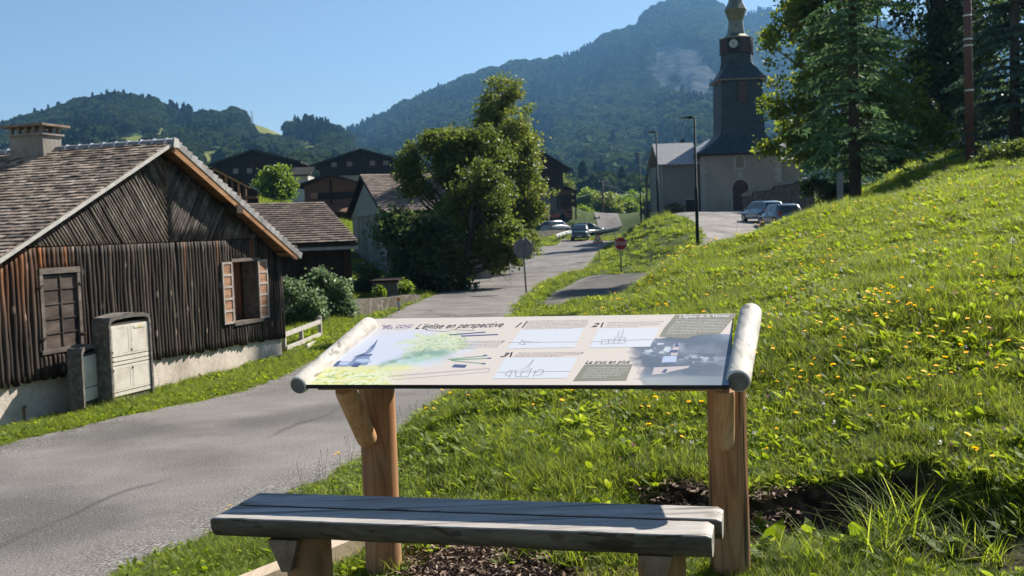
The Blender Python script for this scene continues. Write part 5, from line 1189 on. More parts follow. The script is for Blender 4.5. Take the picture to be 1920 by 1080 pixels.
rf3 = MB().prism([rg3, rg3+dn3, rg3+dn3+rx*(GL+.7), rg3+rx*(GL+.7)], (0, 0, -.12)).build('roof', m_rfd, stone)
m_tile2 = mat('tan_tile', [(.17, .13, .11), (.25, .195, .165), (.32, .26, .22)], 3, .85, .3, 20, var=.3)
tiled('roof_tiles', rg3+rx*(GL+.7)+[0, 0, .005], dn3, rx, GL+.7, rf3, m_tile2, seed=4)
bk3 = dn3.copy(); h_ = gy_*np.dot(dn3, gy_); bk3 = dn3-2*h_; MB().prism([rg3, rg3+bk3, rg3+bk3+rx*(GL+.7), rg3+rx*(GL+.7)], (0, 0, -.12)).build('back_slope', m_rfd, rf3)
for u, z_, w_, h_ in ((.9, -.55, .5, 1.0), (2.1, -.55, .35, .8), (2.9, -.55, .35, .8), (1.2, 1.1, .6, .9)):
    p = c3+rx*u-gy_*.03+[0, 0, z_]; f_ = MB().prism([p, p+rx*w_, p+rx*w_+[0, 0, h_], p+[0, 0, h_]], gy_*.06).build('opening', m_wdk, stone)
# house at the bend
H = house_px('village_house', 'dark timber house on a plaster base with side balcony, above the bus at the bend', 'house', 140, 935, 1070, 320, 1004, 277, 412, split=zpx(1030, 350, 140), mlow=m_greyr, mwall=m_chal, mroof=m_rfd, over=1.0, D=11)
H.W
for px_ in (1018, 1028): H.window(P(px_, 360, 140)[0]-H.c[0], zpx(px_, 372, 140), .8, 1.4, y=.1, fr=m_wdk)
H.rect(MB(), P(1044, 360, 140)[0]-H.c[0], P(1046, 360, 140)[0]-H.c[0], zpx(1045, 395, 140), zpx(1045, 340, 140), -.15, -.03).build('downpipe', m_wdk, H.root)
xl_ = P(1050, 360, 139)[0]; xr_ = P(1076, 360, 139)[0]; an = MB(); boxw(an, xl_, xr_-.3, 139, 145, zpx(1060, 412, 139), zpx(1060, 357, 139)); an = an.build('annex', m_rbw, H.root)
mb = MB(); mb.prism([(xl_-.6, 138, zpx(1050, 344, 138)), (xr_+.5, 138, zpx(1080, 360, 138)), (xr_+.5, 138, zpx(1080, 358, 138)), (xl_-.6, 138, zpx(1050, 342, 138))], (0, 7.5, 0)); mb.build('annex_roof', m_rfd, H.root)
for yy in (372, 385): boxw(MB(), xl_, xr_+.2, 137.8, 138.95, zpx(1060, yy+2.2, 138), zpx(1060, yy, 138)).build('balcony_floor', m_chal, H.root); boxw(MB(), xl_, xr_+.2, 137.75, 137.85, zpx(1060, yy, 138), zpx(1060, yy-6, 138)).build('railing', m_chal, H.root)
boxw(MB(), xr_, xr_+.2, 137.8, 138, zpx(1076, 412, 138), zpx(1076, 358, 138)).build('post', m_chal, H.root)
# cottage gable left of the church
H = house_px('cottage', 'small grey cottage gable with dark roof tucked left of the church lean-to', 'house', 118, 1213, 1262, 401, 1243, 371, 412, mwall=m_greyr, mroof=m_rfd, over=.5, D=6, thick=.15); H.window(P(1228, 398, 118)[0]-H.c[0], zpx(1228, 403, 118), .6, .7, fr=m_wdk)

# ------------------------------------------------------------------ road signs
m_galv = mat('galvanised', [(.16, .16, .165), (.24, .24, .245)], 6, .5, .1, metal=.6); m_back = mat('sign_back', [(.15, .15, .15), (.21, .21, .205)], 5, .55, .1, metal=.3); m_red = mat('sign_red', [(.36, .02, .018), (.42, .03, .025)], 5, .4, .02); m_white = mat('sign_white', [(.62, .62, .6), (.68, .68, .66)], 4, .45, .02); m_black = mat('sign_black', [(.015, .015, .015), (.025, .025, .025)], 4, .5, 0)
def ngon(c, r, n, nx, up, rot, thick, nn):
    return [c+nx*r*math.sin(rot+2*math.pi*k/n)+up*r*math.cos(rot+2*math.pi*k/n) for k in range(n)]
def sign_text(txt, c, nx, up, size, m_, parent, nn):
    cu = bpy.data.curves.new('t', 'FONT'); cu.body = txt; cu.align_x = 'CENTER'; cu.align_y = 'CENTER'; cu.size = 1; cu.offset = .012; tmp = bpy.data.objects.new('t', cu); COL.objects.link(tmp)
    me = bpy.data.meshes.new_from_object(tmp.evaluated_get(bpy.context.evaluated_depsgraph_get())); bpy.data.objects.remove(tmp); co = np.empty(len(me.vertices)*3); me.vertices.foreach_get('co', co); co = co.reshape(-1, 3)
    V = c+co[:, 0:1]*nx*size+co[:, 1:2]*up*size+nn*.012-root_loc(parent); me.vertices.foreach_set('co', V.astype(np.float32).ravel()); me.materials.clear(); me.materials.append(m_); me.update(); o = bpy.data.objects.new('lettering', me); link(o); o.parent = parent
up_ = np.array([0, 0, 1.])
def make_sign(name, label, px, py, Y, r, n, rot, face, base_py, yaw=0, cat='road sign', tilt=0, lean=0):
    c = P(px, py, Y); b = P(px+lean, base_py, Y); root = thing(name, [b[0], b[1], h1(b[0], b[1])], label, cat)
    nn = np.array([math.sin(yaw), -math.cos(yaw), 0]) if face else np.array([math.sin(yaw), math.cos(yaw), 0]); nx = np.cross(up_, nn)*(1); nx = np.array([-nn[1], nn[0], 0]) 
    MB().tube([[b[0], b[1], root.location[2]-.2], c+up_*r*.9-nn*.04], .032, 8).build('pole', m_galv if face else m_back, root)
    return root, c, nn, nx
root, c, nn, nx = make_sign('road_sign', 'grey back of an octagonal road sign on a leaning pole beside the junction', 981, 466, 38.5, .4, 8, 0, False, 552, yaw=.25, lean=6)
pl = MB().prism(ngon(c, .4, 8, nx, up_, math.pi/8, 0, nn), nn*.02).build('sign_plate', m_back, root); MB().prism(ngon(c+nn*.021, .4, 8, nx, up_, math.pi/8, 0, nn), nn*.003).build('sign_face', m_red, pl)
for dz in (-.16, .16): MB().box(c-nn*.02+up_*dz, (.5, .03, .04), [nx, nn, up_]).build('bracket', m_galv, pl)
root, c, nn, nx = make_sign('stop_sign', 'red octagonal road sign reading STOP at the foot of the grass bank', 1164, 457, 49.5, .31, 8, 0, True, 507)
pl = MB().prism(ngon(c, .325, 8, nx, up_, math.pi/8, 0, nn), nn*.02).build('sign_plate', m_white, root); MB().prism(ngon(c+nn*.021, .30, 8, nx, up_, math.pi/8, 0, nn), nn*.004).build('sign_face', m_red, pl); sign_text('STOP', c+nn*.016, nx, up_, .235, m_white, pl, nn)
root, c, nn, nx = make_sign('junction_warning_sign', 'small red-bordered triangular crossroads warning sign leaning beside the road', 1121, 450, 70, .4, 3, 0, True, 474, yaw=-.1, lean=3)
pl = MB().prism(ngon(c, .44, 3, nx, up_, 0, 0, nn), nn*.02).build('sign_plate', m_red, root); MB().prism(ngon(c+nn*.021, .30, 3, nx, up_, 0, 0, nn), nn*.004).build('sign_face', m_white, pl)
for a in (.75, -.75): d = nx*math.sin(a)+up_*math.cos(a); s_ = np.cross(nn, d)*.03; q = c+nn*.026-up_*.03; MB().prism([q-d*.16-s_, q+d*.16-s_, q+d*.16+s_, q-d*.16+s_], nn*.004).build('cross_symbol', m_black, pl)
# small orange and white marker post by the verge
b = P(748, 577, 30); b[2] = h1(b[0], b[1]); mk = thing('marker_post', b, 'thin marker post with an orange and white plate on the left verge', 'marker post'); MB().tube([b-[0, 0, .2], b+[0, 0, .36]], .02, 8).build('pole', m_galv, mk)
MB().box(b+[0, 0, .22], (.11, .02, .13)).build('white_plate', m_white, mk); MB().box(b+[0, 0, .335], (.11, .02, .10)).build('orange_plate', mat('orange', [(.7, .25, .04), (.75, .3, .05)], 4, .5, 0), mk)

# ------------------------------------------------------------------ street lamps
m_lamp = mat('lamp_paint', [(.006, .02, .02), (.012, .03, .03)], 5, .7, .05, spec=.15)
def lamp(label, px_t, py_t, px_b, py_b, Y, hx):
    b = P(px_b, py_b, Y); b[2] = h1(b[0], b[1]); top = P(px_t, py_t, Y)[2]; r = thing('street_lamp', b, label, 'street lamp', 'green street lamps along the car park'); z = np.array([0, 0, 1.]); H_ = top-b[2]
    MB().tube([b-z*.3, b+z*(H_*.45), b+z*(H_*.452), b+z*H_], [.085, .08, .055, .05], 10).build('pole', m_lamp, r)
    a = b+z*(H_-.02); d = np.array([-hx, -.25, 0.]); d = norm(d); MB().tube([a-d*.06, a+d*.25+z*.02], .03, 8).build('arm', m_lamp, r)
    s_ = np.cross(d, z)*.13; q = a+d*.12; hd = MB().loft([[q-s_*.5-z*.03, q+s_*.5-z*.03, q+s_*.5+z*.05, q-s_*.5+z*.05], [q+d*.22-s_-z*.03, q+d*.22+s_-z*.03, q+d*.22+s_*.8+z*.07, q+d*.22-s_*.8+z*.07], [q+d*.55-s_-z*.04, q+d*.55+s_-z*.04, q+d*.55+s_*.8+z*.0, q+d*.55-s_*.8+z*.0]], False).build('lamp_head', m_lamp, r)
    MB().box(q+d*.38-z*.042, (.28, .18, .012), [d, np.cross(z, d), z]).build('diffuser', mat('diffuser', [(.4, .4, .38), (.45, .45, .42)], 3, .3, 0), hd)
lamp('tall dark green street lamp standing nearest, in front of the church door side', 1301, 220, 1308, 458, 50, 1)
lamp('dark green street lamp at the corner of the church lean-to', 1237, 247, 1234.5, 406, 73, 1)
lamp('farthest dark green street lamp, beside the wooden pole and the cottage', 1206, 288, 1202, 409, 97, 1)

# ------------------------------------------------------------------ utility poles and wires
m_pole = mat('creosote', [(.06, .045, .038), (.12, .09, .075), (.18, .14, .12)], 5, .85, .4, stretch=(1, 1, .1))
def upole(label, px_t, py_t, px_b, Y, r, base_z=None, m_=m_pole, ins=True, zt=None):
    b = P(px_b, 400, Y); b[2] = h1(b[0], b[1]) if base_z is None else base_z; t = P(px_t, py_t, Y); rt_ = thing('utility_pole', b, label, 'utility pole'); MB().tube([b-[0, 0, .4], t], [r*1.1, r*.85], 10).build('pole', m_, rt_)
    if ins:
        MB().box(t-[0, 0, .25], (1.1, .09, .09)).build('crossarm', m_, rt_)
        for x in (-.48, 0, .48): MB().tube([t+[x, 0, -.2], t+[x, 0, -.02]], [.05, .03], 6).build('insulator', m_white, rt_)
    return rt_, t
pA, tA = upole('weathered wooden utility pole rising from the bright bushes', 1130, 338, 1130, 150, .14)
pB, tB = upole('pale wooden utility pole beside the farthest street lamp', 1212, 328, 1212, 105, .12, ins=False)
pC, tC = upole('tall reddish-brown pole with bright bands in front of the dark spruces', 1811, -160, 1820, 31.5, .12, ins=False, m_=mat('red_pole', [(.10, .045, .038), (.16, .075, .06)], 5, .6, .2, stretch=(1, 1, .1)))
for py_ in (30, 74, 86, 170): q = P(1817-(170-py_)*.025, py_, 31.5); MB().tube([q-[0, 0, .02], q+[0, 0, .03]], .132, 10).build('band', m_white, pC)
def wire(a, b, sag, n=12):
    return [np.asarray(a)*(1-t)+np.asarray(b)*t-np.array([0, 0, sag*4*t*(1-t)]) for t in np.linspace(0, 1, n)]
for i, (x, b_) in enumerate(((-.48, P(1236, 372, 120)), (0, P(1236, 378, 120)), (.48, P(1236, 384, 120)))):
    tag(MB().tube(wire(tA+[x, 0, -.02], b_, .5), .022, 4).build('overhead_wire', m_galv), ['upper', 'middle', 'lower'][i]+' of three thin wires sloping right from the wooden pole above the bushes', 'wire', 'overhead wires')
tag(MB().tube(wire(tA+[0, 0, -.6], tB-[0, 0, .2], .6), .02, 4).build('overhead_wire', m_galv), 'thin wire rising from the pole in the bushes to the pole by the farthest lamp', 'wire', 'overhead wires')
tag(MB().tube(wire(tA+[0, 0, -1.2], P(1000, 371, 139), .8), .02, 4).build('overhead_wire', m_galv), 'thin wire from the pole in the bushes to the dark timber house', 'wire', 'overhead wires')
# concrete fence posts at the edge of the meadow
m_cpost = mat('post_concrete', [(.16, .165, .17), (.24, .245, .25)], 8, .85, .3)
b = on_ground(1577, 27); t = P(1576, 325, 27); q = thing('concrete_post', b, 'square grey concrete post at the crest of the meadow, left of the spruce trunk', 'post', 'posts at the meadow edge'); MB().box((b[0], b[1], (b[2]-.3+t[2])/2), (.13, .13, t[2]-b[2]+.3)).build('shaft', m_cpost, q); MB().loft([[(b[0]-.065, b[1]-.065, t[2]), (b[0]+.065, b[1]-.065, t[2]), (b[0]+.065, b[1]+.065, t[2]), (b[0]-.065, b[1]+.065, t[2])], [(b[0]-.01, b[1]-.01, t[2]+.04), (b[0]+.01, b[1]-.01, t[2]+.04), (b[0]+.01, b[1]+.01, t[2]+.04), (b[0]-.01, b[1]+.01, t[2]+.04)]], False).build('post_cap', m_cpost, q)
b = on_ground(1649, 27); t = P(1649, 362, 27); q = thing('fence_stake', b, 'thin low stake in the grass right of the spruce trunk', 'post', 'posts at the meadow edge'); MB().tube([b-[0, 0, .3], [b[0], b[1], t[2]]], .03, 6).build('shaft', m_rail, q)

# ------------------------------------------------------------------ guard rail, back road wall, shelter, board, glare disc
gr = thing('guard_rail', P(1075, 440, 122), 'curved steel guard rail round the outside of the road bend', 'guard rail'); pts = [P(1043, 456, 104), P(1052, 448, 109), P(1065, 441, 116), P(1085, 438, 121), P(1110, 435.5, 124), P(1140, 434.5, 125), P(1160, 434, 125.5)]
pts = [np.array([p[0], p[1], h1(p[0], p[1])+.62]) for p in densify(pts, 5)]
for i, p in enumerate(pts): pts[i][2] = np.mean([q[2] for q in pts[max(0, i-3):i+4]])
mb = MB(); rings = []
for i, p in enumerate(pts):
    d = norm(pts[min(i+1, len(pts)-1)]-pts[max(i-1, 0)]); s_ = norm([-d[1], d[0], 0])
    rings.append([p+s_*o_+np.array([0, 0, z_]) for o_, z_ in ((0, .16), (-.05, .10), (0, .0), (-.05, -.10), (0, -.16), (.02, -.16), (-.02, -.10), (.02, 0), (-.02, .10), (.02, .16))])
mb.loft(rings, False); mb.build('rail', mat('rail_steel', [(.36, .37, .37), (.48, .49, .49)], 3, .45, .1, metal=.5), gr)
for p in pts[::3]: MB().box(p+[.05, .08, -.35], (.08, .08, .8)).build('rail_post', m_galv, gr)
bw = thing('bridge_wall', P(1020, 445, 112), 'dark masonry retaining wall below the parked cars at the bend', 'stone wall'); stone_strip([P(1005, 434, 110), P(1030, 432, 116), P(1060, 432, 124), P(1100, 431, 128), P(1160, 431, 130)], -3, .4, 5).build('masonry', m_stone, bw)
t_ = thing('bus_shelter', P(1084, 425, 150), 'small pale-roofed bus shelter right of the bus', 'shelter'); a = P(1078, 400, 150); b = P(1089, 400, 150)
MB().prism([a+[-.3, -.8, 0], b+[.3, -.8, 0], b+[.1, 1, .35], a+[-.1, 1, .35]], (0, 0, .12)).build('roof', m_pl, t_); MB().box(((a[0]+b[0])/2, 151, a[2]-1.3), (b[0]-a[0], .1, 2.6)).build('back_wall', m_rbw, t_)
for x in (a[0], b[0]): MB().box((x, 149.6, a[2]-1.3), (.12, .12, 2.6)).build('post', m_chal, t_)
t_ = thing('notice_board', P(1119, 430, 140), 'dark framed notice board on two legs beyond the guard rail', 'notice board'); 
for x in (1114, 1124): a = P(x, 407, 140); MB().box((a[0], 140, a[2]-.9), (.1, .1, 2.2)).build('leg', m_wdk, t_)
a = P(1119, 412, 140); MB().box(a, (.8, .08, .62)).build('frame', m_wdk, t_); MB().box(a-[0, .045, 0], (.62, .01, .45)).build('poster', m_greyr, t_)
c = P(1115.5, 427, 118); t_ = thing('glare_disc', [c[0], c[1], h1(c[0], c[1])], 'small round bright traffic mirror just right of the oncoming car', 'traffic mirror'); MB().tube([c-[0, .03, 0], c], .18, 20).build('glare', mat('glare', [(.85, .85, .85), (.9, .9, .9)], 1, .12, 0, metal=.9), t_); MB().tube([[c[0], c[1]+.03, c[2]-1.8], c], .03, 6).build('pole', m_galv, t_)  # polished disc on an added pole, standing in for a glare beside the car
for px_, py_, nm in ((1030, 382, 'flag_pole'), (1099, 403, 'sign_mast')):
    b = P(px_, 425, 120); b[2] = h1(b[0], b[1]); t = P(px_, py_, 120); q = thing(nm, b, 'thin pale mast in front of the bus' if px_ == 1030 else 'thin pale mast beside the dark blue car at the bend', 'mast', 'pale masts at the bend'); MB().tube([b-[0, 0, .5], [b[0], b[1], t[2]]], .05, 6).build('shaft', m_quoin, q); MB().tube([[b[0], b[1], t[2]], [b[0], b[1], t[2]+.12]], .07, 6).build('cap', m_quoin, q)
# low stone wall with dry plants along the stream garden
sw = thing('garden_stone_wall', P(700, 590, 29), 'low dry stone wall along the left verge below the stone house', 'stone wall')
stone_strip([P(640, 578, 26), P(665, 563, 28.5), P(700, 560, 31), P(740, 557, 33), P(775, 553, 36)], -2, .5, 8).build('masonry', mat('dry_stone', [(.05, .045, .035), (.11, .095, .075), (.22, .19, .15)], 3.2, .95, 1., 9, bdist=.1), sw)
ts_ = thing('stone_outhouse', P(725, 556, 37), 'low flat-roofed stone outhouse in the shade below the broad tree', 'outhouse'); a = P(697, 530, 37); b = P(745, 530, 37)
boxw(MB(), a[0], b[0], 37, 39.5, -2, a[2]).build('wall', mat('shade_stone', [(.10, .10, .095), (.16, .155, .15)], 2, .95, .6, 7), ts_); boxw(MB(), a[0]-.05, b[0]+.05, 36.93, 39.6, a[2]+.002, a[2]+.07).build('roof_slab', m_wdk, ts_)
# mast on the hill is placed with the hills

# ------------------------------------------------------------------ vehicles
def paint_m(name, c): return mat(name, [c, tuple(q*1.1 for q in c)], 2, .3, 0, spec=.5, coat=.7)
m_tyre = mat('tyre', [(.012, .012, .012), (.02, .02, .02)], 9, .8, .2); m_rim = mat('rim', [(.3, .3, .31), (.4, .4, .41)], 5, .35, 0, metal=.7); m_hl = mat('headlight', [(.75, .77, .8), (.8, .8, .85)], 5, .12, 0); m_tl = mat('taillight', [(.35, .02, .02), (.4, .03, .03)], 5, .2, 0); m_plate = flatmat('number_plate', (.55, .55, .5)); m_gls = glass('car_glass', (.02, .026, .032), .05); m_trim = mat('car_trim', [(.02, .02, .022), (.03, .03, .03)], 5, .6, 0)
def car(name, label, px, Y, head, L_=4.1, W=1.75, Hh=1.5, col=(.3, .35, .4), kind='hatch', cat='car', group=None, z=None):
    b = P(px, 430, Y); zg = h1(b[0], b[1])+.02 if z is None else z; r = thing(name, [b[0], b[1], zg], label, cat, group, rz=head); pm = paint_m('paint_'+kind, col)
    # local x forward, y left ; lower body sections
    st = [(-.5, .30, .62, .80), (-.485, .24, .80, .90), (-.40, .2, .92, .97), (-.2, .19, .96, 1), (.05, .19, .95, 1), (.22, .19, .90, 1), (.36, .2, .80, .97), (.46, .22, .70, .90), (.495, .28, .58, .78)]
    if kind == 'mpv': st = [(x, a, zt+.08, w) for x, a, zt, w in st]
    rings = []
    for x, zb, zt, ww in st:
        h = W/2*ww; zt *= Hh/1.45; rings.append([(x*L_, -h*.93, zb), (x*L_, -h, zb+.14), (x*L_, -h, (zb+zt)/2+.04), (x*L_, -h*.95, zt-.06), (x*L_, -h*.8, zt), (x*L_, h*.8, zt), (x*L_, h*.95, zt-.06), (x*L_, h, (zb+zt)/2+.04), (x*L_, h, zb+.14), (x*L_, h*.93, zb)])
    body = MB(); body.loft(rings, True); body = body.build('body', pm, r, local=True)
    zb_ = .86*Hh/1.45; g = [(-.47, .0, 0), (-.40, .80, 1), (-.30, .96, 1), (0, 1.0, 1), (.10, .95, 1), (.30, 0, 0)] if kind != 'mpv' else [(-.48, 0, 0), (-.44, .9, 1), (-.3, 1, 1), (.04, 1., 1), (.14, .93, 1), (.36, 0, 0)]
    if kind == 'mpv': zb_ += .08
    gr_ = []
    for x, t, _ in g:
        z_ = zb_-.02+(Hh-zb_)*t; hw = W/2*(.93-.19*t); gr_.append([(x*L_, -W/2*.92, zb_-.06), (x*L_, -hw, z_-.03*t), (x*L_, -hw*.8, z_+.012*t), (x*L_, hw*.8, z_+.012*t), (x*L_, hw, z_-.03*t), (x*L_, W/2*.92, zb_-.06)])
    cab = MB(); cab.loft(gr_, True); cab = cab.build('cabin', pm, r, local=True)
    def glassquad(pts, nm='window'): 
        mb = MB(); mb.quad(*pts); mb.build(nm, m_gls, cab, local=True)
    f0, f1 = g[-1], g[-2]; xf0 = f0[0]*L_; xf1 = f1[0]*L_; e = .02; zt1 = zb_+(Hh-zb_)*f1[1]
    lerp = lambda a, b, t: a+(b-a)*t
    for (x0, x1, zt, sg, nm) in ((xf0, xf1, zt1, 1, 'windscreen'), (g[0][0]*L_, g[1][0]*L_, zb_+(Hh-zb_)*g[1][1], -1, 'rear_window')):
        a_ = (lerp(x0, x1, .1)+sg*.03, lerp(zb_, zt, .1)+.02); c_ = (lerp(x0, x1, .9)+sg*.03, lerp(zb_, zt, .9)+.02); glassquad([(a_[0], -W*.40, a_[1]), (a_[0], W*.40, a_[1]), (c_[0], W*.325, c_[1]), (c_[0], -W*.325, c_[1])], nm)
    for sg in (-1, 1):
        for (xa_, xb_) in ((-.33, -.13), (-.115, .09)):
            q = []
            for x, t in ((xa_-.03 if xa_ < -.3 else xa_, .08), (xb_+(.10 if xb_ > 0 else 0), .08), (xb_, .84), (xa_, .84)): q.append((x*L_, sg*(W/2*(.93-.19*t)+.012), zb_+(Hh-zb_)*t))
            glassquad(q if sg > 0 else q[::-1])
    for x in (-.32, .31):
        for sg in (-1, 1):
            w_ = MB().tube([(x*L_, sg*(W/2-.2), .31), (x*L_, sg*(W/2+.01), .31)], .31, 20).build('wheel', m_tyre, r, local=True); MB().tube([(x*L_, sg*(W/2+.0), .31), (x*L_, sg*(W/2+.025), .31)], .19, 12).build('rim', m_rim, w_, local=True)
    for sg in (-1, 1):
        MB().loft([[(.462*L_, sg*W*.30, .60), (.462*L_, sg*W*.46, .62), (.462*L_, sg*W*.46, .76), (.462*L_, sg*W*.30, .72)], [(.492*L_, sg*W*.28, .60), (.475*L_, sg*W*.44, .62), (.465*L_, sg*W*.44, .75), (.480*L_, sg*W*.28, .71)]], False).build('headlight', m_hl, r, local=True)
        MB().box((-.478*L_, sg*W*.40, .80*Hh/1.45), (.08, .16, .26)).build('taillight', m_tl, r, local=True)
        MB().box((.16*L_, sg*(W/2+.09), zb_+.08), (.12, .18, .13)).build('wing_mirror', pm, r, local=True)
    MB().box((.497*L_, 0, .40), (.02, .5, .11)).build('number_plate', m_plate, r, local=True); MB().box((-.503*L_, 0, .52), (.02, .5, .11)).build('number_plate', m_plate, r, local=True)
    MB().box((.487*L_, 0, .30), (.07, W*.72, .16)).build('grille', m_trim, r, local=True); MB().box((-.49*L_, 0, .32), (.07, W*.8, .16)).build('bumper', m_trim, r, local=True)
    return r
PIh = math.pi/2
car('parked_car', 'light blue hatchback parked at the edge of the car park, farther of the two', 1430, 74, PIh+.22, 4.0, 1.72, 1.46, (.13, .22, .30), group='cars in the car park', z=h1(*P(1430, 430, 74)[:2])+.06)
car('parked_car', 'dark blue-grey hatchback half hidden by meadow flowers, nearer of the two', 1463, 68, PIh+.10, 4.0, 1.75, 1.46, (.05, .085, .12), group='cars in the car park', z=h1(*P(1463, 430, 68)[:2])+.06)
car('car', 'dark teal people carrier driving towards the camera at the road bend', 1088, 108, -PIh-.12, 4.3, 1.78, 1.62, (.035, .07, .08), 'mpv', group='cars at the bend')
car('car', 'silver-white hatchback seen from behind in front of the bus', 1043, 124, PIh-.75, 4.0, 1.7, 1.5, (.22, .235, .25), group='cars at the bend')
car('car', 'dark blue car passing behind the people carrier', 1101, 128, .25, 4.3, 1.75, 1.45, (.035, .06, .10), group='cars at the bend')
# coach
b = P(1036, 430, 139); bz = h1(b[0], b[1]); bus = thing('coach', [b[0], b[1], bz], 'red and dark glazed bus with pale roof standing behind the silver car', 'bus'); m_busr = paint_m('bus_red', (.38, .03, .02)); m_busg = paint_m('bus_pale', (.42, .50, .48)); m_busd = paint_m('bus_green', (.03, .07, .06))
xl_ = P(985, 425, 139)[0]; xr_ = P(1074, 425, 139)[0]; y0 = 138.5; zt = P(1050, 395, 139)[2]; zb0 = bz+.4; 
boxw(MB(), xl_, xr_, y0, y0+2.5, zb0, bz+1.3).build('lower_body', m_busr, bus); boxw(MB(), xl_+.03, xr_-.03, y0+.02, y0+2.48, bz+1.301, zt-.35).build('upper_body', m_busd, bus)
mb = MB(); mb.loft([[(xl_, y0, zt-.349), (xr_, y0, zt-.349), (xr_, y0+2.5, zt-.349), (xl_, y0+2.5, zt-.349)], [(xl_, y0, zt-.1), (xr_, y0, zt-.1), (xr_, y0+2.5, zt-.1), (xl_, y0+2.5, zt-.1)], [(xl_+.3, y0+.3, zt), (xr_-.3, y0+.3, zt), (xr_-.3, y0+2.2, zt), (xl_+.3, y0+2.2, zt)]], False); mb.build('roof', m_busg, bus)
for i in range(4): x = xl_+.2+i*1.32; boxw(MB(), x, x+1.2, y0-.01, y0+.015, bz+1.4, zt-.5).build('window', m_gls, bus)
boxw(MB(), xr_-.75, xr_-.15, y0-.012, y0+.0, zb0+.1, zt-.5).build('door', m_gls, bus)
boxw(MB(), xl_, xr_-.9, y0-.008, y0, bz+1.0, bz+1.12).build('stripe', mat('bus_yellow', [(.6, .4, .05), (.62, .42, .06)], 4, .4, 0), bus)
for x in (xl_+1.2, xr_-1.3): MB().tube([(x, y0-.02, bz+.48), (x, y0+.25, bz+.48)], .46, 18).build('wheel', m_tyre, bus)
boxw(MB(), xr_+.001, xr_+.02, y0+.2, y0+2.3, bz+1.35, zt-.45).build('windscreen', m_gls, bus)
# ------------------------------------------------------------------ trees
m_bark = mat('bark', [(.035, .028, .022), (.075, .06, .048), (.12, .10, .08)], 4, .95, .8, 14, stretch=(1, 1, .3))
lf_maple = leafmat('leaves_maple', (0.0417, 0.0671, 0.0179), (0.0745, 0.1118, 0.0239), (0.1267, 0.1565, 0.0373), .42, spec=.3)
lf_lime = leafmat('leaves_lime', (0.0633, 0.0950, 0.0222), (0.1029, 0.1426, 0.0284), (0.1900, 0.2060, 0.0474), .45, spec=.3)
lf_dark = leafmat('leaves_dark', (0.0280, 0.0500, 0.0180), (0.0500, 0.0840, 0.0260), (0.0800, 0.1200, 0.0360), .35, spec=.3)
lf_bright = leafmat('leaves_bright', (0.0660, 0.1100, 0.0198), (0.0990, 0.1650, 0.0275), (0.1430, 0.2090, 0.0440), .5, spec=.3)
lf_shrub = leafmat('leaves_shrub', (0.0600, 0.1020, 0.0420), (0.1020, 0.1560, 0.0720), (0.1800, 0.2400, 0.1320), .4, rough=.4, spec=.5)
lf_back = leafmat('leaves_backlit', (0.0575, 0.0978, 0.0172), (0.0978, 0.1437, 0.0230), (0.1725, 0.1898, 0.0403), .58, spec=.2)
lf_needle = leafmat('needles', (0.0478, 0.0955, 0.0478), (0.0817, 0.1534, 0.0682), (0.1534, 0.2387, 0.1022), .22, rough=.7, spec=.1)
lf_needle2 = leafmat('needles_blue', (0.0300, 0.0600, 0.0420), (0.0600, 0.1020, 0.0720), (0.1125, 0.1650, 0.1200), .15, rough=.7, spec=.12)
def rand_quads(c, n, size, rng, up=.3, aspect=.62):
    """n leaf faces at centres c (n,3)"""
    a = rng.normal(size=(n, 3)); a[:, 2] *= 1-up; a /= np.linalg.norm(a, axis=1)[:, None]
    b = rng.normal(size=(n, 3)); b -= a*(a*b).sum(1)[:, None]; b /= np.linalg.norm(b, axis=1)[:, None]
    s = size*rng.uniform(.6, 1.35, n)[:, None]; l = a*s*.5; w_ = b*s*.5*aspect
    return np.stack([c-l, c-l*.1+w_, c+l, c-l*.1-w_], 1)
def crown_pts(blobs, n, rng, clump, nclump, gap=.42, seed=0, shell=.5):
    """leaf centres gathered in clumps spread over ellipsoids"""
    vol = np.array([b[3]*b[4]*b[5] for b in blobs])**.75; pr = vol/vol.sum(); bi = rng.choice(len(blobs), nclump*2, p=pr); B = np.array([b[:6] for b in blobs])[bi]
    d = rng.normal(size=(nclump*2, 3)); d /= np.linalg.norm(d, axis=1)[:, None]; r = rng.uniform(shell, 1.0, nclump*2)**.8*(1+.18*(rng.random(nclump*2)-.5))
    r = r*(.38+1.15*fbm(d[:, 0]*2.4+d[:, 1]+9+bi*3.1, d[:, 2]*2.6+d[:, 1]*.7+9, 4, seed)); c = B[:, :3]+d*B[:, 3:6]*r[:, None]
    nz = fbm(c[:, 0]/clump*.42+50, (c[:, 2]+c[:, 1]*.6)/clump*.42+50, 3, seed); c = c[nz > gap-.0][:nclump]
    k = max(1, n//max(len(c), 1)); cc = np.repeat(c, k, 0); o = rng.normal(size=cc.shape)*clump*np.array([.62, .62, .42]); cv = np.repeat(rng.random(len(c)), k)
    return cc+o, cv, c
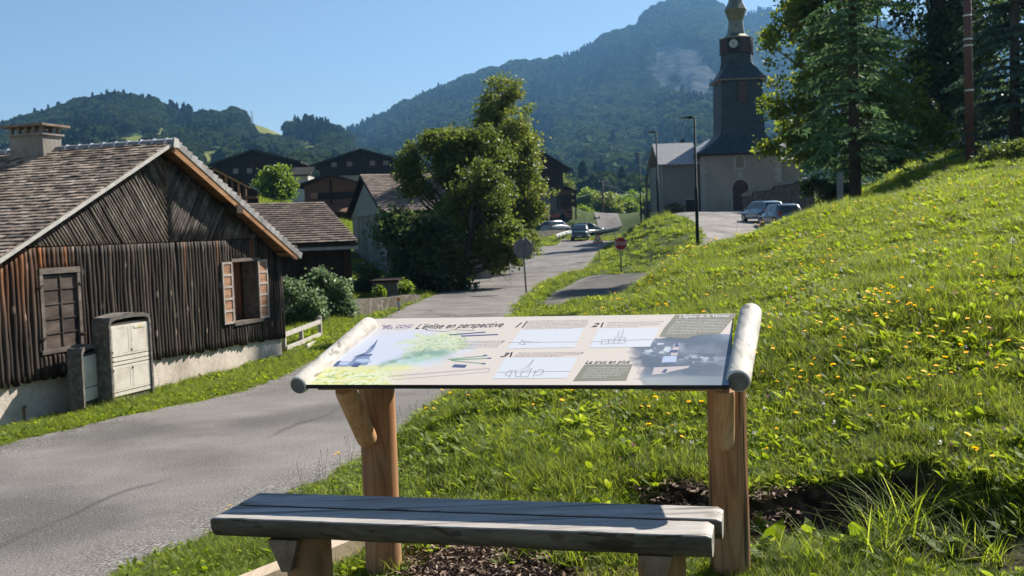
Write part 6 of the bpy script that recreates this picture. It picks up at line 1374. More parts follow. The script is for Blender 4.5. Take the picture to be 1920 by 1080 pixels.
def leafy(name, label, cat, base, blobs, nleaf, leaf, m_leaf, tr, seed=1, clump=.45, nclump=600, gap=.40, group=None, limbs=26, lean=(0, 0), shell=.45):
    rng = np.random.default_rng(seed); base = np.asarray(base, float); root = thing(name, base, label, cat, group)
    c, cv, cl = crown_pts(blobs, nleaf, rng, clump, nclump, gap, seed, shell); n = len(c)
    V = rand_quads(c, n, leaf, rng); quads_obj('crown', V, np.clip(cv*.6+rng.random(n)*.5-.05, 0, 1), m_leaf, root)
    mb = MB(); top = np.array([b[2]+b[5]*.5 for b in blobs]).max(); bi = int(np.argmax([b[2] for b in blobs])); tip = np.array(blobs[bi][:3]); pts = [base-[0, 0, .3]]
    for t in (.15, .3, .5, .7, .85, 1): pts.append(base*(1-t)+tip*t+np.array([math.sin(t*5+seed)*tr*.8, math.cos(t*4+seed)*tr*.8, 0]))
    mb.tube(pts, [tr*1.35]+[tr*(1-.85*t) for t in (.15, .3, .5, .7, .85, 1)], 9); mb.build('trunk', m_bark, root)
    if nleaf < 6000: return root
    mb = MB(); H_ = tip[2]-base[2]
    for i in range(min(limbs, len(cl))):
        q = cl[rng.integers(len(cl))]; t = np.clip((q[2]-base[2])/H_*.7-.05, .12, .9); s_ = base*(1-t)+tip*t; m_ = (s_+q)/2+np.array([rng.normal()*.1, rng.normal()*.1, -.08])*np.linalg.norm(q-s_)*.5
        mb.tube([s_, m_, q], [tr*.38*(1-t*.6), tr*.22*(1-t*.5), tr*.06], 5, caps=False)
        for j in range(3):
            q2 = m_+(q-m_)*rng.uniform(.1, .8); e = q2+rng.normal(size=3)*clump*1.6; mb.tube([q2, e], [tr*.08, tr*.02], 4, caps=False)
    mb.build('limbs', m_bark, root); return root
def pxblobs(lst, Y, dep=1.0):
    out = []
    for q in lst:
        px, py, rx, ry = q[:4]; y = Y+(q[4] if len(q) > 4 else 0); c = P(px, py, y); k = y/FPX; out.append((c[0], c[1], c[2], rx*k, rx*k*dep, ry*k))
    return out
g_ = on_ground
def gb(px, Y): q = P(px, 450, Y); return np.array([q[0], Y, h1(q[0], Y)])
leafy('tall_tree', 'tallest broad-leaved tree with a pointed crown rising left of the road', 'tree', gb(925, 57), pxblobs([(945, 172, 34, 28), (925, 205, 36, 30), (960, 205, 38, 34), (940, 225, 52, 40), (955, 262, 62, 44), (905, 245, 34, 34), (950, 305, 66, 52), (970, 355, 62, 55), (975, 400, 50, 50), (965, 445, 48, 42), (990, 375, 34, 50), (925, 330, 50, 60)], 57), 40000, .17, lf_lime, .32, 11, .30, 1250, .46)
leafy('broad_tree', 'broad dark spreading tree between the stone house and the tall tree', 'tree', gb(832, 46), pxblobs([(845, 268, 68, 30), (800, 295, 55, 34), (775, 325, 40, 30), (895, 290, 60, 45), (835, 320, 70, 34), (900, 350, 60, 40), (790, 350, 34, 22), (880, 400, 60, 40, -1), (905, 440, 65, 45, -1)], 46), 36000, .165, lf_maple, .3, 12, .30, 1050, .48)
leafy('roadside_tree', 'lighter leafy tree with visible branches, nearest the road edge', 'tree', gb(852, 43), pxblobs([(905, 330, 45, 32), (880, 375, 50, 34), (925, 400, 55, 45), (875, 440, 55, 40), (930, 455, 55, 40), (850, 485, 50, 34), (905, 495, 55, 28), (960, 470, 34, 34)], 43), 20000, .155, lf_maple, .2, 13, .28, 700, .52)
leafy('shaded_tree', 'low dark tree in shade against the stone house wall', 'tree', gb(790, 42), pxblobs([(770, 430, 48, 34), (740, 420, 30, 26), (810, 450, 45, 45), (775, 480, 45, 40), (815, 510, 48, 40), (770, 525, 40, 26), (850, 535, 40, 22), (720, 440, 20, 26)], 42), 14000, .19, lf_dark, .2, 14, .4, 420, .42)
leafy('small_bright_tree', 'small bright green tree in front of the dark chalets', 'tree', gb(515, 84), pxblobs([(516, 328, 26, 20), (500, 345, 24, 20), (535, 350, 22, 20), (515, 360, 36, 16), (490, 362, 16, 12)], 84), 7000, .24, lf_bright, .16, 15, .35, 260, .40)
leafy('garden_shrub', 'bushy grey-green shrub right behind the corner of the log barn', 'shrub', gb(556, 24), pxblobs([(545, 545, 26, 34), (570, 560, 30, 34), (550, 590, 30, 30), (585, 595, 26, 28)], 24), 8000, .09, lf_shrub, .04, 16, .15, 300, .50, 'grey-green garden shrubs')
leafy('garden_shrub', 'taller grey-green shrub above the end of the rail fence', 'shrub', gb(625, 26), pxblobs([(605, 520, 18, 24), (625, 525, 26, 26), (648, 545, 24, 30), (610, 565, 30, 34), (640, 585, 28, 28), (655, 520, 10, 18)], 26), 9000, .09, lf_shrub, .04, 17, .15, 320, .50, 'grey-green garden shrubs')
leafy('sapling', 'small bright sapling in front of the stone outhouse', 'shrub', gb(712, 35), pxblobs([(712, 545, 8, 8), (711, 552, 9, 7)], 35), 700, .09, lf_bright, .02, 18, .1, 60, .3)
leafy('verge_bush', 'round pale green bush at the foot of the shaded tree', 'shrub', gb(755, 37.5), pxblobs([(757, 540, 17, 13), (752, 548, 16, 9)], 37.5), 1600, .10, lf_bright, .02, 19, .12, 110, .3)
for i, (px_, py_, rx, ry, Y_, lb) in enumerate(((1102, 372, 26, 16, 190, 'pale green rounded bush just right of the dark timber house'), (1135, 382, 34, 20, 180, 'dark-leaved low bush below the weathered wooden pole'), (1170, 385, 26, 16, 185, 'mid green bush between the two wooden poles'), (1196, 374, 32, 22, 195, 'tall rounded bush beside the pale wooden pole'), (1092, 400, 22, 10, 175, 'low bush behind the bus shelter'), (1225, 372, 14, 12, 210, 'small pale bush just left of the church lean-to'), (1060, 405, 30, 6, 150, 'clipped low hedge behind the bus'))):
    b_ = gb(px_, Y_); leafy('roadside_bush', lb, 'bush', b_, pxblobs([(px_, py_, rx*.7, ry), (px_-rx*.5, py_+ry*.5, rx*.6, ry*.7), (px_+rx*.5, py_+ry*.4, rx*.6, ry*.7)], Y_), 5000, .42, lf_bright if i != 1 else lf_lime, .12, 30+i, .7, 190, .32, 'bushes beyond the bend', limbs=8)
leafy('yew_bush', 'round brownish clipped bush in front of the church lean-to', 'bush', gb(1265, 92), [(*P(1266, 396, 92), 1.05, .8, .7)], 1500, .2, leafmat('leaves_brown', (.05, .045, .02), (.08, .065, .03), (.12, .09, .04), .3), .06, 41, .25, 90, .25, limbs=4)
# large backlit maple behind the spruce
leafy('backlit_maple', 'backlit yellow-green maple spreading behind the spruce, beside the church tower', 'tree', gb(1590, 47), pxblobs([(1462, 90, 42, 36), (1450, 70, 26, 20), (1500, 60, 50, 45), (1480, 150, 55, 42), (1455, 200, 34, 34), (1500, 220, 60, 45), (1470, 262, 44, 30), (1560, 120, 80, 90), (1540, 270, 70, 40), (1640, 130, 80, 90), (1640, 250, 80, 60), (1690, 200, 60, 70), (1500, 0, 45, 45), (1600, -20, 90, 70), (1700, 290, 55, 32), (1750, 250, 45, 45)], 47), 36000, .22, lf_back, .34, 21, .40, 900, .47, limbs=46)
leafy('dark_maple', 'dark dense broad-leaved tree behind the reddish-brown pole', 'tree', gb(1790, 49), pxblobs([(1760, 60, 70, 70), (1730, 140, 60, 60), (1800, 130, 70, 80), (1780, 210, 70, 60), (1730, 20, 60, 60), (1840, 40, 70, 80), (1850, 200, 60, 70), (1790, -50, 90, 60), (1720, 230, 40, 34), (1740, -80, 80, 50)], 49), 26000, .22, lf_dark, .34, 22, .42, 720, .45, limbs=40)

def spruce(name, label, base, H_, R_, seed, m_leaf, clear=.06, group=None, dens=1.0, spray=.30):
    rng = np.random.default_rng(seed); base = np.asarray(base, float); root = thing(name, base, label, 'spruce tree', group)
    MB().tube([base-[0, 0, .3], base+[0, 0, H_*.3], base+[0, 0, H_*.7], base+[0, 0, H_]], [R_*.075, R_*.055, R_*.03, .015], 10).build('trunk', m_bark, root)
    C = []; D = []; mb = MB(); lev = int(H_/.27)
    for i in range(lev):
        t = clear+(1-clear)*i/lev; z = t*H_; r = R_*(1-t)**.85*rng.uniform(.8, 1.1)
        if t < clear+.08: r *= .75+.25*(t-clear)/.08
        for j in range(int(rng.integers(5, 8))):
            if rng.random() > .93: continue
            a = rng.uniform(0, 2*math.pi); rr = r*rng.uniform(.62, 1.12); d = np.array([math.cos(a), math.sin(a), 0]); side = np.array([-d[1], d[0], 0]); drp = rng.uniform(.16, .34)
            ns = int(max(5, rr/.115)*dens); s_ = (np.arange(ns)+rng.random(ns))/ns; s_ = .12+.88*s_
            zz = z+.12*rr*s_-drp*rr*s_**1.7*1.25; p = base+d*(rr*s_)[:, None]+np.array([0, 0, 1.])*zz[:, None]
            mb.tube([base+[0, 0, z], base+d*rr*.5+[0, 0, z+.06*rr-drp*rr*.38], base+d*rr*.97+[0, 0, z+.12*rr-drp*rr*1.2]], [.018+.008*rr, .014, .004], 4, caps=False)
            for sg in (-1, 1):
                w_ = (.10+.30*(1-s_))*min(rr, 1.8)*.75; k = 3
                for m_ in range(k):
                    f = rng.uniform(.1, 1, ns); q = p+side*(sg*w_*f)[:, None]+d*(w_*f*.55)[:, None]; q[:, 2] -= .28*w_*f+.03; C.append(q)
                    dd = side*sg*.7+d*.6; dd = dd+rng.normal(size=(ns, 3))*.35; dd[:, 2] -= .45; D.append(dd/np.linalg.norm(dd, axis=1)[:, None])
    mb.build('limbs', m_bark, root); C = np.concatenate(C); D = np.concatenate(D); n = len(C); u = rng.normal(size=(n, 3)); u -= D*(u*D).sum(1)[:, None]; u /= np.linalg.norm(u, axis=1)[:, None]
    L_ = spray*rng.uniform(.6, 1.2, n)[:, None]; w_ = u*L_*.16; V = np.stack([C-D*L_*.4-w_*.4, C-D*L_*.05-w_, C+D*L_*.6, C+w_], 1)
    quads_obj('crown', V, np.clip(rng.random(n)*.7+np.repeat(rng.random(n//8+1), 8)[:n]*.3, 0, 1), m_leaf, root); return root
spruce('spruce', 'dark spruce with bare lower trunk standing alone at the crest of the meadow', gb(1605, 33), 15.5, 2.75, 51, lf_needle, clear=.07, dens=.62)
spruce('spruce', 'blue-green spruce at the right edge, right of the reddish-brown pole', gb(1905, 37), 17, 2.7, 52, lf_needle2, clear=.0, dens=.75)
spruce('spruce', 'tall dark spruce behind the reddish-brown pole and the maples', gb(1800, 56), 21, 3.0, 53, lf_needle, clear=.05, dens=.8, spray=.36)
spruce('spruce', 'dark spruce outside the right edge of the meadow, partly in view', gb(1990, 40), 18, 3.0, 54, lf_needle, clear=.02, dens=.8)
spruce('young_spruce', 'knee-high young spruce at the foot of the reddish-brown pole', gb(1828, 31.5), 1.75, .85, 55, lf_needle2, clear=.0, spray=.16, dens=2)

leafy('shade_bush', 'dark low bush in the shade at the foot of the lone spruce', 'bush', gb(1548, 47), pxblobs([(1548, 356, 30, 20), (1525, 350, 20, 16), (1575, 362, 20, 16)], 47), 3500, .16, lf_dark, .05, 61, .25, 150, .35)
leafy('nettle_bush', 'dark bush between the tiled barn and the stone house', 'bush', gb(688, 40), pxblobs([(690, 515, 20, 26), (680, 540, 18, 20), (700, 540, 18, 20)], 40), 3500, .12, lf_dark, .03, 62, .2, 150, .35)
leafy('edge_bush', 'dark green bush at the right edge under the blue-green spruce', 'bush', gb(1885, 30), pxblobs([(1880, 290, 34, 22), (1915, 285, 30, 26), (1850, 300, 18, 12)], 30), 5000, .10, lf_maple, .03, 63, .2, 220, .35)

# ------------------------------------------------------------------ wooded hills
m_hill = bpy.data.materials.new('hill'); m_hill.use_nodes = True
def hill_material():
    t = m_hill.node_tree; N = t.nodes; L = t.links; b = N['Principled BSDF']; tc = N.new('ShaderNodeTexCoord')
    def noise(s, d=6): n = N.new('ShaderNodeTexNoise'); n.inputs['Scale'].default_value = s; n.inputs['Detail'].default_value = d; L.new(tc.outputs['Object'], n.inputs[0]); return n.outputs[0]
    def ramp(i, c0, c1, a, b_): c = N.new('ShaderNodeValToRGB'); e = c.color_ramp.elements; e[0].position = a; e[1].position = b_; e[0].color = (*c0, 1); e[1].color = (*c1, 1); L.new(i, c.inputs[0]); return c.outputs[0]
    def mx(f, a, b_): m = N.new('ShaderNodeMix'); m.data_type = 'RGBA'; L.new(f, m.inputs[0]); L.new(a, m.inputs[6]); L.new(b_, m.inputs[7]); return m.outputs[2]
    A1 = N.new('ShaderNodeAttribute'); A1.attribute_name = 'rock'; A2 = N.new('ShaderNodeAttribute'); A2.attribute_name = 'pasture'
    c = ramp(noise(.02), (.02, .035, .015), (.045, .07, .025), .35, .65)
    c = mx(A2.outputs['Fac'], c, ramp(noise(.05), (.11, .14, .035), (.24, .23, .08), .35, .65)); c = mx(A1.outputs['Fac'], c, ramp(noise(.03), (.035, .042, .048), (.085, .095, .105), .35, .65))
    L.new(c, b.inputs['Base Color']); b.inputs['Roughness'].default_value = 1; b.inputs['Specular IOR Level'].default_value = 0
    bu = N.new('ShaderNodeBump'); bu.inputs['Strength'].default_value = 1; bu.inputs['Distance'].default_value = 8; L.new(noise(.06), bu.inputs['Height']); L.new(bu.outputs[0], b.inputs['Normal'])
hill_material()
class Hill:
    def __init__(s, name, px0, px1, nc, prof, D0, D1, base_py, relief, seed, rockf=None, pastf=None):
        s.prof = np.array(prof, float); s.drop = 9 if name == 'hills' else 2; s.D0 = D0; s.D1 = D1; s.bp = base_py; s.seed = seed; s.rel = relief; s.px0 = px0; s.px1 = px1
        px = np.linspace(px0, px1, nc); T = np.concatenate([np.linspace(0, 1, 70), np.linspace(1.03, 1.6, 12)]); A_, B_ = np.meshgrid(px, T, indexing='ij'); V = s.at(A_.ravel(), B_.ravel()); s.pastf = pastf; s.rockf = rockf
        qx, qy = pj(V); at = {'rock': ('FLOAT', rockf(qx, qy) if rockf else np.zeros(len(V))), 'pasture': ('FLOAT', pastf(qx, qy) if pastf else np.zeros(len(V)))}
        s.o = grid_mesh(name, V, nc, len(T), m_hill, attrs=at); s.o['kind'] = 'structure'
    def at(s, px, t):
        ry = np.interp(px, s.prof[:, 0], s.prof[:, 1])+s.drop; D1 = np.interp(px, s.prof[:, 0], s.prof[:, 2]) if s.prof.shape[1] > 2 else s.D1
        tt = np.minimum(t, 1); nz = (fbm(px*.010+7, t*2.2+3, 4, s.seed)-.5); D = s.D0+(D1-s.D0)*(tt**1.15+nz*s.rel*np.sin(np.pi*np.clip(t, 0, 1)))+np.maximum(t-1, 0)*s.D0*1.2
        py = s.bp+(ry-s.bp)*(tt**.92)+(fbm(px*.02, t*4, 4, s.seed+3)-.5)*30*np.sin(np.pi*np.clip(t, 0, 1))
        d = Fv[None]+Rv[None]*((px-960)/FPX)[:, None]-Uv[None]*((py-540)/FPX)[:, None]; V = CAM+d*(D/d[:, 1])[:, None]; V[:, 2] -= np.maximum(t-1, 0)*260*(D1/1000); return V
left_prof = [(-500, 330, 1000), (-250, 270, 1000), (-80, 245, 1000), (20, 238, 1000), (75, 222, 1000), (100, 210, 1000), (150, 196, 1010), (215, 186, 1020), (290, 195, 1020), (330, 211, 1040), (400, 220, 1040), (440, 212, 1060), (470, 222, 1080), (500, 231, 1090), (530, 245, 1070), (550, 238, 1060), (575, 231, 1050), (600, 234, 1050), (620, 241, 1050), (655, 261, 1040), (690, 281, 1050), (740, 304, 1060), (820, 330, 1070), (920, 350, 1080), (1040, 372, 1080), (1200, 392, 1080), (1500, 400, 1080)]
def ell(x, y, cx, cy, rx, ry, rot=0):
    c, s_ = math.cos(rot), math.sin(rot); u = (x-cx)*c+(y-cy)*s_; v = -(x-cx)*s_+(y-cy)*c; return np.clip((1.15-(u/rx)**2-(v/ry)**2)/.3, 0, 1)
def pastL(x, y):
    m_ = np.zeros(len(x))
    for e in ((500, 240, 46, 15, .45), (575, 275, 30, 9, .35), (250, 264, 46, 9, 0), (302, 252, 22, 9, -.6), (400, 295, 36, 13, -.3), (680, 280, 24, 9, .2), (470, 265, 14, 4, .2), (240, 300, 60, 6, 0), (390, 330, 60, 8, 0)): m_ = np.maximum(m_, ell(x, y, *e))
    return m_
HL = Hill('hills', -500, 1500, 330, left_prof, 330, 1050, 392, .16, 3, pastf=pastL)
right_prof = [(380, 330, 1700), (560, 282, 1750), (640, 262, 1800), (668, 254, 1800), (700, 238, 1850), (760, 204, 1900), (820, 178, 1950), (850, 169, 2000), (900, 146, 2050), (960, 132, 2100), (1020, 122, 2150), (1070, 113, 2200), (1100, 98, 2200), (1150, 70, 2250), (1195, 56, 2300), (1210, 30, 2350), (1240, 14, 2400), (1262, 9, 2400), (1300, 5, 2400), (1322, 4, 2400), (1345, 12, 2400), (1358, 24, 2450), (1395, 36, 2600), (1425, 27, 2700), (1470, 25, 2700), (1560, 36, 2700), (1700, 60, 2600), (1900, 90, 2500), (2200, 120, 2400), (2600, 180, 2400)]
def rockR(x, y):
    m_ = np.maximum(ell(x, y, 1275, 135, 62, 56, .3), ell(x, y, 1330, 175, 34, 40)); return m_*np.clip((fbm(x*.03, y*.05, 4, 77)-.18)/.15, 0, 1)
HR = Hill('mountain', 380, 2600, 360, right_prof, 520, 2400, 402, .22, 9, rockf=rockR)
# tree shapes for the distant woods
def wood_protos(seed, n, kinds):
    out = []; rng = np.random.default_rng(seed)
    for i in range(n):
        if kinds[i] == 'b':
            k = 210; d = rng.normal(size=(k, 3)); d /= np.linalg.norm(d, axis=1)[:, None]; d[:, 2] = np.abs(d[:, 2])*1.0-.12; r = .85+.3*fbm(d[:, 0]*2+5, d[:, 2]*2+5+d[:, 1], 3, seed+i); c = d*r[:, None]*np.array([.46, .46, .50])+[0, 0, .38]
            V = rand_quads(c, k, .26, rng, 0, .9); out.append(quads_obj('t', V, rng.random(k)*.5+rng.random()*.5, wl_b[i % 2]))
        else:
            k = 170; t = rng.random(k)**1.3; a = rng.uniform(0, 2*math.pi, k); r = .26*(1-t)*rng.uniform(.7, 1.1, k); c = np.stack([np.cos(a)*r, np.sin(a)*r, .05+t*1.05], 1); V = rand_quads(c, k, .17, rng, 0, .8); out.append(quads_obj('t', V, rng.random(k)*.6, wl_c))
    return out
wl_b = [leafmat('wood_leaf_a', (.022, .04, .012), (.034, .058, .016), (.055, .082, .022), .22, .8, .05), leafmat('wood_leaf_b', (.018, .032, .012), (.03, .048, .016), (.046, .066, .022), .22, .8, .05)]; wl_c = leafmat('wood_conifer', (.012, .026, .014), (.02, .038, .02), (.03, .05, .024), .1, .8, .05)
def forest(name, label, H_, n, smin, smax, seed, conif, lo=.02, cull=None):
    rng = np.random.default_rng(seed); px = rng.uniform(max(H_.px0, -350), min(H_.px1, 2250), n); t = rng.uniform(lo, 1.0, n)**.85; t[:n//14] = rng.uniform(.975, 1.01, n//14); V = H_.at(px, t); qx, qy = pj(V); keep = np.ones(n, bool)
    if H_.pastf: keep &= np.maximum(H_.pastf(qx, qy), np.maximum(H_.pastf(qx, qy-9), H_.pastf(qx, qy-18))) < .3*(rng.random(n)+.5)
    if H_.rockf: keep &= H_.rockf(qx, qy) < .3+.5*(rng.random(n) > .75)
    V = V[keep]; px = px[keep]; t = t[keep]; m_ = len(V); V[:, 2] -= .6; s_ = rng.uniform(smin, smax, m_)*(.75+.5*fbm(px*.03, t*12, 3, seed)); kn = fbm(px*.012, t*7, 3, seed+1); idx = np.where(kn+rng.normal(size=m_)*.09 > conif, rng.integers(3, 5, m_), rng.integers(0, 3, m_)); s_ = np.where(idx > 2, s_*1.0, s_)
    tag(scatter(name, V, rng.uniform(0, 6.28, m_), rng.normal(size=m_)*.03, s_, idx, wood_protos(seed, 5, 'bbbcc')), label, 'woodland', kind='stuff')
forest('hill_woods', 'mixed woods covering the lower hills on the left', HL, 10500, 8.5, 14.5, 61, .68)
forest('mountain_woods', 'dense forest covering the high mountain on the right', HR, 19000, 13, 24, 62, .60)
# lattice mast on the hill
c = HL.at(np.array([473.]), np.array([.99]))[0]; t_ = thing('hill_mast', c, 'slender lattice mast standing on the bare hilltop', 'mast'); mh = 14.0; mb = MB()
for a in range(4): q = np.array([math.cos(a*math.pi/2+.4), math.sin(a*math.pi/2+.4), 0]); mb.tube([c+q*1.3-[0, 0, 1], c+q*.5+[0, 0, mh]], .16, 4)
mb.build('lattice', m_galv, t_)
for i in range(4): z = 2+i*3.6; MB().box(c+[0, 0, z], (2.6-i*.35, .2, .2)).build('brace', m_galv, t_)
MB().box(c+[0, 0, mh-1.2], (3.0, .3, .3)).build('crossarm', m_galv, t_)
# scattered trees on the slopes behind the village
rng = np.random.default_rng(5)
for i, (px_, py_, rx, ry, Y_, m_) in enumerate(((395, 372, 30, 14, 110, lf_bright), (570, 352, 14, 12, 165, lf_lime), (755, 330, 24, 22, 160, lf_lime), (700, 395, 20, 20, 100, lf_dark), (1056, 350, 14, 16, 175, lf_lime))):
    leafy('village_tree', ['low bright bush beneath the timber shelter', 'tree behind the little slate shed', 'tree right of the second dark chalet', 'dark tree behind the stone house gable', 'tree behind the balcony of the dark timber house'][i], 'tree', gb(px_, Y_), pxblobs([(px_, py_, rx, ry), (px_-rx*.5, py_+ry*.5, rx*.7, ry*.7), (px_+rx*.5, py_+ry*.3, rx*.6, ry*.7)], Y_), 3500, Y_*.0022, m_, .12, 70+i, Y_*.004, 150, .34, limbs=8)

# ------------------------------------------------------------------ grass
gl1 = leafmat('grass_blade', (0.0605, 0.0968, 0.0169), (0.1089, 0.1573, 0.0242), (0.1876, 0.2360, 0.0460), .5, .62, .2)
gl2 = leafmat('grass_bright', (0.0908, 0.1452, 0.0169), (0.1513, 0.2154, 0.0266), (0.2299, 0.2904, 0.0605), .5, .62, .2)
gl3 = leafmat('grass_dry', (.12, .10, .04), (.20, .17, .08), (.32, .27, .15), .4, .6, .2)
def blades(n, rad, h0, h1_, w0, lean, rng, bend=.5, seg=3):
    a = rng.uniform(0, 2*math.pi, n); r = rad*np.sqrt(rng.random(n)); base = np.stack([np.cos(a)*r, np.sin(a)*r, np.zeros(n)-.01], 1); b = rng.uniform(0, 2*math.pi, n); d = np.stack([np.cos(b), np.sin(b), np.zeros(n)], 1); side = np.stack([-d[:, 1], d[:, 0], np.zeros(n)], 1)
    h = rng.uniform(h0, h1_, n)[:, None]; w_ = (w0*rng.uniform(.6, 1.3, n))[:, None]; ln = (lean*rng.uniform(.2, 1.2, n))[:, None]; bd_ = (bend*rng.uniform(.3, 1.2, n))[:, None]; V = []; P_ = []
    for i in range(seg+1):
        t = i/seg; P_.append((base+d*(h*(ln*t+bd_*t*t))+np.array([0, 0, 1])*h*(t-.35*bd_*t*t), w_*(1-.9*t**1.6)*.5 if i < seg else w_*.03))
    for i in range(seg): (p, w1), (q, w2) = P_[i], P_[i+1]; V.append(np.stack([p-side*w1, p+side*w1, q+side*w2, q-side*w2], 1))
    return np.concatenate(V), np.tile(rng.random(n), seg)
def leaves(n, rad, l0, l1, w0, rng, up=.5):
    a = rng.uniform(0, 2*math.pi, n); r = rad*np.sqrt(rng.random(n)); c = np.stack([np.cos(a)*r, np.sin(a)*r, rng.uniform(0, .03, n)], 1); b = rng.uniform(0, 2*math.pi, n); el = rng.uniform(.1, 1.2, n)*up; d = np.stack([np.cos(b)*np.cos(el), np.sin(b)*np.cos(el), np.sin(el)], 1); side = np.stack([-np.sin(b), np.cos(b), rng.normal(size=n)*.25], 1)
    L_ = rng.uniform(l0, l1, n)[:, None]; w_ = L_*w0; m1 = c+d*L_*.35; m2 = c+d*L_*.72-[0, 0, .004]; e = c+d*L_*1.0-np.array([0, 0, 1])*L_*.12
    V = [np.stack([c-side*w_*.15, c+side*w_*.15, m1+side*w_*.5, m1-side*w_*.5], 1), np.stack([m1-side*w_*.5, m1+side*w_*.5, m2+side*w_*.42, m2-side*w_*.42], 1), np.stack([m2-side*w_*.42, m2+side*w_*.42, e+side*w_*.03, e-side*w_*.03], 1)]
    return np.concatenate(V), np.tile(rng.random(n), 3)
def proto(parts, m_):
    V = np.concatenate([p[0] for p in parts]); a = np.concatenate([p[1] for p in parts]); return quads_obj('p', V, a, m_)
rng = np.random.default_rng(77)
def grass_protos():
    return [proto([blades(52, .10, .05, .13, .0048, .35, rng), leaves(10, .09, .05, .09, .28, rng)], gl1), proto([blades(46, .10, .05, .12, .006, .3, rng), leaves(14, .1, .05, .10, .3, rng)], gl2),
            proto([blades(40, .09, .08, .19, .005, .3, rng, .7), leaves(8, .09, .05, .10, .25, rng)], gl1), proto([leaves(34, .11, .05, .11, .36, rng, .8), blades(22, .1, .05, .12, .005, .3, rng)], gl2),
            proto([blades(34, .12, .04, .15, .0038, .5, rng, .8)], gl3), proto([leaves(38, .10, .025, .06, .75, rng, .9), blades(20, .1, .05, .11, .004, .3, rng)], gl1)]
def sample_ground(n, a0, a1, r0, r1, power, rng):
    u = rng.random(n); k = 2-power; r = (r0**k+u*(r1**k-r0**k))**(1/k); a = rng.uniform(math.radians(a0), math.radians(a1), n); return r*np.sin(a), r*np.cos(a)
def barn_mask(x, y):
    s_ = (x-WA[0])*WS[0]+(y-WA[1])*WS[1]; o_ = (x-WA[0])*WN[0]+(y-WA[1])*WN[1]; return (o_ < .05) & (s_ > -3) & (s_ < 6.7)
def place_grass(name, label, n, a0, a1, r0, r1, power, scale_f, seed, keepf=None, protos=None, wts=None, sink=.01):
    rng = np.random.default_rng(seed); x, y = sample_ground(n, a0, a1, r0, r1, power, rng); k = np.ones(n, bool)
    edge = np.full(n, -1e9)
    for poly in (ROAD, SIDE, PK): edge = np.maximum(edge, inpoly(x, y, poly))
    k &= edge < .02-.16*fbm(x*3, y*3, 3, 5)+.10*rng.random(n); k &= ~barn_mask(x, y); so = soil_mask(x, y); k &= so < rng.random(n)*.75
    if keepf is not None: k &= keepf(x, y)
    x, y, edge = x[k], y[k], edge[k]; z = ground_z(x, y)-sink; m_ = len(x); r = np.hypot(x, y); s_ = scale_f(r)*rng.uniform(.75, 1.3, m_)*np.clip(.62+.7*fbm(x*.8, y*.8, 3, 12), .6, 1.4)*np.clip(.55-edge*1.2, .55, 1)
    nn_ = fbm(x*1.7, y*1.7, 3, 33); w_ = wts or [.30, .28, .12, .13, .05, .12]; idx = rng.choice(len(w_), m_, p=np.array(w_)/sum(w_)); idx = np.where((nn_ > .56) & (rng.random(m_) < .5), 2, idx); idx = np.where((nn_ < .40) & (rng.random(m_) < .45), 5, idx)
    tag(scatter(name, np.stack([x, y, z], 1), rng.uniform(0, 6.28, m_), rng.normal(size=m_)*.14, s_, idx, protos or grass_protos()), label, 'grass', kind='stuff')
place_grass('meadow_grass', 'lush green grass and clover of the sloping meadow', 92000, -34, 36, 2.6, 26, 1.1, lambda r: np.clip(.68+.018*r, .7, 1.1), 91, lambda x, y: (x > -2.6) | (np.hypot(x, y) > 8.5))
place_grass('verge_grass', 'rough green grass along the road verges and banks', 34000, -36, 34, 8, 120, 1.05, lambda r: np.clip(.9+.022*r, 1, 2.6), 92, lambda x, y: np.hypot(x, y) > 25.5)
# long tufts growing at the foot of the earth step
m_tuft = gl2
def tuft_protos(): return [proto([blades(60, .10, .2, .42, .008, .35, rng, .9, 5)], gl2), proto([blades(36, .08, .12, .3, .007, .4, rng, .9, 5), leaves(10, .09, .1, .2, .3, rng)], gl1), proto([leaves(16, .08, .12, .24, .42, rng, .9)], gl2)]
tp = []; 
for (px_, py_, k, s_) in ((1690, 1010, 0, 1.0), (1730, 985, 0, .9), (1650, 1050, 0, .9), (1700, 1070, 1, 1), (1480, 1060, 1, .9), (1530, 1075, 0, .7), (1440, 1040, 2, .8), (1425, 1000, 2, .7), (1520, 1000, 2, .6), (1600, 1035, 2, .9), (1780, 1050, 1, .9), (1820, 1020, 1, .8), (1870, 1060, 0, .6), (1900, 1000, 1, .7), (1585, 1070, 1, .9), (1010, 1045, 2, .6), (1050, 1060, 1, .7), (1110, 1055, 2, .7), (1150, 1070, 1, .7), (960, 1060, 1, .5), (1080, 1075, 0, .5), (1650, 1010, 0, .8), (1750, 1020, 1, .9)):
    q = PZ(px_, py_, .1); z_ = float(ground_z(np.array([q[0]]), np.array([q[1]]))[0]); q = PZ(px_, py_, z_); tp.append((q[0], q[1], float(ground_z(np.array([q[0]]), np.array([q[1]]))[0])-.01, k, s_))
tp = np.array(tp); tag(scatter('long_grass_tufts', tp[:, :3], np.arange(len(tp))*1.7, np.zeros(len(tp)), tp[:, 4], tp[:, 3].astype(int), tuft_protos()), 'long arching grass tufts and dock leaves in front of the bare earth step', 'grass', kind='stuff')
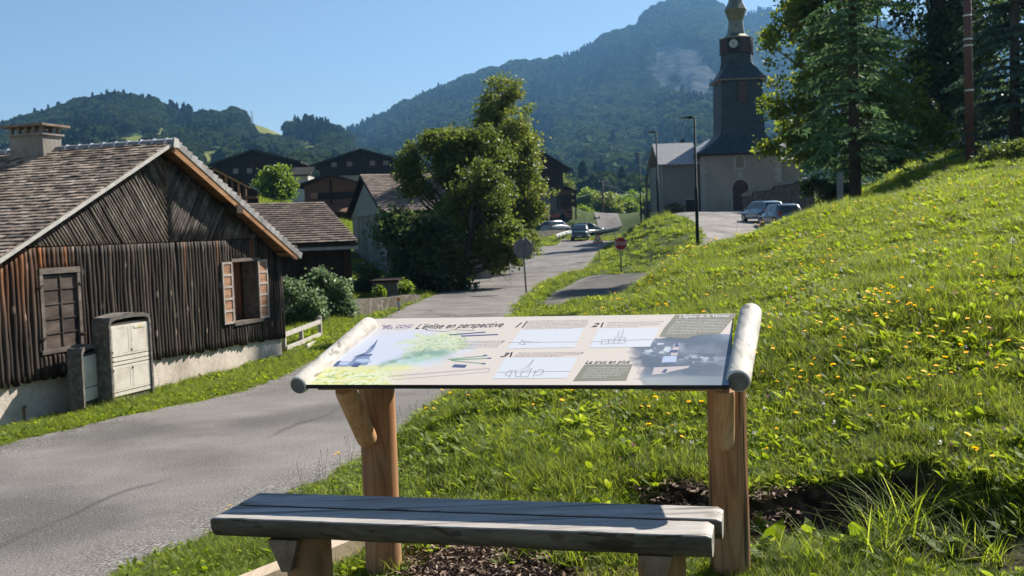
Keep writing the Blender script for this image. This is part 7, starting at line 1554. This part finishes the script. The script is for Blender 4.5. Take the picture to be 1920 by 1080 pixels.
# bark mulch
m_chip = leafmat('bark_chips', (.10, .06, .04), (.22, .15, .11), (.38, .30, .24), .0, .8, .2)
def chips(n, rng): c = np.stack([rng.uniform(-.12, .12, n), rng.uniform(-.12, .12, n), rng.uniform(0, .02, n)], 1); return rand_quads(c, n, .035, rng, .7, .35), rng.random(n)
rr_ = np.random.default_rng(4); n = 900; x = rr_.uniform(-1.1, 1.3, n); y = rr_.uniform(3.2, 5.6, n); k = soil_mask(x, y) > .25; x, y = x[k], y[k]
tag(scatter('bark_mulch', np.stack([x, y, ground_z(x, y)], 1), rr_.uniform(0, 6.28, len(x)), np.zeros(len(x)), np.ones(len(x)), rr_.integers(0, 3, len(x)), [proto([chips(70, rng)], m_chip) for _ in range(3)]), 'loose bark chips strewn behind the bench', 'bark mulch', kind='stuff')

# ------------------------------------------------------------------ wild flowers
def flower_mat(name, petal, heart):
    m = leafmat(name, (.05, .09, .02), heart, petal, .35, .6, .2); e = [n for n in m.node_tree.nodes if n.type == 'VALTORGB'][0].color_ramp; e.interpolation = 'CONSTANT'; e.elements[0].position = 0; e.elements[1].position = .35; e.elements[2].position = .7; return m
fm_y = flower_mat('petals_yellow', (.86, .66, .02), (.75, .45, .01)); fm_w = flower_mat('petals_white', (.62, .60, .58), (.4, .36, .3)); fm_p = flower_mat('petals_pink', (.42, .14, .30), (.3, .08, .2)); fm_s = flower_mat('seed_head', (.16, .11, .07), (.10, .07, .045))
def flower(m_, rng, h, r, kind):
    mb = MB(); mb.var = .1; lx, ly = rng.normal()*.12*h, rng.normal()*.12*h; top = np.array([lx, ly, h]); mb.tube([(0, 0, -.02), (lx*.35, ly*.35, h*.5), top], [.0016, .0014, .0013], 4, caps=False)
    if kind == 'y':
        tl = rng.normal(size=2)*.25; nv_ = norm([tl[0], tl[1], 1]); a = norm(np.cross(nv_, [0, 1, 0])); b = np.cross(nv_, a)
        for ring, (k, rr, zz, v) in enumerate(((13, r, .0, .9), (11, r*.72, .004, .85), (7, r*.35, .006, .5))):
            mb.var = v
            for i in range(k):
                t = 2*math.pi*i/k+ring*.2; d = a*math.cos(t)+b*math.sin(t); s_ = -a*math.sin(t)+b*math.cos(t); w_ = rr*.22; c = top+nv_*zz; mb.quad(c+d*rr*.1-s_*w_*.5, c+d*rr-s_*w_+nv_*rr*.15, c+d*rr+s_*w_+nv_*rr*.15, c+d*rr*.1+s_*w_*.5)
        mb.var = .1; mb.tube([top-nv_*.010, top-nv_*.001], [.002, r*.3], 6)
    else:
        mb.var = .9
        for i in range(16): d = norm(rng.normal(size=3)); c = top+d*r*.5; s_ = norm(np.cross(d, [.3, .5, 1])); mb.quad(c-s_*r*.22, c+d*r*.5-s_*r*.1, c+d*r*.5+s_*r*.1, c+s_*r*.22)
        if kind == 's': mb.tube([top-[0, 0, r*1.5], top+[0, 0, r*1.2]], [r*.4, r*.3], 5)
    return mb
def hit(px, py):
    d = Fv[None]+Rv[None]*((px-960)/FPX)[:, None]-Uv[None]*((py-540)/FPX)[:, None]; d = d/d[:, 1:2]; best = np.full(len(px), np.nan); Ys = np.concatenate([np.arange(3, 24, .12)]); prev = None
    for Y_ in Ys:
        q = CAM+d*Y_; g = hgt(q[:, 0], q[:, 1]); below = (q[:, 2] < g) & np.isnan(best); best[below] = Y_
    return CAM+d*best[:, None]
rng = np.random.default_rng(21)
crest = np.array([(1040, 612), (1130, 590), (1180, 548), (1230, 518), (1320, 468), (1400, 442), (1500, 407), (1640, 386), (1780, 362), (1915, 338)])
fx, fy = [], []
def cr(x): return np.interp(x, crest[:, 0], crest[:, 1])
x = rng.uniform(1050, 1915, 120); fx += list(x); fy += list(cr(x)+rng.exponential(9, 120)+2)           # along the crest
x = rng.uniform(1150, 1915, 70); u = rng.random(70)**1.1; fx += list(x); fy += list(cr(x)+10+u*(820-cr(x)))
for cx_, cy_, k, sx_, sy_ in ((1450, 520, 10, 40, 20), (1700, 480, 8, 50, 20), (1820, 560, 9, 40, 22), (1570, 500, 8, 40, 16), (1640, 600, 26, 45, 26), (1760, 720, 12, 50, 30), (1560, 640, 10, 40, 30), (1250, 480, 18, 60, 25), (860, 745, 16, 50, 12), (620, 870, 8, 30, 25), (960, 770, 12, 60, 18), (1040, 740, 10, 60, 14), (400, 1010, 5, 50, 25), (800, 770, 8, 30, 20), (1860, 930, 4, 30, 20), (1500, 730, 10, 60, 20)): fx += list(rng.normal(cx_, sx_, k)); fy += list(rng.normal(cy_, sy_, k))
fx, fy = np.array(fx), np.array(fy); Q = hit(fx, fy); ok = ~np.isnan(Q[:, 1]); Q = Q[ok]
rm = np.zeros(len(Q), bool)
for poly in (ROAD, SIDE): rm |= inpoly(Q[:, 0], Q[:, 1], poly) > .12
Q = Q[~rm]; Q[:, 2] = ground_z(Q[:, 0], Q[:, 1]); order = np.argsort(Q[:, 1]); Q = Q[order]
protos_f = []
for i in range(6):
    o = flower(fm_y, rng, rng.uniform(.13, .20), rng.uniform(.0145, .019), 'y').build('yellow_flower', fm_y); protos_f.append(o)
for i, q in enumerate(Q[:240]):
    src = protos_f[i % 6]; o = src if i < 6 else src.copy()
    if i >= 6: COL.objects.link(o)
    o.location = tuple(q); o.rotation_euler = (rng.normal()*.1, rng.normal()*.1, rng.uniform(0, 6.28)); s_ = rng.uniform(.65, .95); o.scale = (s_,)*3
    tag(o, 'yellow hawkbit flower on a thin stem in the meadow grass', 'flower', 'yellow hawkbit flowers of the meadow')
rest = Q[240:300]; prs = [flower(fm_y, rng, .2, .018, 'y').build('p', fm_y) for _ in range(3)]
x = rng.uniform(1100, 1915, 420); y = cr(x)+2+rng.random(420)**1.5*(900-cr(x)); W2 = hit(x, y); W2 = W2[~np.isnan(W2[:, 1])]; x3 = rng.uniform(560, 1000, 90); y3 = np.interp(x3, [560, 670, 760, 880, 1000], [930, 850, 790, 735, 700])+rng.exponential(12, 90); W3 = hit(x3, y3); W3 = W3[~np.isnan(W3[:, 1])]
for W_q in (W2, W3): W_q[:, 2] = ground_z(W_q[:, 0], W_q[:, 1])
prs += [flower(fm_w, rng, .10, .014, 'w').build('p', fm_w), flower(fm_p, rng, .12, .013, 'w').build('p', fm_p), flower(fm_s, rng, .24, .007, 's').build('p', fm_s), flower(fm_s, rng, .30, .006, 's').build('p', fm_s), flower(fm_w, rng, .2, .017, 'w').build('p', fm_w)]
AllQ = np.concatenate([rest, W2, W3]); idx = np.concatenate([rng.integers(0, 3, len(rest)), rng.choice([3, 4, 5, 5, 6, 6, 6, 7, 0, 1], len(W2)), rng.choice([5, 6, 5, 6, 3], len(W3))]); n = len(AllQ)
tag(scatter('wildflowers', AllQ, rng.uniform(0, 6.28, n), rng.normal(size=n)*.1, rng.uniform(.55, .95, n), idx, prs), 'small clover, seed heads and distant yellow flowers mixed through the meadow', 'wildflowers', kind='stuff')

# ------------------------------------------------------------------ mountain haze
mh_ = bpy.data.materials.new('haze'); mh_.use_nodes = True; t = mh_.node_tree; t.nodes.clear(); o_ = t.nodes.new('ShaderNodeOutputMaterial'); v_ = t.nodes.new('ShaderNodeVolumePrincipled')
v_.inputs['Color'].default_value = (.24, .55, 1.0, 1); v_.inputs['Density'].default_value = .00014; v_.inputs['Anisotropy'].default_value = .25; t.links.new(v_.outputs[0], o_.inputs['Volume'])
hz = MB().box((300, 1900, 330), (7600, 4400, 710)).build('haze', mh_); hz['kind'] = 'stuff'; hz['label'] = 'thin blue morning haze filling the valley'; hz['category'] = 'haze'
